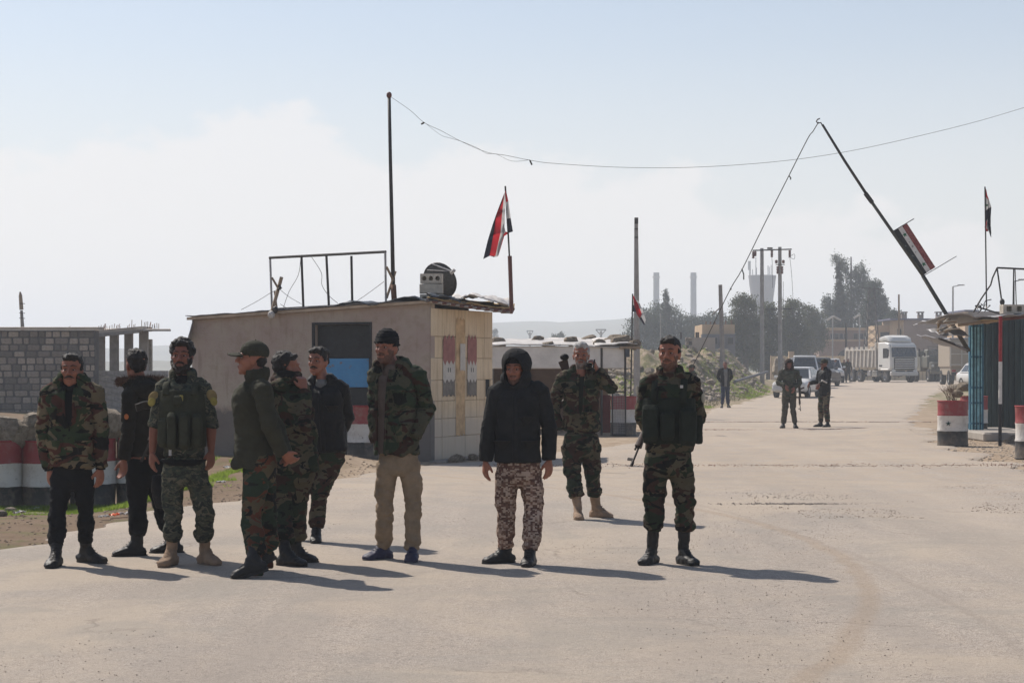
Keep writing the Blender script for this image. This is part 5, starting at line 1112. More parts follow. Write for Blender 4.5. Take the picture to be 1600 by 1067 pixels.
# roof frame
rf = thing('roof_frame', w(1570, 480, 38), 'bent pipe frame standing on the canopy right of the limp flag', 'metal frame')
def pipe(name, pts, r=.016, mat=m_iron, par=rf): return MB().tube([w(*p) for p in pts], r, 6).build(name, mat, par)
pipe('pipe', [(1521, 488, 38), (1533, 467, 38), (1548, 445, 38), (1551, 434, 38), (1558, 418.5, 38)]); pipe('pipe', [(1558, 418.5, 38), (1580, 419.5, 38), (1610, 421, 38), (1650, 423, 38)], .02)
pipe('pipe', [(1558, 419, 38), (1564, 462, 38), (1566, 478, 38)]); pipe('pipe', [(1584, 420, 38), (1583, 478, 38)], .014); pipe('pipe', [(1586, 420, 38), (1588, 478, 38)], .010)
pipe('pipe', [(1537, 476, 38), (1540, 470, 37.9), (1549, 468, 37.9)], .01); pipe('pipe', [(1524, 478, 38), (1535, 482, 37.9), (1562, 490, 37.8)], .016)
mb = MB(); rs_ = random.Random(9)
for k in range(16): x, y = 1540 + rs_.uniform(-13, 10), 481 + rs_.uniform(-4, 5); mb.tube([w(x, y, 37.8), w(x + rs_.uniform(-9, 9), y + rs_.uniform(-6, 6), 37.7)], .010, 4)
tag(mb.build('scrap_tangle', m_iron, None), 'tangle of scrap wire and rods at the foot of the limp flag staff', 'scrap')
tag(MB().ell(w(1566, 472, 37.9), (.05, .05, .07), 10).build('floodlight', m_iron, None), 'small dark floodlight hanging on the roof frame', 'lamp')
bc_ = hollow('hollow_block', w(1582, 483, 36.9), .44, .17, .2, .10, 'pale hollow block with two square openings lying on the canopy', None, holes=2, round_=False)
# striped post
sp_ = thing('striped_post', w(1562.5, 697, 36.9), 'thin red white and black striped post holding the canopy', 'post')
for y0, y1, m_ in ((494, 565, m_red), (565, 631, m_white), (631, 697, m_blackp)): MB().tube([w(1563.5 - (y1 - 494) * .005, y1, 36.5), w(1563.5 - (y0 - 494) * .005, y0, 36.5)], .034 if m_ is not m_white else .036, 12).build('post_band', m_, sp_, smooth=2)
# twigs in the drum
tw = thing('dry_twigs', w(1488, 628, 36.9), 'bare dry twigs sprouting from the starred oil drum', 'twigs'); rs_ = random.Random(11)
for k in range(17):
    b0 = w(1488 + rs_.uniform(-6, 8), 629, 36.9 + rs_.uniform(-.1, .1)); pts = [b0]; d = Vector((rs_.uniform(-.7, .25), rs_.uniform(-.4, .4), 1)).normalized()
    for q in range(5): d = (d + Vector((rs_.uniform(-.35, .2), rs_.uniform(-.3, .3), rs_.uniform(-.15, .2)))).normalized(); pts.append(pts[-1] + d * rs_.uniform(.05, .10))
    MB().tube(pts, [.007, .006, .005, .004, .003, .002], 4).build('twig', M('twig_bark', (.16, .10, .07)), tw)
    p_ = pts[3]; MB().tube([p_, p_ + Vector((rs_.uniform(-.12, .1), 0, rs_.uniform(.03, .13)))], [.004, .002], 4).build('twig', M('twig_bark', (.16, .10, .07)), tw)
# barrier boom, raised
DB_ = 40.0
bm2 = thing('barrier_boom', w(1512, 545, DB_), 'raised dark barrier pole with a painted flag board, its tip tied by a rope', 'barrier')
MB().tube([w(1514, 549, DB_), w(1442, 431, DB_)], [.045, .042], 10).build('boom_pole', M('boom_paint', (.055, .05, .04), rough=.6, vs=8), bm2, smooth=True)
MB().tube([w(1443, 432, DB_), w(1360, 313, DB_)], [.036, .034], 10).build('boom_pole', M('boom_paint', (.055, .05, .04)), bm2, smooth=True)
MB().tube([w(1360, 313, DB_), w(1320, 252, DB_), w(1285, 195, DB_)], [.032, .029, .025], 10).build('boom_pole', m_iron, bm2, smooth=True)
MB().tube([w(1363, 317, DB_), w(1352, 302, DB_)], .048, 8).build('boom_clamp', m_iron, bm2)
MB().tube([w(*p, DB_) for p in ((1285, 196), (1282.5, 192), (1278, 193), (1275.5, 190), (1277.5, 187), (1281, 185.5))], .014, 6).build('boom_hook', m_iron, bm2)
A_, B_, C2, D2 = w(1395, 361, DB_), w(1440.5, 431.5, DB_), w(1461.5, 417.5, DB_), w(1417, 349, DB_)
dn = (B_ - A_).normalized(); pn_ = (D2 - A_).normalized(); Lb = (B_ - A_).length; Wd = (D2 - A_).length; yv = Vector((0, 1, 0))
fb = MB().prism([A_, B_, C2, D2], (0, .02, 0)).build('flag_board', m_galv, bm2)
for a, b_, m_ in ((0.0, .36, m_blackp), (.36, .65, m_white), (.65, 1, None)):
    m_ = m_ or M('board_red', (.26, .03, .032), rough=.7, vs=22, var=.6, col2=(.34, .10, .09))
    q = [A_ + pn_ * Wd * a, B_ + (C2 - B_) * a, B_ + (C2 - B_) * b_, A_ + pn_ * Wd * b_]; MB().prism([p - yv * .004 for p in q], (0, .003, 0)).build('painted_band', m_, fb)
for t in (.17, .82):
    mb = MB(); add_star(mb, A_ + dn * Lb * t + pn_ * Wd * .5 - yv * .0065, dn, pn_, -yv, .058, rot=.3); mb.build('star', M('star_bright_green', (.01, .11, .05)), fb)
mb = MB()
for t, s_ in ((.33, .022), (.43, .03), (.55, .018)): add_star(mb, A_ + dn * Lb * t + pn_ * Wd * (.5 + .03 * math.sin(t * 30)) - yv * .0065, dn, pn_, -yv, s_)
for t, a in ((.36, .16), (.58, .18), (.60, .24)): add_star(mb, A_ + dn * Lb * t + pn_ * Wd * a - yv * .0065, dn, pn_, -yv, .02)
mb.build('paint_spot', M('grey_spots', (.20, .20, .18)), fb)
bar('board_rod', w(1393, 363, DB_), w(1428, 342, DB_), .010, m_iron, bm2); bar('board_rod', w(1440, 433, DB_), w(1494.5, 400.5, DB_), .008, m_iron, bm2)
rp_ = crom([tuple(w(x, y, DB_ + q)) for x, y, q in ((1279, 191, 0), (1270, 206, .05), (1262, 217, .1), (1232, 276, .3), (1195, 349, .6), (1160, 420, .9), (1141, 452, 1.2), (1112, 512, 1.6), (1092, 553, 2.0), (1068, 600, 2.4), (1052, 632, 2.6))], 4)
ro = thing('barrier_rope', w(1052, 640, 43), 'taut dark rope running from the boom tip down to the left', 'rope'); MB().tube([Vector(p) for p in rp_], .010, 5).build('rope_line', m_wire, ro)
for x, y, x2, y2 in ((1233, 275, 1235, 281), (1159, 420, 1162, 437), (1141, 450, 1141, 453)): MB().tube([w(x, y, DB_ + .3 if x > 1200 else DB_ + 1), w((x + x2) / 2 + 1.5, (y + y2) / 2, DB_ + .5 if x > 1200 else DB_ + 1), w(x2, y2, DB_ + .5 if x > 1200 else DB_ + 1)], .014, 5).build('rope_knot', m_wire, ro)
# small clutter by the booth
for x, y, l in ((1448, 641, 'low heap of dirt lumps beyond the starred drum'),): pass
# ================================================================ trees
m_leaf = leafmat('dark_leaves', (.016, .023, .018), (.058, .070, .050)); m_leaf2 = leafmat('olive_leaves', (.025, .03, .02), (.10, .10, .06)); m_cyp = leafmat('cypress_leaves', (.018, .024, .016), (.04, .048, .03), .1); m_bark = M('bark', (.10, .08, .065), vs=4)
def tree(name, base, D, blobs, label, cat='tree', nleaf=9000, leaf=1.0, mat=m_leaf, group=None, seed=0, droop=0, trunk_r=.25, ybase=592):
    """blobs: (x, y, rx, ry) in picture rows at distance D; leaves fill the outer shell of each, in clumps"""
    rs = np.random.RandomState(seed + 100); k = D / 3000.0; b0 = w(base, ybase, D); b0.z = gz1(b0.x, D) - .1
    t = thing(name, b0, label, cat, group); V = []; Q = []
    area = np.array([b[2] * b[3] for b in blobs], float); cnt = (nleaf * 1.35 * area / area.sum()).astype(int)
    mb = MB(); mb.tube([b0, b0 + Vector((.1, 0, 1.5)), b0 + Vector((0, .1, max(2., (ybase - blobs[0][1]) * k)))], [trunk_r, trunk_r * .8, trunk_r * .35], 8)
    for (x, y, rx, ry), n_ in zip(blobs, cnt):
        c = w(x, y, D); dp = rs.uniform(-.5, .5) * rx * k; c.y += dp; r3 = np.array([rx * k, rx * k * .9, ry * k])
        mid = (b0 + c) / 2; mid.x = b0.x * .6 + c.x * .4; mb.tube([Vector((b0.x, b0.y, b0.z + 1.2)), mid, c], [trunk_r * .5, trunk_r * .3, trunk_r * .1], 6)
        ncl = max(10, n_ // 26); d = rs.normal(size=(ncl, 3)); d /= np.linalg.norm(d, axis=1)[:, None]; rad = rs.uniform(.25, 1, ncl) ** .45 * (1 + .22 * fbm(d * 1.7 + seed, seed, 3))
        cc = d * rad[:, None] * r3[None] + np.array(c)[None]
        for q in range(0, ncl, 9): mb.tube([c, Vector(cc[q])], [trunk_r * .12, trunk_r * .04], 4)
        cid = rs.randint(0, ncl, n_); sz = (.16 * min(r3) + 1.6 * k); off = rs.normal(size=(n_, 3)) * sz * np.array([1, 1, .75 + droop]); off[:, 2] -= abs(rs.normal(size=n_)) * sz * droop
        Q.append(cc[cid] + off)
    Q = np.concatenate(Q); N = len(Q); s = rs.uniform(.7, 1.5, N) * 1.45 * k * leaf; a = rs.normal(size=(N, 3)); a /= np.linalg.norm(a, axis=1)[:, None]; b_ = rs.normal(size=(N, 3)); b_ -= (b_ * a).sum(1)[:, None] * a; b_ /= np.linalg.norm(b_, axis=1)[:, None]
    V = np.stack([Q - a * s[:, None], Q - b_ * s[:, None] * .5, Q + a * s[:, None], Q + b_ * s[:, None] * .5], 1); Fc = np.arange(4 * N).reshape(-1, 4)
    mb.build('trunk', m_bark, t); arrays_obj('crown', V.reshape(-1, 3), Fc, mat, t); return t
TG = 'trees beyond the checkpoint'
tree('broadleaf_tree', 1000, 235, [(1002, 530, 26, 38), (985, 548, 20, 28), (1012, 505, 20, 22), (1000, 560, 26, 24)], 'broad dark tree behind the rifleman, at the left end of the tree belt', seed=1, group=TG, nleaf=11000)
tree('broadleaf_tree', 1045, 240, [(1040, 500, 28, 26), (1055, 530, 26, 34), (1030, 545, 28, 32), (1060, 555, 22, 24)], 'tall dark tree under the left chimney behind the rifleman', seed=2, group=TG, nleaf=13000)
tree('conifer_tree', 1041, 238, [(1041, 478, 5, 14), (1040.5, 461, 3.5, 10), (1041, 495, 7, 12), (1041, 515, 9, 14)], 'spindly conifer tip sticking out of the dark trees', seed=3, group=TG, nleaf=1500, mat=m_cyp)
tree('broadleaf_tree', 1085, 262, [(1078, 510, 18, 18), (1095, 520, 22, 24), (1085, 548, 28, 26), (1112, 500, 14, 13), (1125, 512, 16, 20), (1118, 535, 18, 25)], 'low dark tree row under the right chimney', seed=4, group=TG, nleaf=12000)
tree('broadleaf_tree', 1165, 182, [(1163, 480, 19, 21), (1150, 512, 15, 25), (1172, 520, 20, 34), (1160, 548, 22, 26)], 'grey green tree in front of the water tower, left of the twin pole', seed=5, group=TG, nleaf=13000, mat=m_leaf2)
tree('broadleaf_tree', 1200, 186, [(1200, 495, 16, 22), (1205, 530, 22, 32), (1190, 560, 20, 20)], 'grey green tree standing between the two concrete poles', seed=6, group=TG, nleaf=10000, mat=m_leaf2)
tree('broadleaf_tree', 1240, 190, [(1238, 488, 18, 22), (1228, 520, 18, 28), (1245, 530, 22, 34), (1230, 560, 20, 18)], 'grey green tree right of the twin pole', seed=7, group=TG, nleaf=11000, mat=m_leaf2)
tree('broadleaf_tree', 1268, 215, [(1264, 495, 13, 18), (1278, 503, 14, 18), (1270, 528, 22, 26), (1255, 545, 18, 20)], 'smaller tree left of the long pinkish building', seed=8, group=TG, nleaf=8000, mat=m_leaf2)
tree('cypress_tree', 1312, 236, [(1311, 418, 3, 12), (1311, 440, 4.5, 20), (1312, 470, 6, 26), (1312, 505, 7.5, 30)], 'narrow dark cypress at the left of the tall tree group', 'cypress', seed=9, nleaf=4500, mat=m_cyp)
tree('eucalyptus_tree', 1330, 245, [(1308, 404, 9, 7), (1320, 415, 8, 12), (1331, 440, 11, 20), (1345, 430, 12, 16), (1350, 455, 16, 22), (1325, 470, 18, 22), (1300, 480, 14, 18), (1290, 470, 6, 10), (1340, 495, 34, 24), (1310, 500, 22, 18)], 'tallest feathery eucalyptus with drooping sprays behind the cypress', seed=10, droop=.7, nleaf=15000, leaf=.9)
tree('broadleaf_tree', 1368, 232, [(1366, 455, 12, 18), (1375, 478, 12, 20), (1368, 498, 20, 22), (1388, 492, 8, 9), (1378, 515, 14, 14)], 'dark tree right of the lattice pylon', seed=11, group=TG, nleaf=9000)
tree('broadleaf_tree', 1398, 228, [(1398, 498, 13, 11), (1390, 508, 13, 10)], 'round dark bush tree beside the chimneyed building', seed=12, group=TG, nleaf=3500)
tree('cypress_tree', 1358, 226, [(1358, 490, 7, 22), (1357, 515, 8, 20)], 'dark columnar cypress behind the lattice pylon', 'cypress', seed=13, nleaf=3000, mat=m_cyp)
tree('cypress_tree', 773.5, 480, [(773.5, 524, 2.2, 11), (773.5, 538, 2.6, 12)], 'tiny far cypress just right of the guard house', 'cypress', seed=14, nleaf=500, mat=m_cyp, trunk_r=.2, ybase=578)
tree('far_tree', 873, 330, [(868, 527, 6, 4), (876, 524, 4, 3)], 'low far dark bush above the shelter roof', 'tree', seed=15, nleaf=500, trunk_r=.15, ybase=578)
tree('broadleaf_tree', 1110, 300, [(1085, 545, 30, 22), (1135, 545, 26, 26), (1020, 560, 30, 18), (1185, 550, 24, 26)], 'long low dark hedge of trees closing the view behind the ruined wall', seed=16, group=TG, nleaf=14000)
# ================================================================ vehicles
def paint(name, col, rough=.35, dirt=.4):
    m, n, b = newmat(name); v = coord(n); s = n.nodes.new('ShaderNodeSeparateXYZ'); lk(n, v, s.inputs[0]); t = tex(n, 'noise', v, 2.5, 7, .65)
    lo = n.nodes.new('ShaderNodeMapRange'); lo.inputs[1].default_value = 1.3; lo.inputs[2].default_value = .2; lo.inputs[4].default_value = 1; lk(n, s.outputs['Z'], lo.inputs[0])
    f = math_(n, 'MULTIPLY', math_(n, 'ADD', lo.outputs[0], .35), math_(n, 'MULTIPLY', t.outputs['Fac'], dirt * 1.6), True)
    lk(n, mixc(n, f, col, (.33, .27, .20)), b.inputs['Base Color']); b.inputs['Roughness'].default_value = rough; return m
m_carw = paint('white_car_paint', (.66, .66, .66)); m_card = paint('dark_car_paint', (.05, .055, .065)); m_truckw = paint('truck_white', (.62, .61, .58), .45, .5); m_trucktan = paint('truck_tan', (.27, .22, .165), .6, .5); m_mil = paint('drab_green', (.06, .065, .05), .6, .5)
m_glassc = M('car_glass', (.02, .024, .028), rough=.12, var=.1, spec=.8); m_tyre = M('tyre', (.03, .029, .028), vs=12); m_rim = M('wheel_rim', (.32, .31, .30), rough=.4, metal=.5); m_lamp = M('lamp_glass', (.55, .55, .52), rough=.15); m_chrome = M('chrome', (.5, .5, .5), rough=.25, metal=.9)
def wheel(par, x, y, r, wd, side):
    mb = MB(); prof = [(r * .62, -wd / 2), (r * .93, -wd / 2), (r, -wd * .36), (r, wd * .36), (r * .93, wd / 2), (r * .62, wd / 2), (r * .62, -wd / 2)]; mb.lathe((0, 0, 0), prof, 22)
    o = world_org(par); T = Matrix.Translation(Vector((x, y, r))) @ Matrix.Rotation(PI / 2, 4, 'Y'); mb.v = [tuple(T @ Vector(p) + o) for p in mb.v]; wh = mb.build('wheel', m_tyre, par, smooth=2)
    mb = MB(); mb.lathe((0, 0, 0), [(0, wd * .12), (r * .2, wd * .14), (r * .24, wd * .05), (r * .5, -.01), (r * .63, wd * .40), (r * .63, -wd * .3)], 18); T = Matrix.Translation(Vector((x, y, r))) @ Matrix.Rotation(PI / 2 * side, 4, 'Y'); mb.v = [tuple(T @ Vector(p) + o) for p in mb.v]; mb.build('rim', m_rim, wh, smooth=2)
    return wh
def slab(name, quad, mat, par, th=.012):
    q = [Vector(p) for p in quad]; nrm = (q[1] - q[0]).cross(q[3] - q[0]).normalized(); return MB().prism([p + nrm * th for p in q], -nrm * (th + .015)).build(name, mat, par)
def car(kind, label, loc, rz_, mat, roofrack=False):
    t = thing('parked_car' if kind != 'van' else 'parked_minibus', (0, 0, 0), label, 'car' if kind != 'van' else 'minibus', 'vehicles waiting along the road')
    sp = dict(sedan=dict(L=4.2, W=.83, hood=.86, belt=.92, roof=1.42, fw=-.75, rf=-.15, rr=1.05, bw=1.6, tr=.98), van=dict(L=4.6, W=.86, hood=1.05, belt=1.1, roof=1.92, fw=-1.75, rf=-1.15, rr=2.1, bw=2.28, tr=1.1), suv=dict(L=4.6, W=.90, hood=1.08, belt=1.12, roof=1.80, fw=-.95, rf=-.35, rr=1.9, bw=2.2, tr=1.1), pickup=dict(L=4.9, W=.86, hood=1.02, belt=1.08, roof=1.72, fw=-.95, rf=-.4, rr=.55, bw=.75, tr=1.05))[kind]
    L, W = sp['L'], sp['W']; r = .31 if kind == 'sedan' else .36; y0, y1 = -L / 2, L / 2
    mb = MB(); st_ = [(y0, .88, .34, sp['hood'] - .22), (y0 + .06, .95, .28, sp['hood'] - .14), (y0 + .3, .99, .25, sp['hood'] - .06), (sp['fw'] - .1, 1.0, .24, sp['hood'] + .02), (sp['fw'] + .1, 1.0, .24, sp['belt']), (sp['bw'], 1.0, .24, sp['belt'] + .03), (y1 - .25, .98, .27, sp['tr']), (y1 - .05, .94, .32, sp['tr'] - .06), (y1, .88, .4, sp['tr'] - .14)]
    mb.tube([(0, y, (a + b_) / 2) for y, _, a, b_ in st_], [(W * k, (b_ - a) / 2) for _, k, a, b_ in st_], 24, ux=Vector((1, 0, 0)), pw=5); mb.build('car_body', mat, t, smooth=2)
    bl, rf_, g = sp['belt'] - .03, sp['roof'], .76
    cb = [(-W * .96, sp['fw'], bl), (W * .96, sp['fw'], bl), (W * .96, sp['bw'], bl + .02), (-W * .96, sp['bw'], bl + .02)]; ct = [(-W * g, sp['rf'], rf_ - .02), (W * g, sp['rf'], rf_ - .02), (W * g, sp['rr'], rf_ - .03), (-W * g, sp['rr'], rf_ - .03)]
    mb = MB(); mb.add(cb + ct, [(0, 1, 5, 4), (1, 2, 6, 5), (2, 3, 7, 6), (3, 0, 4, 7), (4, 5, 6, 7)]); mb.build('cabin', mat, t)
    mb = MB(); ym, yl = (sp['rf'] + sp['rr']) / 2, (sp['rr'] - sp['rf']) / 2; mb.tube([(0, ym - yl - .05, rf_ - .015), (0, ym - yl * .6, rf_), (0, ym + yl * .6, rf_), (0, ym + yl + .05, rf_ - .02)], [(W * g * .96, .03), (W * g * 1.03, .05), (W * g * 1.03, .05), (W * g * .95, .03)], 16, ux=Vector((1, 0, 0)), pw=4); mb.build('roof', mat, t, smooth=2)
    def quad(i, j, a, b_, c, d):
        A, B2, C3, D3 = Vector(cb[i]), Vector(cb[j]), Vector(ct[j]), Vector(ct[i]); f = lambda u, v: (A * (1 - u) + B2 * u) * (1 - v) + (D3 * (1 - u) + C3 * u) * v; return [f(a, c), f(b_, c), f(b_, d), f(a, d)]
    slab('windscreen', quad(0, 1, .06, .94, .08, .92), m_glassc, t); slab('rear_window', quad(2, 3, .08, .92, .12, .9), m_glassc, t)
    n_ = 2 if kind in ('sedan', 'suv') else (3 if kind == 'van' else 1)
    for k in range(n_):
        a, b_ = .07 + .88 * k / n_, .07 + .88 * (k + 1) / n_ - .03; slab('side_window', quad(1, 2, a, b_, .12, .9), m_glassc, t); slab('side_window', quad(3, 0, 1 - b_, 1 - a, .12, .9), m_glassc, t)
    for s in (-1, 1):
        MB().tube([(s * W * .68, y0 + .10, sp['hood'] - .26), (s * W * .68, y0 - .015, sp['hood'] - .27)], (.17, .08), 12, ux=Vector((1, 0, 0)), pw=4).build('headlight', m_lamp, t, smooth=2)
        MB().box((s * (W + .1), sp['fw'] + .25, sp['belt'] + .07), (.18, .08, .14), ch=.02).build('mirror', mat, t)
        MB().box((s * W * .8, y1 - .03, sp['tr'] - .2), (.2, .08, .2), ch=.02).build('tail_light', m_red, t)
        for y in (y0 + .82, y1 - .85): wheel(t, s * (W - .09), y, r, .2, s)
    MB().box((0, y0 - .0, sp['hood'] - .27), (W * .9, .05, .13), ch=.01).build('grille', m_blackp, t); MB().box((0, y0 + .02, .42), (W * 1.9, .12, .2), ch=.04).build('bumper', mat if kind != 'pickup' else m_blackp, t); MB().box((0, y0 - .05, .44), (.45, .02, .11)).build('number_plate', m_white, t)
    if roofrack: MB().box((0, ym, rf_ + .12), (1.1, 1.5, .14), ch=.04).build('roof_rack', m_card, t)
    t.location = loc; t.rotation_euler.z = rz_; return t
def cl(x, D): X = (x - 800) * D / 3000; return (X, D, gz1(X, D))
car('sedan', 'white saloon car facing the camera behind the hooded rifleman in the road', cl(1246, 92), R(-20), m_carw)
car('van', 'white minibus behind the white saloon, seen over it from the front', cl(1257, 116), R(-8), m_carw)
car('suv', 'dark roofed car behind the man in the black jacket in the road', cl(1279, 124), R(6), m_card)
car('pickup', 'white pickup truck left of the two far soldiers', cl(1297, 140), R(-5), m_carw)
car('sedan', 'white car half hidden behind the folded blue door', cl(1536, 112), R(10), m_carw)
car('suv', 'dark car roof showing over the minibus', cl(1253, 140), R(0), m_card)
# dump truck
dt = thing('dump_truck', (0, 0, 0), 'white dump truck with ribbed tipper body and wide windscreen driving towards the gate', 'dump truck'); Z = Vector
m_tip = M('tipper_grey', (.42, .38, .33), rough=.7, vs=2, var=.2)
mb = MB(); cw = 1.22
prof = [(-1.05, .95), (-1.15, 1.25), (-1.12, 2.0), (-.98, 2.75), (-.75, 3.12), (-.2, 3.22), (1.0, 3.2), (1.05, .95)]
def cab_sect(k): return [(k * cw, y, z) for y, z in prof]
mb.prism([(-cw, y, z) for y, z in prof], (2 * cw, 0, 0)); o = mb.build('cab', m_truckw, dt); bv = o.modifiers.new('b', 'BEVEL'); bv.width = .12; bv.segments = 3; bv.limit_method = 'ANGLE'
mb = MB(); mb.tube([(0, .95, 3.45), (0, .2, 3.52), (0, -.25, 3.42), (0, -.5, 3.26)], [(1.1, .22), (1.12, .26), (1.08, .2), (1.0, .06)], 18, ux=Vector((1, 0, 0)), pw=4); mb.build('roof_spoiler', m_truckw, dt, smooth=2)
slab('windscreen', [(-1.08, -1.15, 2.02), (1.08, -1.15, 2.02), (1.04, -.99, 2.84), (-1.04, -.99, 2.84)], m_glassc, dt, .02)
slab('sun_visor', [(-1.1, -1.12, 2.80), (1.1, -1.12, 2.80), (1.05, -.95, 3.02), (-1.05, -.95, 3.02)], m_truckw, dt, .03)
for s in (-1, 1):
    q = [(s * cw, -.80, 1.95), (s * cw, .1, 1.95), (s * cw, .1, 2.72), (s * cw, -.65, 2.72)]; slab('side_window', q if s > 0 else q[::-1], m_glassc, dt, .01)
    MB().box((s * (cw + .18), -1.05, 2.35), (.16, .14, .62), ch=.04).build('mirror', m_blackp, dt); MB().tube([(s * cw, -.9, 2.75), (s * (cw + .18), -1.05, 2.7)], .02, 6).build('mirror_arm', m_blackp, dt)
    MB().box((s * .95, -1.17, .92), (.36, .06, .24), ch=.03).build('headlight', m_lamp, dt)
    MB().box((s * (cw + .01), .5, 1.35), (.03, .5, .12), ch=.01).build('door_handle', m_blackp, dt)
for k in range(5): MB().box((0, -1.19, 1.16 + k * .17), (1.75 - .02 * k, .07, .075), ch=.02).build('grille_bar', m_truckw, dt)
MB().box((0, -1.155, 1.5), (1.8, .05, .95)).build('grille', m_blackp, dt); MB().box((0, -1.13, .70), (2.42, .25, .34), ch=.05).build('bumper', m_truckw, dt); MB().box((0, -1.27, .72), (.52, .02, .12)).build('number_plate', m_white, dt)
for s, ya in ((-1, -.15), (1, -.15)): MB().box((s * 1.13, ya - .05, 1.02), (.32, 1.35, .16), ch=.06).build('mudguard', m_truckw, dt)
for s in (-1, 1):
    for y in (-.2, 4.2, 5.55): wheel(dt, s * 1.06, y, .53, .34, s)
    MB().box((s * .45, 2.8, .85), (.12, 6.4, .24)).build('chassis_rail', m_blackp, dt)
for s in (-1, 1): MB().box((s * .95, 1.7, .72), (.45, .95, .5), ch=.05).build('fuel_tank', m_chrome, dt); MB().box((s * .95, 2.65, .72), (.42, .6, .45), ch=.04).build('battery_box', m_galv, dt)
MB().box((0, 4.9, .55), (2.0, .2, .2)).build('axle', m_blackp, dt)
y0, y1, zb0, zt0 = 1.25, 6.6, 1.28, 2.62
mb = MB(); mb.box((0, (y0 + y1) / 2, zb0), (2.4, y1 - y0, .14)); mb.build('tipper_floor', m_tip, dt)
for s in (-1, 1): MB().box((s * 1.2, (y0 + y1) / 2, (zb0 + zt0) / 2), (.06, y1 - y0, zt0 - zb0)).build('tipper_side', m_tip, dt)
MB().box((0, y0, 1.9), (2.42, .07, 1.7)).build('headboard', m_tip, dt); MB().box((0, y0 - .45, 3.12), (2.3, 1.0, .06), rot=Matrix.Rotation(R(6), 3, 'X')).build('canopy_shield', m_tip, dt); MB().box((0, y1, 1.9), (2.42, .07, 1.3)).build('tailgate', m_tip, dt)
for s in (-1, 1):
    MB().box((s * 1.24, (y0 + y1) / 2, zt0 - .02), (.12, y1 - y0, .12), ch=.02).build('top_rail', m_tip, dt); MB().box((s * 1.23, y0 + .02, 2.2), (.14, .2, 2.0), ch=.02).build('corner_post', m_tip, dt)
    for k in range(8):
        yy = y0 + .45 + k * .68; MB().prism([(s * 1.235, yy, zb0 - .05), (s * 1.235, yy + .20, zb0 - .05), (s * 1.235, yy + .05, zt0), (s * 1.235, yy - .15, zt0)], (s * .10, 0, 0)).build('tipper_rib', m_tip, dt)
    for k in range(6): MB().prism([(s * 1.19, y0 + .5 + k * .85, zt0), (s * 1.19, y0 + 1.1 + k * .85, zt0), (s * 1.19, y0 + 1.0 + k * .85, zt0 + .26), (s * 1.19, y0 + .6 + k * .85, zt0 + .26)], (s * .05, 0, 0)).build('side_board', m_tip, dt)
mb = MB(); v = []; 
for i in range(13):
    for j in range(7): v.append((-1.1 + j * 2.2 / 6, y0 + .1 + i * (y1 - y0 - .2) / 12, zt0 - .25 + .38 * math.sin(i * PI / 12) ** .6 * math.sin(j * PI / 6) ** .6 + random.uniform(-.03, .03)))
mb.add(v, [(i * 7 + j, (i + 1) * 7 + j, (i + 1) * 7 + j + 1, i * 7 + j + 1) for i in range(12) for j in range(6)]); mb.build('load', m_dirt, dt, smooth=True)
dt.location = cl(1402, 143); dt.rotation_euler.z = R(17); dt.scale = (.93,) * 3
# drab military truck, tan tarpaulined truck
mt = thing('military_truck', (0, 0, 0), 'dusty dark green truck right of the dump truck, seen from the front', 'truck')
MB().box((0, 0, 1.55), (1.9, 1.6, 1.0), ch=.12).build('cab', m_mil, mt); MB().box((0, -.95, 1.2), (1.7, .9, .7), ch=.1).build('bonnet', m_mil, mt); MB().box((0, -.1, 2.2), (1.8, .9, .6), ch=.08).build('cab_top', m_mil, mt); MB().box((0, 2.6, 1.6), (2.0, 3.6, 1.6), ch=.05).build('cargo_body', m_mil, mt)
slab('windscreen', [(-.8, -.56, 1.98), (.8, -.56, 1.98), (.78, -.56, 2.42), (-.78, -.56, 2.42)], m_glassc, mt); MB().box((0, -1.45, .75), (1.9, .15, .25), ch=.03).build('bumper', m_mil, mt)
for k in range(6): MB().box((-.5 + k * .2, -1.41, 1.22), (.05, .03, .4)).build('grille_bar', m_blackp, mt)
for s in (-1, 1):
    MB().lathe((0, 0, 0), [(0, 0), (.1, 0), (.12, .05)], 12).build('spare', m_blackp, mt) if False else None
    MB().box((s * .75, -1.42, 1.25), (.2, .06, .2), ch=.04).build('headlight', m_lamp, mt); MB().box((s * 1.15, -.7, 2.1), (.12, .06, .3), ch=.02).build('mirror', m_blackp, mt)
    for y in (-.9, 2.4, 3.4): wheel(mt, s * .85, y, .5, .3, s)
for x in (-.7, 0, .7): MB().tube([(x, -.2, 2.5), (x, -.2, 2.72)], .03, 6).build('roof_rod', m_mil, mt)
MB().tube([(-.8, -.2, 2.72), (.8, -.2, 2.72)], .03, 6).build('roof_rail', m_mil, mt)
mt.location = cl(1463, 148); mt.rotation_euler.z = R(6)
tt = thing('tan_truck', (0, 0, 0), 'tan box bodied truck seen from behind under the canopy edge', 'truck')
MB().box((0, 0, 2.1), (2.3, 4.5, 1.85), ch=.06).build('box_body', m_trucktan, tt); MB().box((0, 0, 3.06), (2.34, 4.55, .1), ch=.03).build('body_roof', m_tarpg, tt); MB().box((0, .1, .95), (2.1, 4.2, .6), ch=.06).build('lower_body', m_trucktan, tt)
for z in (1.35, 2.05, 2.75): MB().box((0, -2.28, z), (2.3, .05, .07)).build('body_rail', m_tip, tt)
for x in (-1.1, -.38, .38, 1.1): MB().box((x, -2.29, 2.1), (.07, .06, 1.8)).build('body_post', m_tip, tt)
MB().box((0, -2.3, .75), (2.1, .1, .18)).build('rear_bumper', m_blackp, tt)
for s in (-1, 1):
    MB().box((s * .9, -2.33, .95), (.25, .05, .14)).build('tail_light', m_red, tt)
    for y in (-1.4, 1.6): wheel(tt, s * .95, y, .5, .32, s)
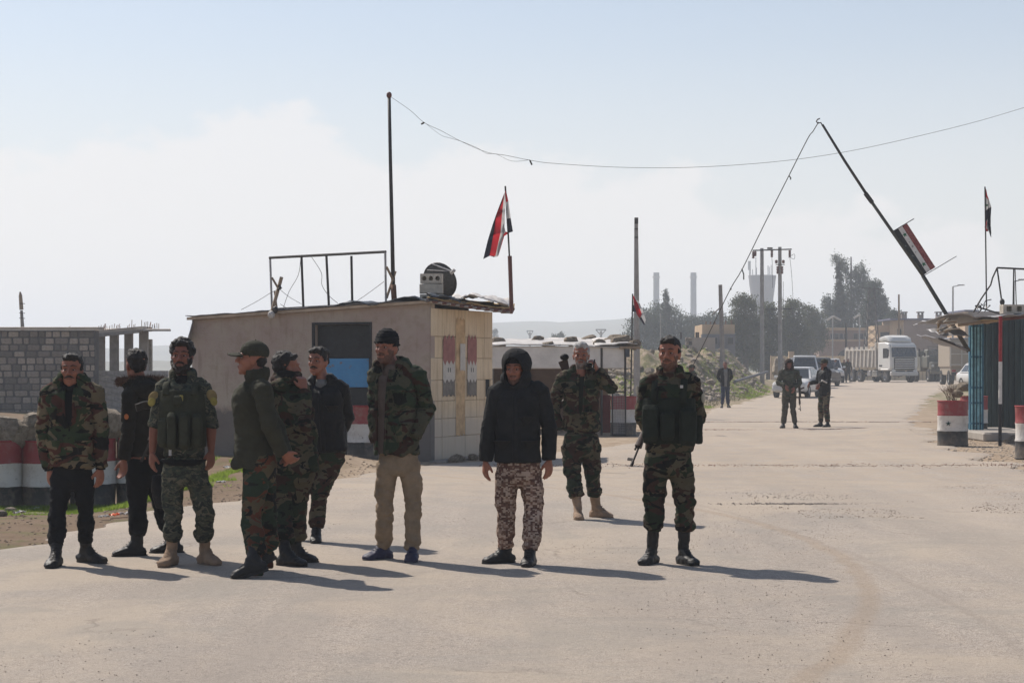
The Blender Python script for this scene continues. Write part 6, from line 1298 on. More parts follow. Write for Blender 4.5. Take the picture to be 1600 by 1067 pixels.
tt.location = cl(1502, 128); tt.rotation_euler.z = R(-3)
# ================================================================ people
def skinmat(name, col):
    m, n, b = newmat(name); v = coord(n); t = tex(n, 'noise', v, 14, 5, .6)
    c = ramp(n, t.outputs['Fac'], [(.3, tuple(x * .82 for x in col)), (.7, tuple(x * 1.12 for x in col))]); lk(n, c, b.inputs['Base Color'])
    b.inputs['Roughness'].default_value = .58; b.inputs['Subsurface Weight'].default_value = .12; b.inputs['Subsurface Radius'].default_value = (.012, .004, .002); b.inputs['Subsurface Scale'].default_value = 1
    bump(n, b, tex(n, 'noise', v, 120, 3, .6).outputs['Fac'], .25, .002); return m
m_skin = skinmat('skin', (.265, .098, .056)); m_skin2 = skinmat('skin_tanned', (.20, .068, .04)); m_lip = M('lips', (.15, .055, .045), rough=.5)
def hairmat(name, c): return M(name, c, rough=.6, vs=30, var=.4, bs=160, bst=1.0, bd=.012, stretch=(1, 1, .35))
m_hair = hairmat('black_hair', (.018, .014, .012)); m_grey = hairmat('grey_hair', (.34, .33, .32)); m_beard = hairmat('dark_beard', (.026, .017, .013)); m_gbeard = hairmat('grey_beard', (.20, .16, .14)); m_stub = M('stubble', (.115, .058, .042), rough=.8, vs=60, bs=200)
m_eyew = M('eye_white', (.25, .21, .19), rough=.3); m_iris = M('iris', (.02, .012, .01), rough=.2)
W1 = ((.085, .07, .042), (.036, .05, .026), (.085, .04, .028), (.014, .014, .013))
m_wood1 = camo('woodland_parka', ((0.133, 0.105, 0.065), (0.032, 0.045, 0.023), (0.072, 0.030, 0.022), (0.012, 0.011, 0.010)), 4.4)
m_wood2 = camo('woodland_parka_green', ((0.029, 0.042, 0.024), (0.070, 0.065, 0.042), (0.040, 0.019, 0.014), (0.009, 0.010, 0.009)), 4.1)
m_wood3 = camo('woodland_uniform', ((0.084, 0.070, 0.045), (0.024, 0.033, 0.019), (0.043, 0.023, 0.017), (0.010, 0.010, 0.009)), 5.1)
m_wood4 = camo('woodland_rust_trousers', ((0.090, 0.070, 0.042), (0.024, 0.037, 0.022), (0.101, 0.035, 0.019), (0.014, 0.013, 0.012)), 4.4)
m_multi = camo('speckled_uniform', ((.078, .075, .052), (.048, .055, .042), (.030, .034, .028), (.115, .105, .075)), 13, (.4, .5, .6))
m_desert = camo('digital_desert', ((.30, .20, .15), (.16, .09, .065), (.40, .30, .235), (.105, .058, .045)), 17, (.4, .48, .56), digital=.017, stretch=(1, 1, 1.5))
def fab(name, c, **k): return M(name, tuple(x * .70 for x in c), rough=k.pop('rough', .9), vs=k.pop('vs', 9), var=k.pop('var', .2), bs=36, bst=.7, bd=.012, spec=.15, **k)
m_bk = fab('black_cloth', (.012, .012, .014)); m_bk2 = fab('black_nylon', (.016, .015, .016), rough=.6); m_olive = fab('olive_jacket', (.052, .050, .034)); m_coat = fab('dark_olive_coat', (.034, .030, .024)); m_charc = fab('charcoal_jacket', (.026, .026, .027)); m_beige = fab('beige_trousers', (.33, .245, .165)); m_shirt = fab('taupe_jumper', (.155, .115, .095)); m_vest = fab('drab_vest', (.060, .062, .042)); m_vest2 = fab('dark_vest', (.026, .032, .024)); m_bootb = M('black_leather', (.013, .012, .012), rough=.55, vs=18, bs=40, bd=.006); m_boott = M('tan_suede', (.26, .175, .115), rough=.85, vs=14, bs=60); m_bluesh = M('navy_shoe', (.022, .022, .055), rough=.6, vs=14); m_sole = M('rubber_sole', (.03, .028, .027), rough=.8); m_greysole = M('grey_sole', (.09, .09, .10), rough=.8)
m_fur = M('brown_fur', (.10, .055, .038), vs=40, var=.5, bs=90, bd=.02); m_yel = M('yellow_patch', (.27, .22, .06), vs=30); m_ochre = M('ochre_scarf', (.22, .16, .07), vs=20); m_denim = fab('dark_denim', (.035, .045, .085)); m_greycl = fab('grey_shirt', (.22, .21, .20)); m_blueu = fab('blue_uniform', (.05, .065, .10))
def folds(amp=.010, f=7, fz=2.2, seed=0, hot=None):
    def fn(P, N):
        zz_ = P[:, 2]; P = P @ np.array([[.93, .28, .2], [-.3, .94, .12], [-.16, -.17, .97]])
        q = P * np.array([f, f, f * fz]); q = q + .55 * np.stack([vn(P * 5 + 3, seed), vn(P * 5 + 9, seed), vn(P * 5 + 17, seed)], -1)
        n1 = vn(q, seed); n2 = vn(q * 2.1 + 5, seed + 1); n3 = vn(P * 3.2, seed + 2)
        n4 = vn(q * 4.3 + 9, seed + 4); d = amp * .85 * (1.8 * np.abs(n1) ** .8 - .5) + amp * .55 * (1.7 * np.abs(n2) ** .85 - .45) + amp * .30 * (1.6 * np.abs(n4) - .4) + amp * .4 * n3
        if hot:
            m = np.zeros(len(P))
            for z, s_ in hot: m += np.exp(-((zz_ - z) / s_) ** 2)
            d = d * (1 + .55 * m)
        return d
    return fn
def fur_tris(name, pts, dirs, ln, mat, par, n, wd=.004, seed=0):
    rs = np.random.RandomState(seed); i = rs.randint(0, len(pts), n); p = pts[i] + rs.normal(0, .010, (n, 3)); d = dirs[i] + rs.normal(0, .45, (n, 3)); d /= np.linalg.norm(d, axis=1)[:, None]
    s = rs.normal(size=(n, 3)); s -= (s * d).sum(1)[:, None] * d; s /= np.linalg.norm(s, axis=1)[:, None]; V = np.stack([p - s * wd, p + s * wd, p + d * (ln * rs.uniform(.5, 1.1, n))[:, None]], 1)
    return arrays_obj(name, V.reshape(-1, 3), np.arange(3 * n).reshape(-1, 3), mat, par)
def hand(mb, wr, d, n, s=1.0, curl=.35, thumb=1, spread=.10):
    """palm, four separate fingers of unequal length, thumb off the side of the palm near the wrist; n = way the palm faces"""
    d = Vector(d).normalized(); n = Vector(n); n = (n - d * n.dot(d)).normalized(); l = d.cross(n).normalized() * thumb; wr = Vector(wr)
    mb.tube([wr - d * .03, wr + d * .012, wr + d * .05 * s, wr + d * .088 * s], [(.024, .02), (.028, .019), (.041 * s, .017 * s), (.040 * s, .014 * s)], 12, ux=l)
    for k, (o, ln) in enumerate(((.030, .070), (.0105, .080), (-.0095, .075), (-.029, .058))):
        b0 = wr + d * .080 * s + l * o * s; dd = (d + l * o * spread * 12).normalized(); p = [b0]
        for q, fr_ in enumerate((.45, .31, .24)):
            a = curl * (.7 + q * .75) + k * .04; v_ = dd * math.cos(a) + n * math.sin(a); p.append(p[-1] + v_ * ln * fr_ * s)
        mb.tube(p, [.0098 * s, .0090 * s, .0082 * s, .0062 * s], 8)
    b0 = wr + d * .025 * s + l * .030 * s; v_ = (d * .72 + l * .55 + n * .45).normalized(); v2 = (d * .9 + l * .12 + n * .55).normalized()
    mb.tube([b0 - v_ * .02, b0 + v_ * .030 * s, b0 + v_ * .030 * s + v2 * .026 * s, b0 + v_ * .030 * s + v2 * .046 * s], [.015 * s, .012 * s, .0105 * s, .008 * s], 8)
def rotm(yaw, pitch=0, roll=0):                       # yaw > 0 turns the face towards image left
    return Matrix.Rotation(-yaw, 3, 'Z') @ Matrix.Rotation(roll, 3, 'Y') @ Matrix.Rotation(pitch, 3, 'X')
def person(S):
    """joint positions come from the photograph as (row, column) points set at the person's own distance"""
    D = S['D']; k = D / 3000.0; near = S.get('near', True); vx = 1.0 if near else 2.2
    def w3(p, z=0): return w(p[0], p[1], D + (p[2] if len(p) > 2 else 0))
    fy = max(S['feet'][0][1], S['feet'][1][1]); bz = gz1((S['head'][0] - 800) * k, D)
    root = thing('person', (float((S['feet'][0][0] + S['feet'][1][0]) / 2 - 800) * k, D, bz), S['label'], 'person', S.get('group'))
    yaw = R(S.get('yaw', 0)); hy = R(S.get('hyaw', S.get('yaw', 0))); hp_ = R(S.get('hpitch', 0)); Rb = rotm(yaw); Rh = rotm(hy, hp_, R(S.get('hroll', 0)))
    ux = Rb @ Vector((1, 0, 0)); fwd = Rb @ Vector((0, -1, 0)); up = Vector((0, 0, 1)); hs = S.get('hs', 1.0)
    H = w3(S['head']); sh = [w3(p) for p in S['sh']]; el = [w3(p) for p in S['el']]; wr = [w3(p) for p in S['wr']]; hip = [w3(p) for p in S['hip']]; kn = [w3(p) for p in S['kn']]
    an = []
    for x, y, ang in [f_[:3] for f_ in S['feet']]:
        Df = foot_D(y, bz) if S.get('footdepth', True) else D; Df = min(max(Df, D - .45), D + .6); p = Vector(((x - 800) * Df / 3000, Df, bz + .105)); an.append(p)
    for i in (0, 1): kn[i].y = kn[i].y * .3 + (hip[i].y + an[i].y) / 2 * .7 + S.get('knd', 0)
    shc = (sh[0] + sh[1]) / 2; pel = (hip[0] + hip[1]) / 2; nb = Vector((shc.x * .6 + H.x * .4, shc.y * .6 + H.y * .4, shc.z + S.get('nz', .052)))
    # ---- one continuous body
    mb = MB(); hc = H; X_, Y_, Z_ = Rh @ Vector((1, 0, 0)), Rh @ Vector((0, -1, 0)), Rh @ Vector((0, 0, 1))
    def hl(x, y, z): return hc + X_ * (x * hs) + Y_ * (y * hs) + Z_ * (z * hs)      # y forwards
    mb.ell(hl(0, -.012, .045), (.076 * hs, .092 * hs, .078 * hs), 18, Rh); mb.ell(hl(0, .020, -.020), (.064 * hs, .064 * hs, .082 * hs), 18, Rh); mb.ell(hl(0, .045, -.060), (.052 * hs, .042 * hs, .050 * hs), 14, Rh); mb.ell(hl(0, .072, -.092), (.021 * hs, .018 * hs, .017 * hs), 10, Rh)
    for s in (-1, 1):
        mb.ell(hl(s * .038, .060, -.012), (.021 * hs, .022 * hs, .022 * hs), 10, Rh); mb.ell(hl(s * .070, -.012, -.012), (.008 * hs, .020 * hs, .031 * hs), 10, Rh); mb.ell(hl(s * .074, -.018, -.002), (.009 * hs, .016 * hs, .018 * hs), 8, Rh)
        mb.tube([hl(s * .012, .086, .030), hl(s * .030, .083, .034), hl(s * .050, .066, .028)], [.009 * hs, .010 * hs, .008 * hs], 8)
    mb.tube([hl(0, .080, .030), hl(0, .096, .006), hl(0, .108, -.012), hl(0, .104, -.025)], [.009 * hs, .010 * hs, .0125 * hs, .012 * hs], 8)
    for s in (-1, 1): mb.ell(hl(s * .014, .092, -.022), (.010 * hs, .012 * hs, .009 * hs), 8, Rh)
    mb.tube([hl(-.022, .080, -.049), hl(0, .090, -.047), hl(.022, .080, -.049)], [.006 * hs, .008 * hs, .006 * hs], 8); mb.tube([hl(-.020, .080, -.061), hl(0, .089, -.062), hl(.020, .080, -.061)], [.006 * hs, .009 * hs, .006 * hs], 8)
    mb.tube([nb - up * .06, nb + up * .01, hl(0, -.022, -.05), hl(0, -.015, -.01)], [(.075, .06), .060, .056, .055], 14)
    ud = pel - nb
    mb.tube([nb - up * .02, nb + ud * .12, nb + ud * .35, nb + ud * .7, pel, pel - up * .06], [(.08, .06), (.15, .085), (.155, .10), (.135, .09), (.15, .10), (.12, .09)], 16, ux=ux)
    for i in (0, 1):
        mb.tube([sh[i] + (shc - sh[i]) * .35, sh[i], el[i]], [.055, .052, .040], 10); mb.tube([el[i], el[i] + (wr[i] - el[i]) * .3, wr[i]], [.041, .042 if S.get('bare') else .036, .026], 10)
        mb.tube([hip[i] + up * .02, kn[i], an[i]], [.070, .046, .032], 10); fa = R(S['feet'][i][2]); fd = Vector((math.sin(fa), -math.cos(fa), 0)); mb.tube([an[i] - up * .05 - fd * .03, an[i] - up * .055 + fd * .10], [.034, .025], 8)
        hd = S['hand'][i] if S.get('hand') else None
        if hd != 'hidden':
            d_ = (wr[i] - el[i]).normalized(); side = 1 if i == 0 else -1; inn = ux * side
            if isinstance(hd, dict): hand(mb, wr[i], Vector(hd['d']), Vector(hd['n']), hd.get('s', 1) * 1.02, hd.get('curl', .4), hd.get('thumb', 1))
            else: hand(mb, wr[i], (d_ * .5 - up * .8 + fwd * .1), inn * .8 - fwd * .5 * 0 + (-fwd) * .55, 1.05, .42 if not isinstance(hd, (int, float)) else hd, 1 if i == 0 else -1)
    skin = S.get('skin', m_skin)
    Jm, Tm = S['jacket']['mat'], S['trousers']['mat']; stub = S.get('beardmat', m_beard) if S.get('beard', 0) > 0 else None; Hn, Xn, Yn, Zn, wn_, en_ = [np.array(v_) for v_ in (H, X_, Y_, Z_, wr, el)]
    def bodym(P):
        r = np.ones(len(P), int); r[P[:, 2] < pel.z + .10] = 2; q_ = P - Hn; r[P[:, 2] > nb.z - .02] = 0
        for i in (0, 1):
            if not (S.get('hand') and S['hand'][i] == 'hidden'): r[np.linalg.norm(P - wn_[i], axis=1) < .17] = 0
            if S.get('bare'): ax_ = wn_[i] - en_[i]; t_ = ((P - en_[i]) @ ax_) / (ax_ @ ax_); r[(t_ > .0) & (t_ < 1.1) & (np.linalg.norm(P - en_[i] - t_[:, None] * ax_, axis=1) < .06)] = 0
        if stub is not None:
            x_, y_, z_ = q_ @ Xn / hs, q_ @ Yn / hs, q_ @ Zn / hs; n_ = .010 * vn(P * 90, 3); bd = (z_ < -.030 - .5 * np.maximum(0, .045 - np.abs(x_)) * 0 + .02 * (np.abs(x_) > .05) + n_) & (z_ > -.125) & (y_ > -.005 + .012 * (z_ > -.04)) & (y_ < .13) & (np.abs(x_) < .078); lips = (np.abs(x_) < .024) & (z_ < -.046) & (z_ > -.064); cheek = (z_ > -.052 + n_) & (np.abs(x_) > .026) & (np.abs(x_) < .050) & (y_ > .03); nose = (z_ > -.034)& (np.abs(x_) < .03)
            r[bd & ~lips & ~cheek & ~nose] = 3
        return r
    remeshed('body', mb, .0070 * (1 if near else 2.4), skin, root, 2 if near else 1, mats=[skin, Jm, Tm, stub or skin], matfn=bodym)
    # ---- face detail, hair
    if near and not S.get('noface'):
        for s in (-1, 1):
            e = MB().ell(hl(s * .030, .073, .010), (.0120 * hs, .009 * hs, .0055 * hs), 10, Rh).build('eye', m_eyew, root, smooth=True); MB().ell(hl(s * .030 - .001, .0805, .0095), (.006 * hs, .003 * hs, .0052 * hs), 8, Rh).build('iris', m_iris, e, smooth=True)
            MB().tube([hl(s * .012, .095, .036), hl(s * .030, .094, .042), hl(s * .052, .074, .035)], [.003, .0042, .0022], 6).build('eyebrow', S.get('brow', m_hair), root, smooth=True)
            MB().tube([hl(s * .018, .083, .019), hl(s * .030, .0845, .0215), hl(s * .043, .077, .018)], [.003, .004, .003], 6).build('eyelid', skin, root, smooth=True)
        MB().tube([hl(-.021, .086, -.0545), hl(0, .0965, -.0535), hl(.021, .086, -.0545)], [.002, .0045, .002], 6).build('lips', m_lip, root, smooth=True)
    fz = folds(.004, 26, .8, 5)
    hair = S.get('hair', 'short'); hm_ = S.get('hairmat', m_hair)
    if hair in ('short', 'bushy'):
        g = 1.0 if hair == 'short' else 1.16; mb = MB(); mb.ell(hl(0, -.022, .056), (.079 * hs * (1 + (g - 1) * .8), .088 * hs, .075 * hs * g), 18, Rh); mb.ell(hl(0, -.055, .012), (.070 * hs, .050 * hs, .070 * hs), 14, Rh); mb.tube([hl(-.050, .045, .092), hl(0, .064, .100), hl(.050, .045, .092)], [(.022 if not (S.get('noface') or S.get('hat')) else .012) * hs * g, (.026 if not (S.get('noface') or S.get('hat')) else .012) * hs * g, (.022 if not (S.get('noface') or S.get('hat')) else .012) * hs * g], 10)
        if not S.get('noface'):
            for s in (-1, 1): mb.ell(hl(s * .067, .008, .034), (.008 * hs, .016 * hs, .026 * hs), 10, Rh)
        if S.get('hat'): mb.v = [tuple(hc + (Vector(p) - hc) * .93) for p in mb.v]
        remeshed('hair', mb, .007 * vx, hm_, root, 2, (lambda P, N: .009 * g * fbm(P * 42, 3, 2) + .006 * g * np.abs(vn(P * 22, 8))) if near else None)
    if S.get('moust'):
        MB().tube([hl(-.034, .078, -.048), hl(-.014, .096, -.039), hl(0, .100, -.037), hl(.014, .096, -.039), hl(.034, .078, -.048)], [.003, .0075, .007, .0075, .003], 8).build('moustache', S.get('beardmat', m_beard), root, smooth=True)
    if S.get('beard', 0) >= .8:
        a = S['beard']; mb = MB(); mb.tube([hl(-.066, .0, -.005), hl(-.062, .022, -.045), hl(-.038, .058, -.080), hl(0, .078, -.097), hl(.038, .058, -.080), hl(.062, .022, -.045), hl(.066, .0, -.005)], [(.010, .010), (.012 + .006 * a, .016), (.017 * a, .022), (.018 * a + .004, .020), (.017 * a, .022), (.012 + .006 * a, .016), (.010, .010)], 10); mb.ell(hl(0, .050, -.095), (.042 * hs, .036 * hs, .022 * a * hs), 12, Rh)
        remeshed('beard', mb, .006, S.get('beardmat', m_beard), root, 2, lambda P, N: .004 * fbm(P * 60, 3, 2))
    hw = S.get('hat')
    if hw == 'beanie':
        mb = MB(); mb.ell(hl(0, -.012, .062), (.086 * hs, .100 * hs, .092 * hs), 20, Rh); mb.tube([hl(.084 * math.cos(a), -.010 + .098 * math.sin(a), .038 - .016 * math.cos(a + 1.57)) for a in np.linspace(0, 2 * PI, 25)], .010, 8)
        remeshed('beanie', mb, .007, m_bk, root, 2, lambda P, N: .0025 * np.sin(P[:, 2] * 300) + .003 * vn(P * 30, 2), cut=lambda p: (p - np.array(hc)) @ np.array(Z_) < np.where((p - np.array(hc)) @ np.array(Y_) < .03, .016, .034) * hs)
    if hw == 'cap':
        mb = MB(); mb.ell(hl(0, -.014, .055), (.083 * hs, .103 * hs, .082 * hs), 20, Rh); o = remeshed('cap', mb, .007, m_olive, root, 2, cut=lambda p: (p - np.array(hc)) @ np.array(Z_) < .026 * hs)
        mb = MB(); v = []; nu_, nv_ = 12, 6
        for i in range(nu_ + 1):
            a = PI * (i / nu_ - .5)
            for j in range(nv_ + 1):
                r_ = j / nv_; v.append(hl(.080 * math.sin(a), .060 + .03 * math.cos(a) + r_ * .085 * math.cos(a) ** .6 if math.cos(a) > .01 else .06, .040 - .012 * abs(math.sin(a)) * 1.5 - .012 * r_ + .006))
        mb.add(v, [(i * 7 + j, (i + 1) * 7 + j, (i + 1) * 7 + j + 1, i * 7 + j + 1) for i in range(nu_) for j in range(nv_)]); b_ = mb.build('brim', m_olive, o, smooth=True); so = b_.modifiers.new('t', 'SOLIDIFY'); so.thickness = .007
        MB().ell(hl(0, -.014, .138), .006, 8).build('button', m_olive, o)
    if hw == 'hood' or hw == 'hoodsmall':
        mb = MB(); e = 1.0; mb.ell(hl(0, -.022, .042), (.112 * hs, .125 * hs, .118 * hs), 22, Rh); mb.ell(hl(0, -.005, -.055), (.118 * hs, .118 * hs, .085 * hs), 20, Rh); mb.ell(hl(0, -.0, -.115), (.128, .108, .055), 18, Rh); mb.ell(hl(0, -.07, -.02), (.09, .08, .12), 14, Rh)
        o = remeshed('hood', mb, .009 * (1 if near else 2), S['hoodmat'], root, 3, folds(.006, 9, 1, 3) if near else None, cut=lambda p: ((p - np.array(hc)) @ np.array(Y_) > .018) & ((((p - np.array(hc)) @ np.array(X_)) / .074) ** 2 + (((p - np.array(hc)) @ np.array(Z_) + .005) / .108) ** 2 < 1), solid=.012)
        mb = MB(); mb.tube([hl(.081 * math.sin(a), .052 + .012 * math.cos(a * 2), -.005 + .113 * math.cos(a)) for a in np.linspace(0, 2 * PI, 29)], .012, 8); mb.build('hood_edge', S['hoodmat'], o, smooth=True)
        if near: MB().ell(hl(0, -.008, .068), (.080 * hs, .090 * hs, .074 * hs), 18, Rh).build('cap', m_bk, root, smooth=True)
    # ---- jacket
    J = S['jacket']; hem = J['hem']; hz_ = CAMH - (hem - HOR) * k; bulk = J.get('bulk', 1.0); ctr0 = nb; hemc = Vector((pel.x + (J.get('hemdx', 0)) * k, pel.y, hz_))
    if 'cx' in J: hemc.x = (J['cx'] - 800) * k
    prof = J.get('prof') or [(0.0, .070, .066), (.035, .115, .085), (.10, .160, .108), (.22, .170, .126), (.42, .164, .130), (.65, .162, .128), (.85, .168, .130), (.97, .172, .132), (1.0, .166, .126)]
    wsc = J.get('w', 1.0); dsc = J.get('d', 1.0) ; bl_ = J.get('lean', [(0, 0), (1, 0)])
    mb = MB(); pts = []; rads = []
    for t_, a, b_ in prof:
        c = ctr0 * (1 - t_) + hemc * t_; off_ = np.interp(t_, [q[0] for q in bl_], [q[1] for q in bl_]); pts.append(c + fwd * off_); rads.append((a * wsc * bulk ** .5, b_ * dsc * bulk ** .5))
    mb.tube([Vector(q[:3]) for q in crom([tuple(p) + r_ for p, r_ in zip(pts, rads)], 3)], [(q[3], q[4]) for q in crom([tuple(p) + r_ for p, r_ in zip(pts, rads)], 3)], 26, ux=ux, pw=2.35)
    ar = J.get('arm', 1.0) * bulk; sl = J.get('sleeve', 1.0); arms_mb = []
    for i in (0, 1):
        am = MB(); S0 = sh[i] + up * .03; mid = S0 + (el[i] - S0) * .5; am.tube([S0 + (nb - S0) * .42 - up * .012, S0 + (nb - S0) * .15 - up * .012, S0 - up * .02, mid, el[i]], [.056 * ar, .066 * ar, .069 * ar, .060 * ar, .055 * ar], 14); am.ell(el[i], .056 * ar, 12)
        mb.tube([S0 + (nb - S0) * .55 - up * .01, S0 + (nb - S0) * .08 - up * .03], [.060 * ar, .062 * ar], 14)
        e2 = el[i] + (wr[i] - el[i]) * sl
        if J.get('rolled'):
            e2 = el[i] + (wr[i] - el[i]) * J['rolled']; am.tube([el[i], e2], [.056 * ar, .057 * ar], 14); am.tube([e2 - (e2 - el[i]).normalized() * .05, e2], [.062 * ar, .063 * ar], 14)
        else: am.tube([el[i], el[i] + (e2 - el[i]) * .55, e2 - (e2 - el[i]).normalized() * .03, e2], [.055 * ar, .052 * ar, .048 * ar, .044 * ar], 14)
        arms_mb.append(am)
    if J.get('collar', 1):
        cs = J.get('collar', 1); arc = [(a, nb + ux * (.080 * math.sin(a)) * cs ** .5 + fwd * (-.070 * math.cos(a)) * cs ** .5 + up * (.040 * cs + .012 * math.cos(a))) for a in np.linspace(-2.5, 2.5, 17)]; mb.tube([p for a, p in arc], (.016, .036 * cs), 10, ux=[(ux * math.sin(a) - fwd * math.cos(a)) for a, p in arc])
    if J.get('hooddown'):
        hd_ = J['hooddown']; arc = [(a, nb + ux * (.115 * math.sin(a)) + fwd * (-.085 * math.cos(a)) + up * (.035 + .02 * math.cos(a))) for a in np.linspace(-2.1, 2.1, 17)]; mb.tube([p for a, p in arc], [(.032 * hd_ * (.6 + .4 * math.cos(a * .7)), .036 * hd_) for a, p in arc], 10); mb.ell(nb - fwd * .11 + up * .0, (.09 * hd_, .06 * hd_, .06 * hd_), 12)
    if J.get('pockets'):
        for sx, tt_, ww, hh in J['pockets']:
            c = ctr0 * (1 - tt_) + hemc * tt_; mb.tube([c + ux * sx + fwd * (.118 * dsc) + up * hh, c + ux * sx + fwd * (.124 * dsc) - up * hh], (ww, .022), 12, ux=ux, pw=5)
    arms_z = [(el[0].z, .07), (hz_, .05)]
    fo_ = folds(J.get('fold', .011), 6.5, 1.6, S.get('seed', 1), arms_z); op = J.get('open')
    def opened(P):
        x0, x1, _, tm, wd_ = op; c0, c1 = np.array(ctr0), np.array(hemc); t_ = (c0[2] - P[:, 2]) / (c0[2] - c1[2]); c_ = c0[None] * (1 - t_[:, None]) + c1[None] * t_[:, None]; lx_ = (P - c_) @ np.array(ux); fy_ = (P - c_) @ np.array(fwd)
        return (fy_ > .03) & (np.abs(lx_ - (x0 + (x1 - x0) * t_)) < wd_ * (1 - .3 * t_) * np.where(t_ > tm - .15, np.clip((tm - t_) / .15, 0, 1), 1)) & (t_ < tm) & (t_ > -.12)
    jk = remeshed('jacket', mb, (.0103 if near else .02), J['mat'], root, 2, ((lambda P, N: np.where(opened(P), -.016, fo_(P, N))) if op else fo_) if near else folds(.01, 5, 1.6, 1), mats=[J['mat']] + ([op[2]] if op else []), matfn=(lambda P: opened(P).astype(int)) if op else None)
    for i in (0, 1): remeshed('sleeve', arms_mb[i], (.0085 if near else .018), J['mat'], root, 2, folds(J.get('fold', .011) * .85, 8, 1.4, S.get('seed', 1) + 3 + i, [(el[i].z, .08)]) if near else folds(.008, 6, 1.6, 1))
    if near and J.get('zip'):
        pz = []; 
        for t_ in np.linspace(.08, .97, 14):
            c = ctr0 * (1 - t_) + hemc * t_; b_ = np.interp(t_, [q[0] for q in prof], [q[2] for q in prof]) * dsc * bulk ** .5; off_ = np.interp(t_, [q[0] for q in bl_], [q[1] for q in bl_]); pz.append(c + fwd * (b_ + off_ + .003))
        MB().tube(pz, (.020, .007), 8, ux=ux, pw=4).build('placket', J['mat'], jk, smooth=True)
    if op and near:
        for s_ in (-1, 1):
            pz = []
            for t_ in np.linspace(.0, min(.985, op[3] - .03), 16):
                c = ctr0 * (1 - t_) + hemc * t_; b_ = np.interp(t_, [q[0] for q in prof], [q[2] for q in prof]) * dsc * bulk ** .5; a_ = np.interp(t_, [q[0] for q in prof], [q[1] for q in prof]) * wsc * bulk ** .5
                xx = op[0] + (op[1] - op[0]) * t_ + s_ * op[4] * (1 - .3 * t_) * min(1, (op[3] - t_) / .15); e_ = (1 - min(.95, abs(xx / a_)) ** 2.35) ** (1 / 2.35); pz.append(c + ux * xx + fwd * (b_ * e_ + .004))
            MB().tube(pz, (.011, .010), 8, ux=ux).build('jacket_edge', J['mat'], jk, smooth=True)
    for sx, t_, hw_, hh_ in (J.get('flaps') or []):
        c = ctr0 * (1 - t_) + hemc * t_; b_ = np.interp(t_, [q[0] for q in prof], [q[2] for q in prof]) * dsc * bulk ** .5; a_ = np.interp(t_, [q[0] for q in prof], [q[1] for q in prof]) * wsc * bulk ** .5; e_ = (1 - min(.95, abs(sx / a_)) ** 2.35) ** (1 / 2.35)
        an_ = math.atan2(sx / a_ ** 2, e_ / b_); of_ = np.interp(t_, [q[0] for q in bl_], [q[1] for q in bl_]); p_ = c + ux * sx + fwd * (b_ * e_ + of_ + .003); nn_ = (fwd * math.cos(an_) + ux * math.sin(an_)); tt_ = up.cross(nn_).normalized()
        fm = MB().tube([p_ + up * hh_, p_ - up * hh_], (hw_, .011), 12, ux=tt_, pw=5); fm.tube([p_ + up * (hh_ + .004), p_ + up * (hh_ - .05)], (hw_ * 1.06, .016), 12, ux=tt_, pw=5); fm.build('jacket_pocket', J['mat'], jk, smooth=2)
        MB().ell(p_ + up * (hh_ - .04) + nn_ * .016, .006, 8).build('button', m_bk, jk)
    if J.get('hem_band'): MB().tube([hemc + up * .02, hemc - up * .03], (.19 * wsc, .125 * dsc), 24, ux=ux, pw=2.4).build('hem_band', J['hem_band'], jk, smooth=True)
    if J.get('cuffs'):
        for i in (0, 1): d_ = (wr[i] - el[i]).normalized(); MB().tube([wr[i] - d_ * .05, wr[i] + d_ * .012], [.043, .038], 14).build('cuff', J['cuffs'], jk, smooth=True)
    # neck garment
    if S.get('undershirt'): MB().tube([nb - up * .05 + fwd * .02, nb + up * .02, nb + up * .045], [(.075, .08), (.066, .068), (.060, .060)], 16, ux=ux).build('undershirt', S['undershirt'], root, smooth=True)
    # ---- trousers
    T = S['trousers']; b_ = T.get('w', 1.0); mb = MB(); wz = max(hip[0].z, hip[1].z) + .12; wc = Vector((pel.x, pel.y, wz))
    mb.tube([wc, pel + up * .03, pel - up * .05, pel - up * .10], [(.155 * b_, .108 * b_), (.172 * b_, .122 * b_), (.165 * b_, .12 * b_), (.11 * b_, .09)], 22, ux=ux, pw=2.4)
    hot = []
    for i in (0, 1):
        bz_ = an[i].z + T.get('cuff', .14); top = hip[i] - up * .0; K_ = kn[i]; A_2 = an[i]; q = (A_2 - K_); cf = K_ + q * ((K_.z - bz_) / max(.01, K_.z - A_2.z))
        seq = [(top, .098 * b_), (top + (K_ - top) * .4, .093 * b_), (top + (K_ - top) * .75, .082 * b_), (K_, .076 * b_), (K_ + (cf - K_) * .5, .074 * b_), (K_ + (cf - K_) * .85, (.068 if not T.get('blouse') else .078) * b_), (cf, (.060 if not T.get('blouse') else .062) * b_)]
        mb.tube([s_[0] for s_ in seq], [(s_[1] * .95, s_[1]) for s_ in seq], 18, ux=ux); hot += [(K_.z, .10), (bz_ + .05, .06)]
        if T.get('cargo'): c_ = top + (K_ - top) * .62 + ux * ((-1 if i == 0 else 1) * .066 * b_); mb.tube([c_ + up * .10, c_ + up * .06, c_ - up * .055, c_ - up * .10], [(.008, .050), (.020, .058), (.021, .058), (.008, .050)], 10, ux=ux, pw=3)
    remeshed('trousers', mb, (.0103 if near else .02), T['mat'], root, 4 if near else 2, folds(T.get('fold', .013) * .58, 6, 2.0, S.get('seed', 1) + 7, hot) if near else folds(.012, 5, 2.2, 3))
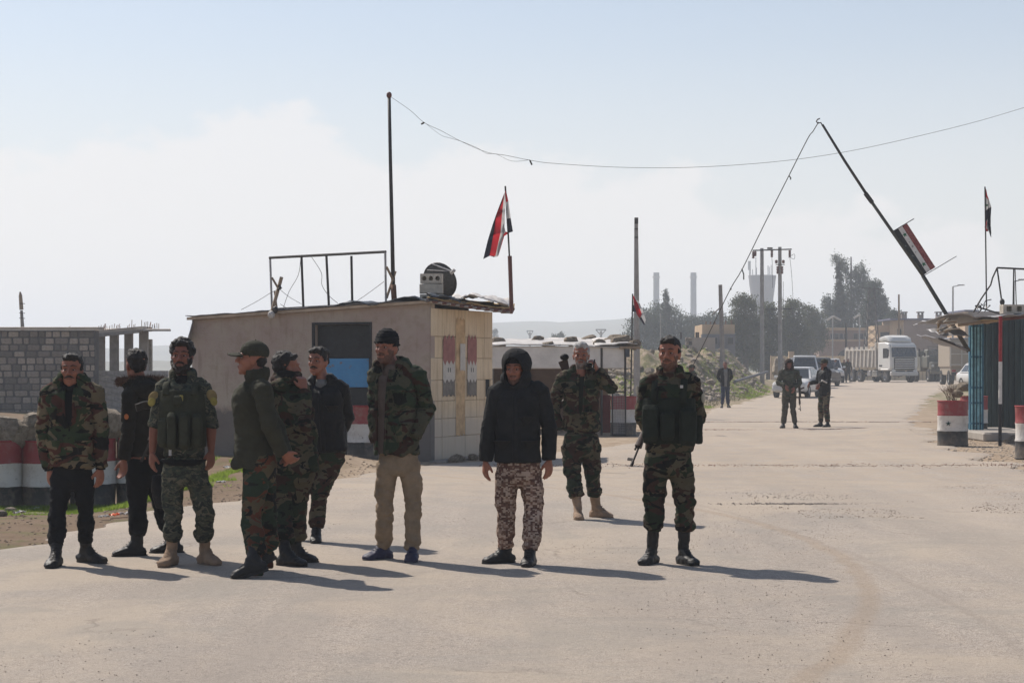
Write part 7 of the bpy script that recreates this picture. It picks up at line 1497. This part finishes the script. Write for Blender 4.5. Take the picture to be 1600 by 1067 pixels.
    # ---- boots
    for i in (0, 1):
        bt_ = S['boot']; sg_ = 1; fa = R(S['feet'][i][2]); fd = Vector((math.sin(fa), -math.cos(fa), 0)); fl = Vector((math.cos(fa), math.sin(fa), 0)); g = Vector((an[i].x, an[i].y, bz)); shz = bt_.get('h', .24); leg = (kn[i] - an[i]).normalized()
        lift = S['feet'][i][3] if len(S['feet'][i]) > 3 else 0
        mb = MB(); top = an[i] + leg * (shz - .10); wd = bt_.get('w', 1.0)
        mb.tube([top, an[i] + leg * .03, an[i] - up * .03, g + up * .035 - fd * .015], [(.048, .052), (.041, .048), (.039, .052), (.042, .055)], 14, ux=fl)
        mb.tube([g + up * (.045) - fd * .072, g + up * .046 - fd * .03, g + up * .055 + fd * .05, g + up * .045 + fd * .115, g + up * .036 + fd * .165, g + up * .030 + fd * .192], [(.034, .030), (.044, .044), (.046 * wd, .048), (.050 * wd, .036), (.048 * wd, .028), (.028 * wd, .016)], 16, ux=fl, pw=2.5)
        mb.tube([an[i] + leg * .01 + fd * .005, g + up * .068 + fd * .075], [(.044, .048), (.040, .030)], 12, ux=fl)
        if lift:
            pivot = g + fd * .17; Rm_ = Matrix.Rotation(R(-lift), 3, fl) ; Rm_ = Matrix.Rotation(R(lift), 3, fl) if (Matrix.Rotation(R(lift), 3, fl) @ (-fd)).z > 0 else Rm_; tz_ = top
            mb.v = [tuple(pivot + Rm_ @ (Vector(p) - pivot)) if p[2] < bz + .16 else tuple(Vector(p) + up * .03) for p in mb.v]
        bo = remeshed('boot', mb, (.0075 if near else .016), bt_['mat'], root, 2, (lambda P, N: .0045 * vn(P * np.array([38, 38, 60]), 3) + .004 * vn(P * 20, 4)) if near else None)
        mb = MB(); out = []
        for a in np.linspace(0, 2 * PI, 25)[:-1]:
            x_ = math.cos(a); y_ = math.sin(a); wv_ = (.050 if y_ > 0 else .040) * wd; out.append(g + fl * (wv_ * math.copysign(abs(x_) ** .75, x_)) + fd * (.058 + .142 * math.copysign(abs(y_) ** .8, y_)) + up * .002)
        mb.prism(out, up * .024)
        if lift: mb.v = [tuple(pivot + Rm_ @ (Vector(p) - pivot)) for p in mb.v]
        mb.build('sole', bt_.get('sole', m_sole), bo)
        if near and bt_.get('laces', 1):
            mb = MB(); 
            for q in range(5):
                c_ = g + fd * (.10 - q * .019) + up * (.092 + q * .018 if not lift else .11 + q * .016); mb.tube([c_ - fl * .02, c_ + fd * .006, c_ + fl * .02], .0026, 5)
            mb.build('laces', bt_.get('lacemat', bt_['mat']), bo)
    S['_'] = dict(root=root, H=H, hl=hl, sh=sh, el=el, wr=wr, nb=nb, pel=pel, ux=ux, fwd=fwd, up=up, jk=jk, hemc=hemc, k=k, Rh=Rh, an=an, hip=hip)
    return S
BLK = dict(mat=m_bootb, h=.26); TAN = dict(mat=m_boott, h=.25, sole=M('tan_sole', (.16, .11, .075)))
# --- 1
p1 = person(dict(D=14.6, seed=11, label='moustached man in a brown green camouflage parka and black trousers, far left', yaw=0, hyaw=0, head=(112, 580), hs=1.06,
    sh=[(79, 616), (147, 614)], el=[(69, 678), (158, 677)], wr=[(77, 733), (157, 731)], hip=[(96, 745), (130, 745)], kn=[(93, 808), (133, 805)], feet=[(88, 887, -3), (134, 881, 62)],
    moust=1, jacket=dict(mat=m_wood1, hem=728, w=.98, bulk=1.12, collar=1.4, hooddown=1.1, open=(.0, .015, m_bk, .55, .040), cuffs=m_bk, pockets=[(-.10, .80, .06, .07), (.11, .80, .055, .07)], fold=.013, flaps=[(-.105, .36, .055, .06), (.10, .36, .055, .06), (-.10, .80, .065, .075), (.105, .80, .065, .075)]), undershirt=m_bk,
    trousers=dict(mat=m_bk, w=.88, cuff=.065), boot=BLK))
# --- 2
p2 = person(dict(D=15.25, seed=12, label='man seen from behind in a dark coat with fur trimmed hood, second from left', yaw=158, hyaw=150, head=(212, 571), hs=1.04, noface=True,
    sh=[(203, 618, -.10), (252, 618, .12)], el=[(201, 668, -.12), (258, 668, .1)], wr=[(194, 718, -.14), (256, 715, .1)], hand=[.42, 'hidden'], hip=[(214, 740, 0), (242, 740, .05)], kn=[(216, 800), (252, 800)], feet=[(214, 871, -70), (272, 866, -75)],
    jacket=dict(mat=m_coat, hem=712, w=.95, bulk=1.05, collar=1.2, hooddown=1.2, cx=226, arm=.98, fold=.009), trousers=dict(mat=m_bk, w=.94, cuff=.07), boot=BLK))
# --- 3
p3 = person(dict(D=14.5, seed=13, label='bearded man with bare forearms, pouched vest and yellow shoulder patches, third from left', yaw=0, head=(284, 558), hs=1.06, skin=m_skin2,
    sh=[(256, 606), (316, 606)], el=[(243, 660), (330, 660)], wr=[(238, 706), (330, 704)], bare=True, hip=[(270, 738), (306, 738)], kn=[(271, 800), (318, 800)], feet=[(268, 885, -14), (320, 883, 42)],
    hair='bushy', beard=1.25, moust=1, jacket=dict(mat=m_multi, hem=712, w=.90, arm=.94, rolled=.18, collar=1.15, fold=.009), undershirt=m_bk, trousers=dict(mat=m_multi, w=.95, cuff=.09, blouse=1, cargo=1), boot=TAN))
# --- 4
p4 = person(dict(D=13.95, seed=14, label='man in profile facing left in an olive jacket and peaked cap, stepping forward', yaw=78, hyaw=84, hpitch=-4, head=(394, 562), hs=1.05,
    sh=[(410, 612, -.20), (396, 610, .14)], el=[(421, 664, -.24), (428, 662, .14)], wr=[(442, 708, -.15), (446, 710, .05)], hand=[dict(d=(.5, .25, -.45), n=(.3, 1, .3), curl=.7), dict(d=(.3, -.6, -.45), n=(-.3, -1, .2), curl=.6)], hip=[(402, 738, -.09), (410, 738, .09)], kn=[(396, 806), (414, 803)], feet=[(404, 905, -66, 14), (420, 893, -70, 22)], hair='short', hat='cap',
    jacket=dict(mat=m_olive, hem=730, cx=396, w=.92, d=1.06, bulk=1.10, collar=1.5, lean=[(0, -.0), (.15, .03), (.5, .0), (1, 0)], fold=.010), trousers=dict(mat=m_wood4, w=.98, cuff=.06, blouse=1, cargo=1), boot=BLK))
# --- 5
p5 = person(dict(D=14.75, seed=15, label='dark haired soldier turned away to the right with a hand raised to his mouth', yaw=205, hyaw=-122, head=(448, 576), hs=1.05, noface=True,
    sh=[(433, 614, -.06), (468, 612, -.05)], el=[(440, 664, .05), (474, 662, -.22)], wr=[(470, 700, .15), (476, 609, -.14)], hand=['hidden', dict(d=(-.25, .1, 1), n=(-.6, .6, 0), curl=1.0)], hip=[(442, 742), (466, 742)], kn=[(440, 800), (462, 800)], feet=[(446, 886, 58), (462, 880, 66)],
    jacket=dict(mat=m_wood3, hem=738, w=.94, d=1.1, bulk=1.12, collar=1.3, cx=466, hooddown=.9, fold=.014), trousers=dict(mat=m_wood3, w=1.12, cuff=.07, blouse=1), boot=BLK))
# --- 6
p6 = person(dict(D=16.5, seed=16, label='smiling man in a black jacket with hands behind his back before the blue panel', yaw=6, hyaw=22, head=(497, 566), hs=1.04,
    sh=[(484, 612), (533, 608)], el=[(480, 658), (543, 652, .05)], wr=[(500, 690, .17), (525, 688, .17)], hand=['hidden', 'hidden'], hip=[(494, 712), (524, 712)], kn=[(470, 765), (500, 768)], feet=[(462, 846, 10), (494, 849, 4)], moust=1,
    jacket=dict(mat=m_bk2, hem=706, w=1.0, bulk=1.12, collar=1.25, cx=511, hooddown=.8, fold=.008, zip=1, flaps=[(.09, .34, .05, .012), (-.10, .78, .06, .012)]), undershirt=m_greycl, trousers=dict(mat=m_wood3, w=.98, cuff=.03, blouse=1), boot=BLK))
# --- 7
p7 = person(dict(D=14.85, seed=17, label='tall man in a black beanie, open camouflage parka, beige trousers and navy trainers', yaw=14, hyaw=26, head=(604, 545), hs=1.06,
    sh=[(589, 588, .02), (652, 590, -.02)], el=[(587, 640, .03), (667, 638, .03)], wr=[(590, 690, 0), (646, 684, -.10)], hand=['hidden', 'hidden'], hip=[(606, 722), (640, 722)], kn=[(601, 790), (645, 786)], feet=[(600, 876, -48), (645, 879, -4)], beard=.55, moust=1, hair='short', hat='beanie', beardmat=m_stub,
    jacket=dict(mat=m_wood2, hem=710, w=.97, bulk=1.16, collar=1.2, hooddown=1.2, open=(-.045, -.085, m_shirt, 1.3, .050), pockets=[(.09, .72, .07, .07)], cx=619, fold=.014, flaps=[(.075, .34, .055, .065), (.085, .78, .065, .08)]), undershirt=m_shirt, trousers=dict(mat=m_beige, w=.90, cuff=-.005, cargo=1, fold=.014), boot=dict(mat=m_bluesh, h=.15, sole=m_greysole, w=1.06)))
# --- 8
p8 = person(dict(D=14.6, seed=18, label='man in a charcoal jacket with the hood up and digital desert trousers', yaw=8, hyaw=16, head=(806, 578), hs=1.04,
    sh=[(778, 614), (843, 614)], el=[(764, 668), (858, 668)], wr=[(759, 720), (858, 718)], hip=[(792, 738), (828, 738)], kn=[(791, 800), (834, 800)], feet=[(790, 882, -62), (829, 886, -12)], beard=.5, beardmat=m_stub, hat='hood', hoodmat=m_charc, hair='none', hpitch=4,
    jacket=dict(mat=m_charc, hem=722, w=.96, bulk=1.16, arm=.98, collar=0, fold=.007, zip=1, cx=809, flaps=[(.085, .42, .05, .012), (-.095, .74, .06, .014), (.10, .74, .06, .014)]), undershirt=m_bk, trousers=dict(mat=m_desert, w=.98, cuff=.02, cargo=1, fold=.010), boot=BLK))
# --- 9
p9 = person(dict(D=19.0, seed=19, label='grey haired man in camouflage talking on a mobile phone', yaw=8, hyaw=4, head=(908, 556), hs=1.06, hpitch=2,
    sh=[(880, 594), (936, 594)], el=[(862, 634), (955, 606, -.05)], wr=[(874, 672, -.02), (933, 578, -.10)], hand=['hidden', dict(d=(-.42, -.05, 1), n=(-1, .35, -.2), curl=.95, thumb=-1, s=1.0)], hip=[(892, 696), (924, 696)], kn=[(896, 742), (925, 740)], feet=[(903, 813, 4), (932, 810, 52)], hair='short', hairmat=m_grey, brow=m_gbeard, beard=.6, beardmat=m_gbeard, moust=1,
    jacket=dict(mat=m_wood3, hem=672, w=1.0, bulk=1.12, collar=1.4, hooddown=.8, fold=.012, open=(.02, .0, m_vest2, .8, .035), flaps=[(-.10, .36, .055, .06), (.10, .36, .055, .06), (-.10, .80, .06, .07), (.10, .80, .06, .07)]), trousers=dict(mat=m_wood3, w=1.05, cuff=.12, blouse=1, cargo=1), boot=TAN))
# --- 10
p10 = person(dict(D=14.5, seed=20, label='soldier in full camouflage with dark pouched vest, hands behind back, at the group right', yaw=6, hyaw=18, head=(1046, 554), hs=1.06,
    sh=[(1014, 602), (1080, 600)], el=[(1004, 652, .06), (1091, 652, .08)], wr=[(1030, 700, .20), (1072, 700, .22)], hand=['hidden', 'hidden'], hip=[(1026, 722), (1062, 722)], kn=[(1023, 786), (1071, 785)], feet=[(1019, 883, -28), (1068, 884, 26)], beard=.55, beardmat=m_stub, moust=1,
    jacket=dict(mat=m_wood3, hem=704, w=.98, bulk=1.08, collar=1.25, fold=.011), undershirt=m_wood3, trousers=dict(mat=m_wood3, w=1.04, cuff=.165, blouse=1, cargo=1), boot=dict(mat=m_bootb, h=.30)))
# ---- kit worn and carried
def q(S): return S['_']
a = q(p2)                                             # fur ruff on the lowered hood
arc = [(t, a['nb'] - a['fwd'] * (-.02 + .10 * math.cos(t)) + a['ux'] * (.17 * math.sin(t)) + a['up'] * (.055 + .02 * math.cos(t))) for t in np.linspace(-2.2, 2.2, 60)]
P_ = np.array([tuple(p) for t, p in arc]); Dr = P_ - np.array(a['nb'])[None] - np.array([[0, 0, -.06]]); Dr /= np.linalg.norm(Dr, axis=1)[:, None]
MB().tube([p for t, p in arc], .024, 8).build('fur_ruff', m_fur, a['jk'], smooth=True); fur_tris('fur_hair', P_, Dr, .045, m_fur, a['jk'], 2600, .003)
MB().ell(w(197.5, 651, D := 15.02), (.018, .006, .022), 12).build('round_patch', M('orange_badge', (.45, .14, .04)), a['jk'])
def flatpatch(S, x, y, dd, r, mat, name, par=None, rz_=0): c_ = w(x, y, S['D'] + dd); return MB().ell(c_, (r[0], .006, r[1]), 12, Matrix.Rotation(rz_, 3, 'Y')).build(name, mat, par or q(S)['jk'], smooth=True)
flatpatch(p3, 240, 621, -.055, (.038, .05), m_ochre, 'shoulder_band', rz_=.5); flatpatch(p3, 237, 628, -.075, (.028, .034), m_yel, 'yellow_patch', rz_=.4); flatpatch(p3, 331, 618, -.055, (.038, .05), m_ochre, 'shoulder_band', rz_=-.5); flatpatch(p3, 334, 627, -.075, (.026, .034), m_yel, 'yellow_patch', rz_=-.4)
flatpatch(p10, 1099, 622, -.02, (.016, .036), M('oval_badge', (.42, .38, .30)), 'oval_badge'); flatpatch(p10, 996, 610, -.0, (.012, .035), M('oval_badge', (.42, .38, .30)), 'oval_badge')
def vest(S, z0, z1, mat, pouches, wsc, dsc, straps=True):
    a = q(S); k = a['k']; cx = (a['nb'].x + a['hemc'].x) / 2; za, zb_ = CAMH - (z0 - HOR) * k, CAMH - (z1 - HOR) * k
    mb = MB(); cc = Vector((cx, a['nb'].y * .5 + a['hemc'].y * .5, 0)); mb.tube([cc + a['up'] * z for z in np.linspace(za, zb_, 7)], [(.200 * wsc, .145 * dsc), (.206 * wsc, .150 * dsc), (.206 * wsc, .152 * dsc), (.204 * wsc, .152 * dsc), (.202 * wsc, .150 * dsc), (.200 * wsc, .148 * dsc), (.196 * wsc, .144 * dsc)], 26, ux=a['ux'], pw=2.5)
    v = remeshed('tactical_vest', mb, .010, mat, a['root'], 3, folds(.005, 9, 1.2, 4))
    for x, y0, y1, hw, dep in pouches:
        zt_, zb2 = CAMH - (y0 - HOR) * k, CAMH - (y1 - HOR) * k; xx = (x - 800) * k; lx_ = (xx - cx) / (.2 * wsc); e_ = math.sqrt(max(.12, 1 - lx_ * lx_)); yy = cc.y - (.150 * dsc) * e_ - dep * .4
        mb = MB(); mb.tube([(xx, yy, zt_), (xx, yy - dep * .15, zt_ - .02), (xx, yy - dep * .15, zb2 + .02), (xx, yy + .005, zb2)], [(hw * .9, dep * .55), (hw, dep * .72), (hw, dep * .72), (hw * .85, dep * .5)], 16, ux=a['ux'], pw=4.5); po = remeshed('pouch', mb, .008, mat, v, 2, folds(.004, 14, 1, 6)); fl_ = MB(); fl_.box((xx, yy - dep * .75, zt_ - .035), (hw * 1.7, .012, .06), ch=.004); fl_.build('pouch_flap', mat, po)
    if straps:
        for s in (-1, 1): MB().tube([cc + a['ux'] * (s * .10) - a['fwd'] * .10 + a['up'] * (za + .0), a['nb'] + a['ux'] * (s * .105) + a['up'] * .012, a['nb'] + a['ux'] * (s * .11) + a['fwd'] * .085 - a['up'] * .03, cc + a['ux'] * (s * .105) + a['fwd'] * .152 + a['up'] * (za - .03)], (.026, .010), 8, ux=a['ux'], pw=4).build('shoulder_strap', mat, v, smooth=True)
    return v
v3 = vest(p3, 610, 698, m_vest, [(260, 655, 694, .037, .07), (276, 648, 696, .035, .08), (295, 648, 696, .035, .08), (313, 650, 695, .035, .07), (284, 618, 634, .03, .03)], .88, 1.0)
MB().box(w(283, 622, 14.33), (.030, .012, .045), ch=.005).build('badge', m_yel, v3)
a = q(p3); b3 = MB().tube([a['pel'] + a['up'] * .10, a['pel'] + a['up'] * .055], (.175, .128), 24, ux=a['ux'], pw=2.4).build('belt', m_bk, a['root'], smooth=True)
MB().box(w(266, 706, 14.34), (.02, .02, .055)).build('buckle', m_galv, b3)
v10 = vest(p10, 622, 692, m_vest2, [(1014, 636, 684, .060, .075), (1040, 645, 684, .052, .05), (1072, 640, 690, .065, .085), (1090, 650, 690, .03, .06)], .98, 1.03)
MB().tube([w(1024, 610, 14.32), w(1028, 604, 14.30), w(1027, 625, 14.30)], .008, 6).build('radio_lead', m_bk, v10)
MB().box(w(1065, 604, 14.335), (.022, .008, .022)).build('small_pin', m_tarp, v10)
# phone
tag(MB().box(w(927.5, 571, 18.86), (.012, .055, .125), rot=Matrix.Rotation(R(10), 3, 'Y'), ch=.003).build('mobile_phone', m_bk2, None), 'dark mobile phone held to the ear of the grey haired man', 'phone')
# rifles
def rifle(M4, label, name='rifle'):
    """along +X from butt to muzzle, magazine towards -Z"""
    t = thing(name, (0, 0, 0), label, 'rifle'); wd = M('rifle_wood', (.05, .025, .018), rough=.5, vs=20)
    def pb(n_, mb, m_): mb.v = [tuple(M4 @ Vector(p)) for p in mb.v]; return mb.build(n_, m_, t, smooth=2)
    pb('receiver', MB().box((0, 0, 0), (.27, .035, .06), ch=.006), m_iron); pb('barrel', MB().tube([(.13, 0, .012), (.46, 0, .012)], .0085, 8), m_iron); pb('gas_tube', MB().tube([(.13, 0, .034), (.33, 0, .034)], .009, 8), m_iron)
    pb('handguard', MB().tube([(.14, 0, .018), (.30, 0, .018)], (.020, .027), 10, pw=3, ux=Vector((0, 1, 0))), wd); pb('front_sight', MB().box((.42, 0, .035), (.02, .012, .055)).tube([(.44, 0, .012), (.475, 0, .012)], .013, 8), m_iron)
    pb('stock', MB().prism([(-.13, -.018, .02), (-.13, -.018, -.025), (-.38, -.018, -.085), (-.40, -.018, .012)], (0, .036, 0)), wd); pb('grip', MB().prism([(-.09, -.014, -.03), (-.05, -.014, -.03), (-.075, -.014, -.12), (-.115, -.014, -.115)], (0, .028, 0)), wd)
    pts = [(.02, 0, -.02), (.03, 0, -.09), (.06, 0, -.16), (.10, 0, -.21)]; pb('magazine', MB().tube(pts, (.012, .033), 8, pw=5, ux=Vector((0, 1, 0))), m_iron)
    return t
def frame(o, xdir, zdir): x = Vector(xdir).normalized(); z = Vector(zdir); z = (z - x * z.dot(x)).normalized(); y = z.cross(x); return Matrix.Translation(Vector(o)) @ Matrix((x, y, z)).transposed().to_4x4()
mz = w(989, 727, 14.62); d_ = (w(1003, 692, 14.72) - mz).normalized(); rifle(frame(mz - d_ * -.47, -d_, (-1, .6, .2)), 'rifle slung muzzle down behind the soldier with the dark pouched vest')
mz = w(885, 562, 19.18); d_ = (w(900, 650, 19.2) - mz).normalized(); rifle(frame(mz + d_ * .39, d_, (1, 0, .2)), 'rifle slung behind the grey haired man, its butt above his shoulder')
MB().ell(w(882, 558, 19.14), (.045, .03, .035), 12).build('sling_bundle', m_bk2, q(p9)['root'], smooth=True)
mz = w(247, 680, 14.72); d_ = (w(218, 720, 14.72) - mz).normalized(); 
rf3 = rifle(frame(w(257, 632, 14.80), (w(218, 722, 14.80) - w(257, 632, 14.80)), (1, .6, .2)), 'rifle carried at the hip between the fur hooded man and the bearded vest wearer')
# hanging dark bag and sling between the fur hooded man and the vest wearer
tag(remeshed('shoulder_bag', MB().tube([w(247, 742, 15.0), w(250, 765, 15.0), w(254, 792, 15.0)], [(.04, .05), (.075, .07), (.05, .05)], 12), .01, m_bk2, None, 2, folds(.008, 9, 1, 3)), 'dark shoulder bag hanging between the legs of the fur hooded man and the vest wearer', 'bag')
# ---- people further back
def far(label, x, yfeet, D, yaw, jm, tm, H=1.74, hat=None, hairm=m_hair, arms='down', pose='stand', hoodmat=None, boot=None, hyaw=None, group=None, seed=3, near=False, skin=m_skin2, bulk=1.1, jopen=None):
    k = D / 3000; X0 = (x - 800) * k; bz = gz1(X0, D); s = H / 1.76; c, sn = math.cos(R(yaw)), math.sin(R(yaw))
    def P(lx, fy_, z): # fy_ forwards
        dx, dy = lx * c - fy_ * sn, -lx * sn - fy_ * c; X, Y, Z = X0 + dx * s, D + dy * s, bz + z * s; kk = D / 3000.0
        return (800 + X * 3000 / D * 1.0, HOR - (Z - CAMH) * 3000 / D, dy * s) if False else (800 + (X) * 3000 / Y, HOR - (Z - CAMH) * 3000 / Y, Y - D)
    fe = .0 if pose == 'stand' else .16
    arm = {'down': ([(-.25, .0, 1.16), (.25, .0, 1.16)], [(-.25, .06, .90), (.25, .06, .90)]), 'front': ([(-.27, .02, 1.17), (.27, .02, 1.17)], [(-.10, .24, 1.10), (.12, .22, 1.05)]), 'ahead': ([(-.22, .06, 1.18), (.22, .05, 1.18)], [(-.18, .34, 1.14), (.19, .30, 1.12)]), 'back': ([(-.27, -.08, 1.18), (.27, -.08, 1.18)], [(-.08, -.20, .95), (.08, -.20, .95)])}[arms]
    S = dict(D=D, near=near, label=label, yaw=yaw, hyaw=yaw if hyaw is None else hyaw, head=P(0, .01, 1.635), sh=[P(-.185, 0, 1.43), P(.185, 0, 1.43)], el=[P(*q_) for q_ in arm[0]], wr=[P(*q_) for q_ in arm[1]], hip=[P(-.09, 0, .90), P(.09, 0, .90)], kn=[P(-.10, fe + .02, .50), P(.10, -fe * .3 + .02, .50)], feet=[], footdepth=True, skin=skin, noface=True, hs=1.02 * s, hair='short' if hat not in ('hoodsmall',) else 'none', hairmat=hairm, hat=hat, hoodmat=hoodmat, group=group, seed=seed,
        jacket=dict(mat=jm, hem=P(0, 0, .82)[1], bulk=bulk, collar=1.0, w=s, d=s, open=jopen), trousers=dict(mat=tm, w=.98, cuff=.04), boot=boot or dict(mat=m_bootb, h=.2, laces=0))
    for lx, ff in ((-.15, fe), (.15, -fe)):
        p = P(lx, ff, 0); kk = 3000 / (D + p[2]); S['feet'].append((p[0], HOR - (bz - CAMH) * kk, -yaw + (12 if lx > 0 else -18)))
    return person(S)
g_ = None
m_parka = camo('faded_green_camo', ((0.072, 0.076, 0.055), (0.043, 0.051, 0.036), (0.093, 0.085, 0.064), (0.051, 0.043, 0.034)), 6.1)
s13 = far('man with brown hood and slung rifle standing mid road, left of two', 1233, 669, 47.5, 6, m_parka, fab('drab_trousers', (.10, .088, .068)), hat='hoodsmall', hoodmat=fab('brown_hood', (.05, .034, .028)), arms='front', near=True, H=1.70)
s14 = far('man in black jacket and cap seen from the side mid road, right of two', 1288, 668, 48.3, 62, m_bk2, m_wood1, hat='cap', arms='ahead', near=True, H=1.72)
MB().tube([w(1284, 594, 47.9), w(1292, 598, 47.95)], .022, 6).build('white_armband', m_tarp, q(s14)['root'])
mz = w(1251, 633, 47.6); rifle(frame(w(1249.5, 612, 47.55), (w(1250.5, 636, 47.6) - w(1248, 600, 47.6)), (-1, 0, 0)), 'rifle hanging muzzle down at the side of the brown hooded man')
far('man in dark jacket, grey shirt and blue jeans by the rubble bank', 1133, 636, 72, -4, m_bk, m_denim, jopen=(0, 0, m_greycl, 1.3, .07), arms='back', hairm=m_stub, pose='walk', H=1.73)
far('soldier in a cap half hidden behind the shoulder of the vested soldier', 1081, 650, 56, 70, m_wood3, m_wood3, hat='cap', arms='front', H=1.60)
far('man in blue uniform standing by the white pickup', 1306, 605, 138, 90, m_blueu, m_blueu, H=1.72)
far('dark soldier with red scarf, left of the far pair by the dump truck', 1319, 600, 140, 10, m_wood3, m_bk, arms='front', pose='walk', H=1.70)
far('dark clothed man just behind the far soldier near the dump truck', 1325, 599, 144, -10, m_bk, m_bk, arms='down', H=1.78)
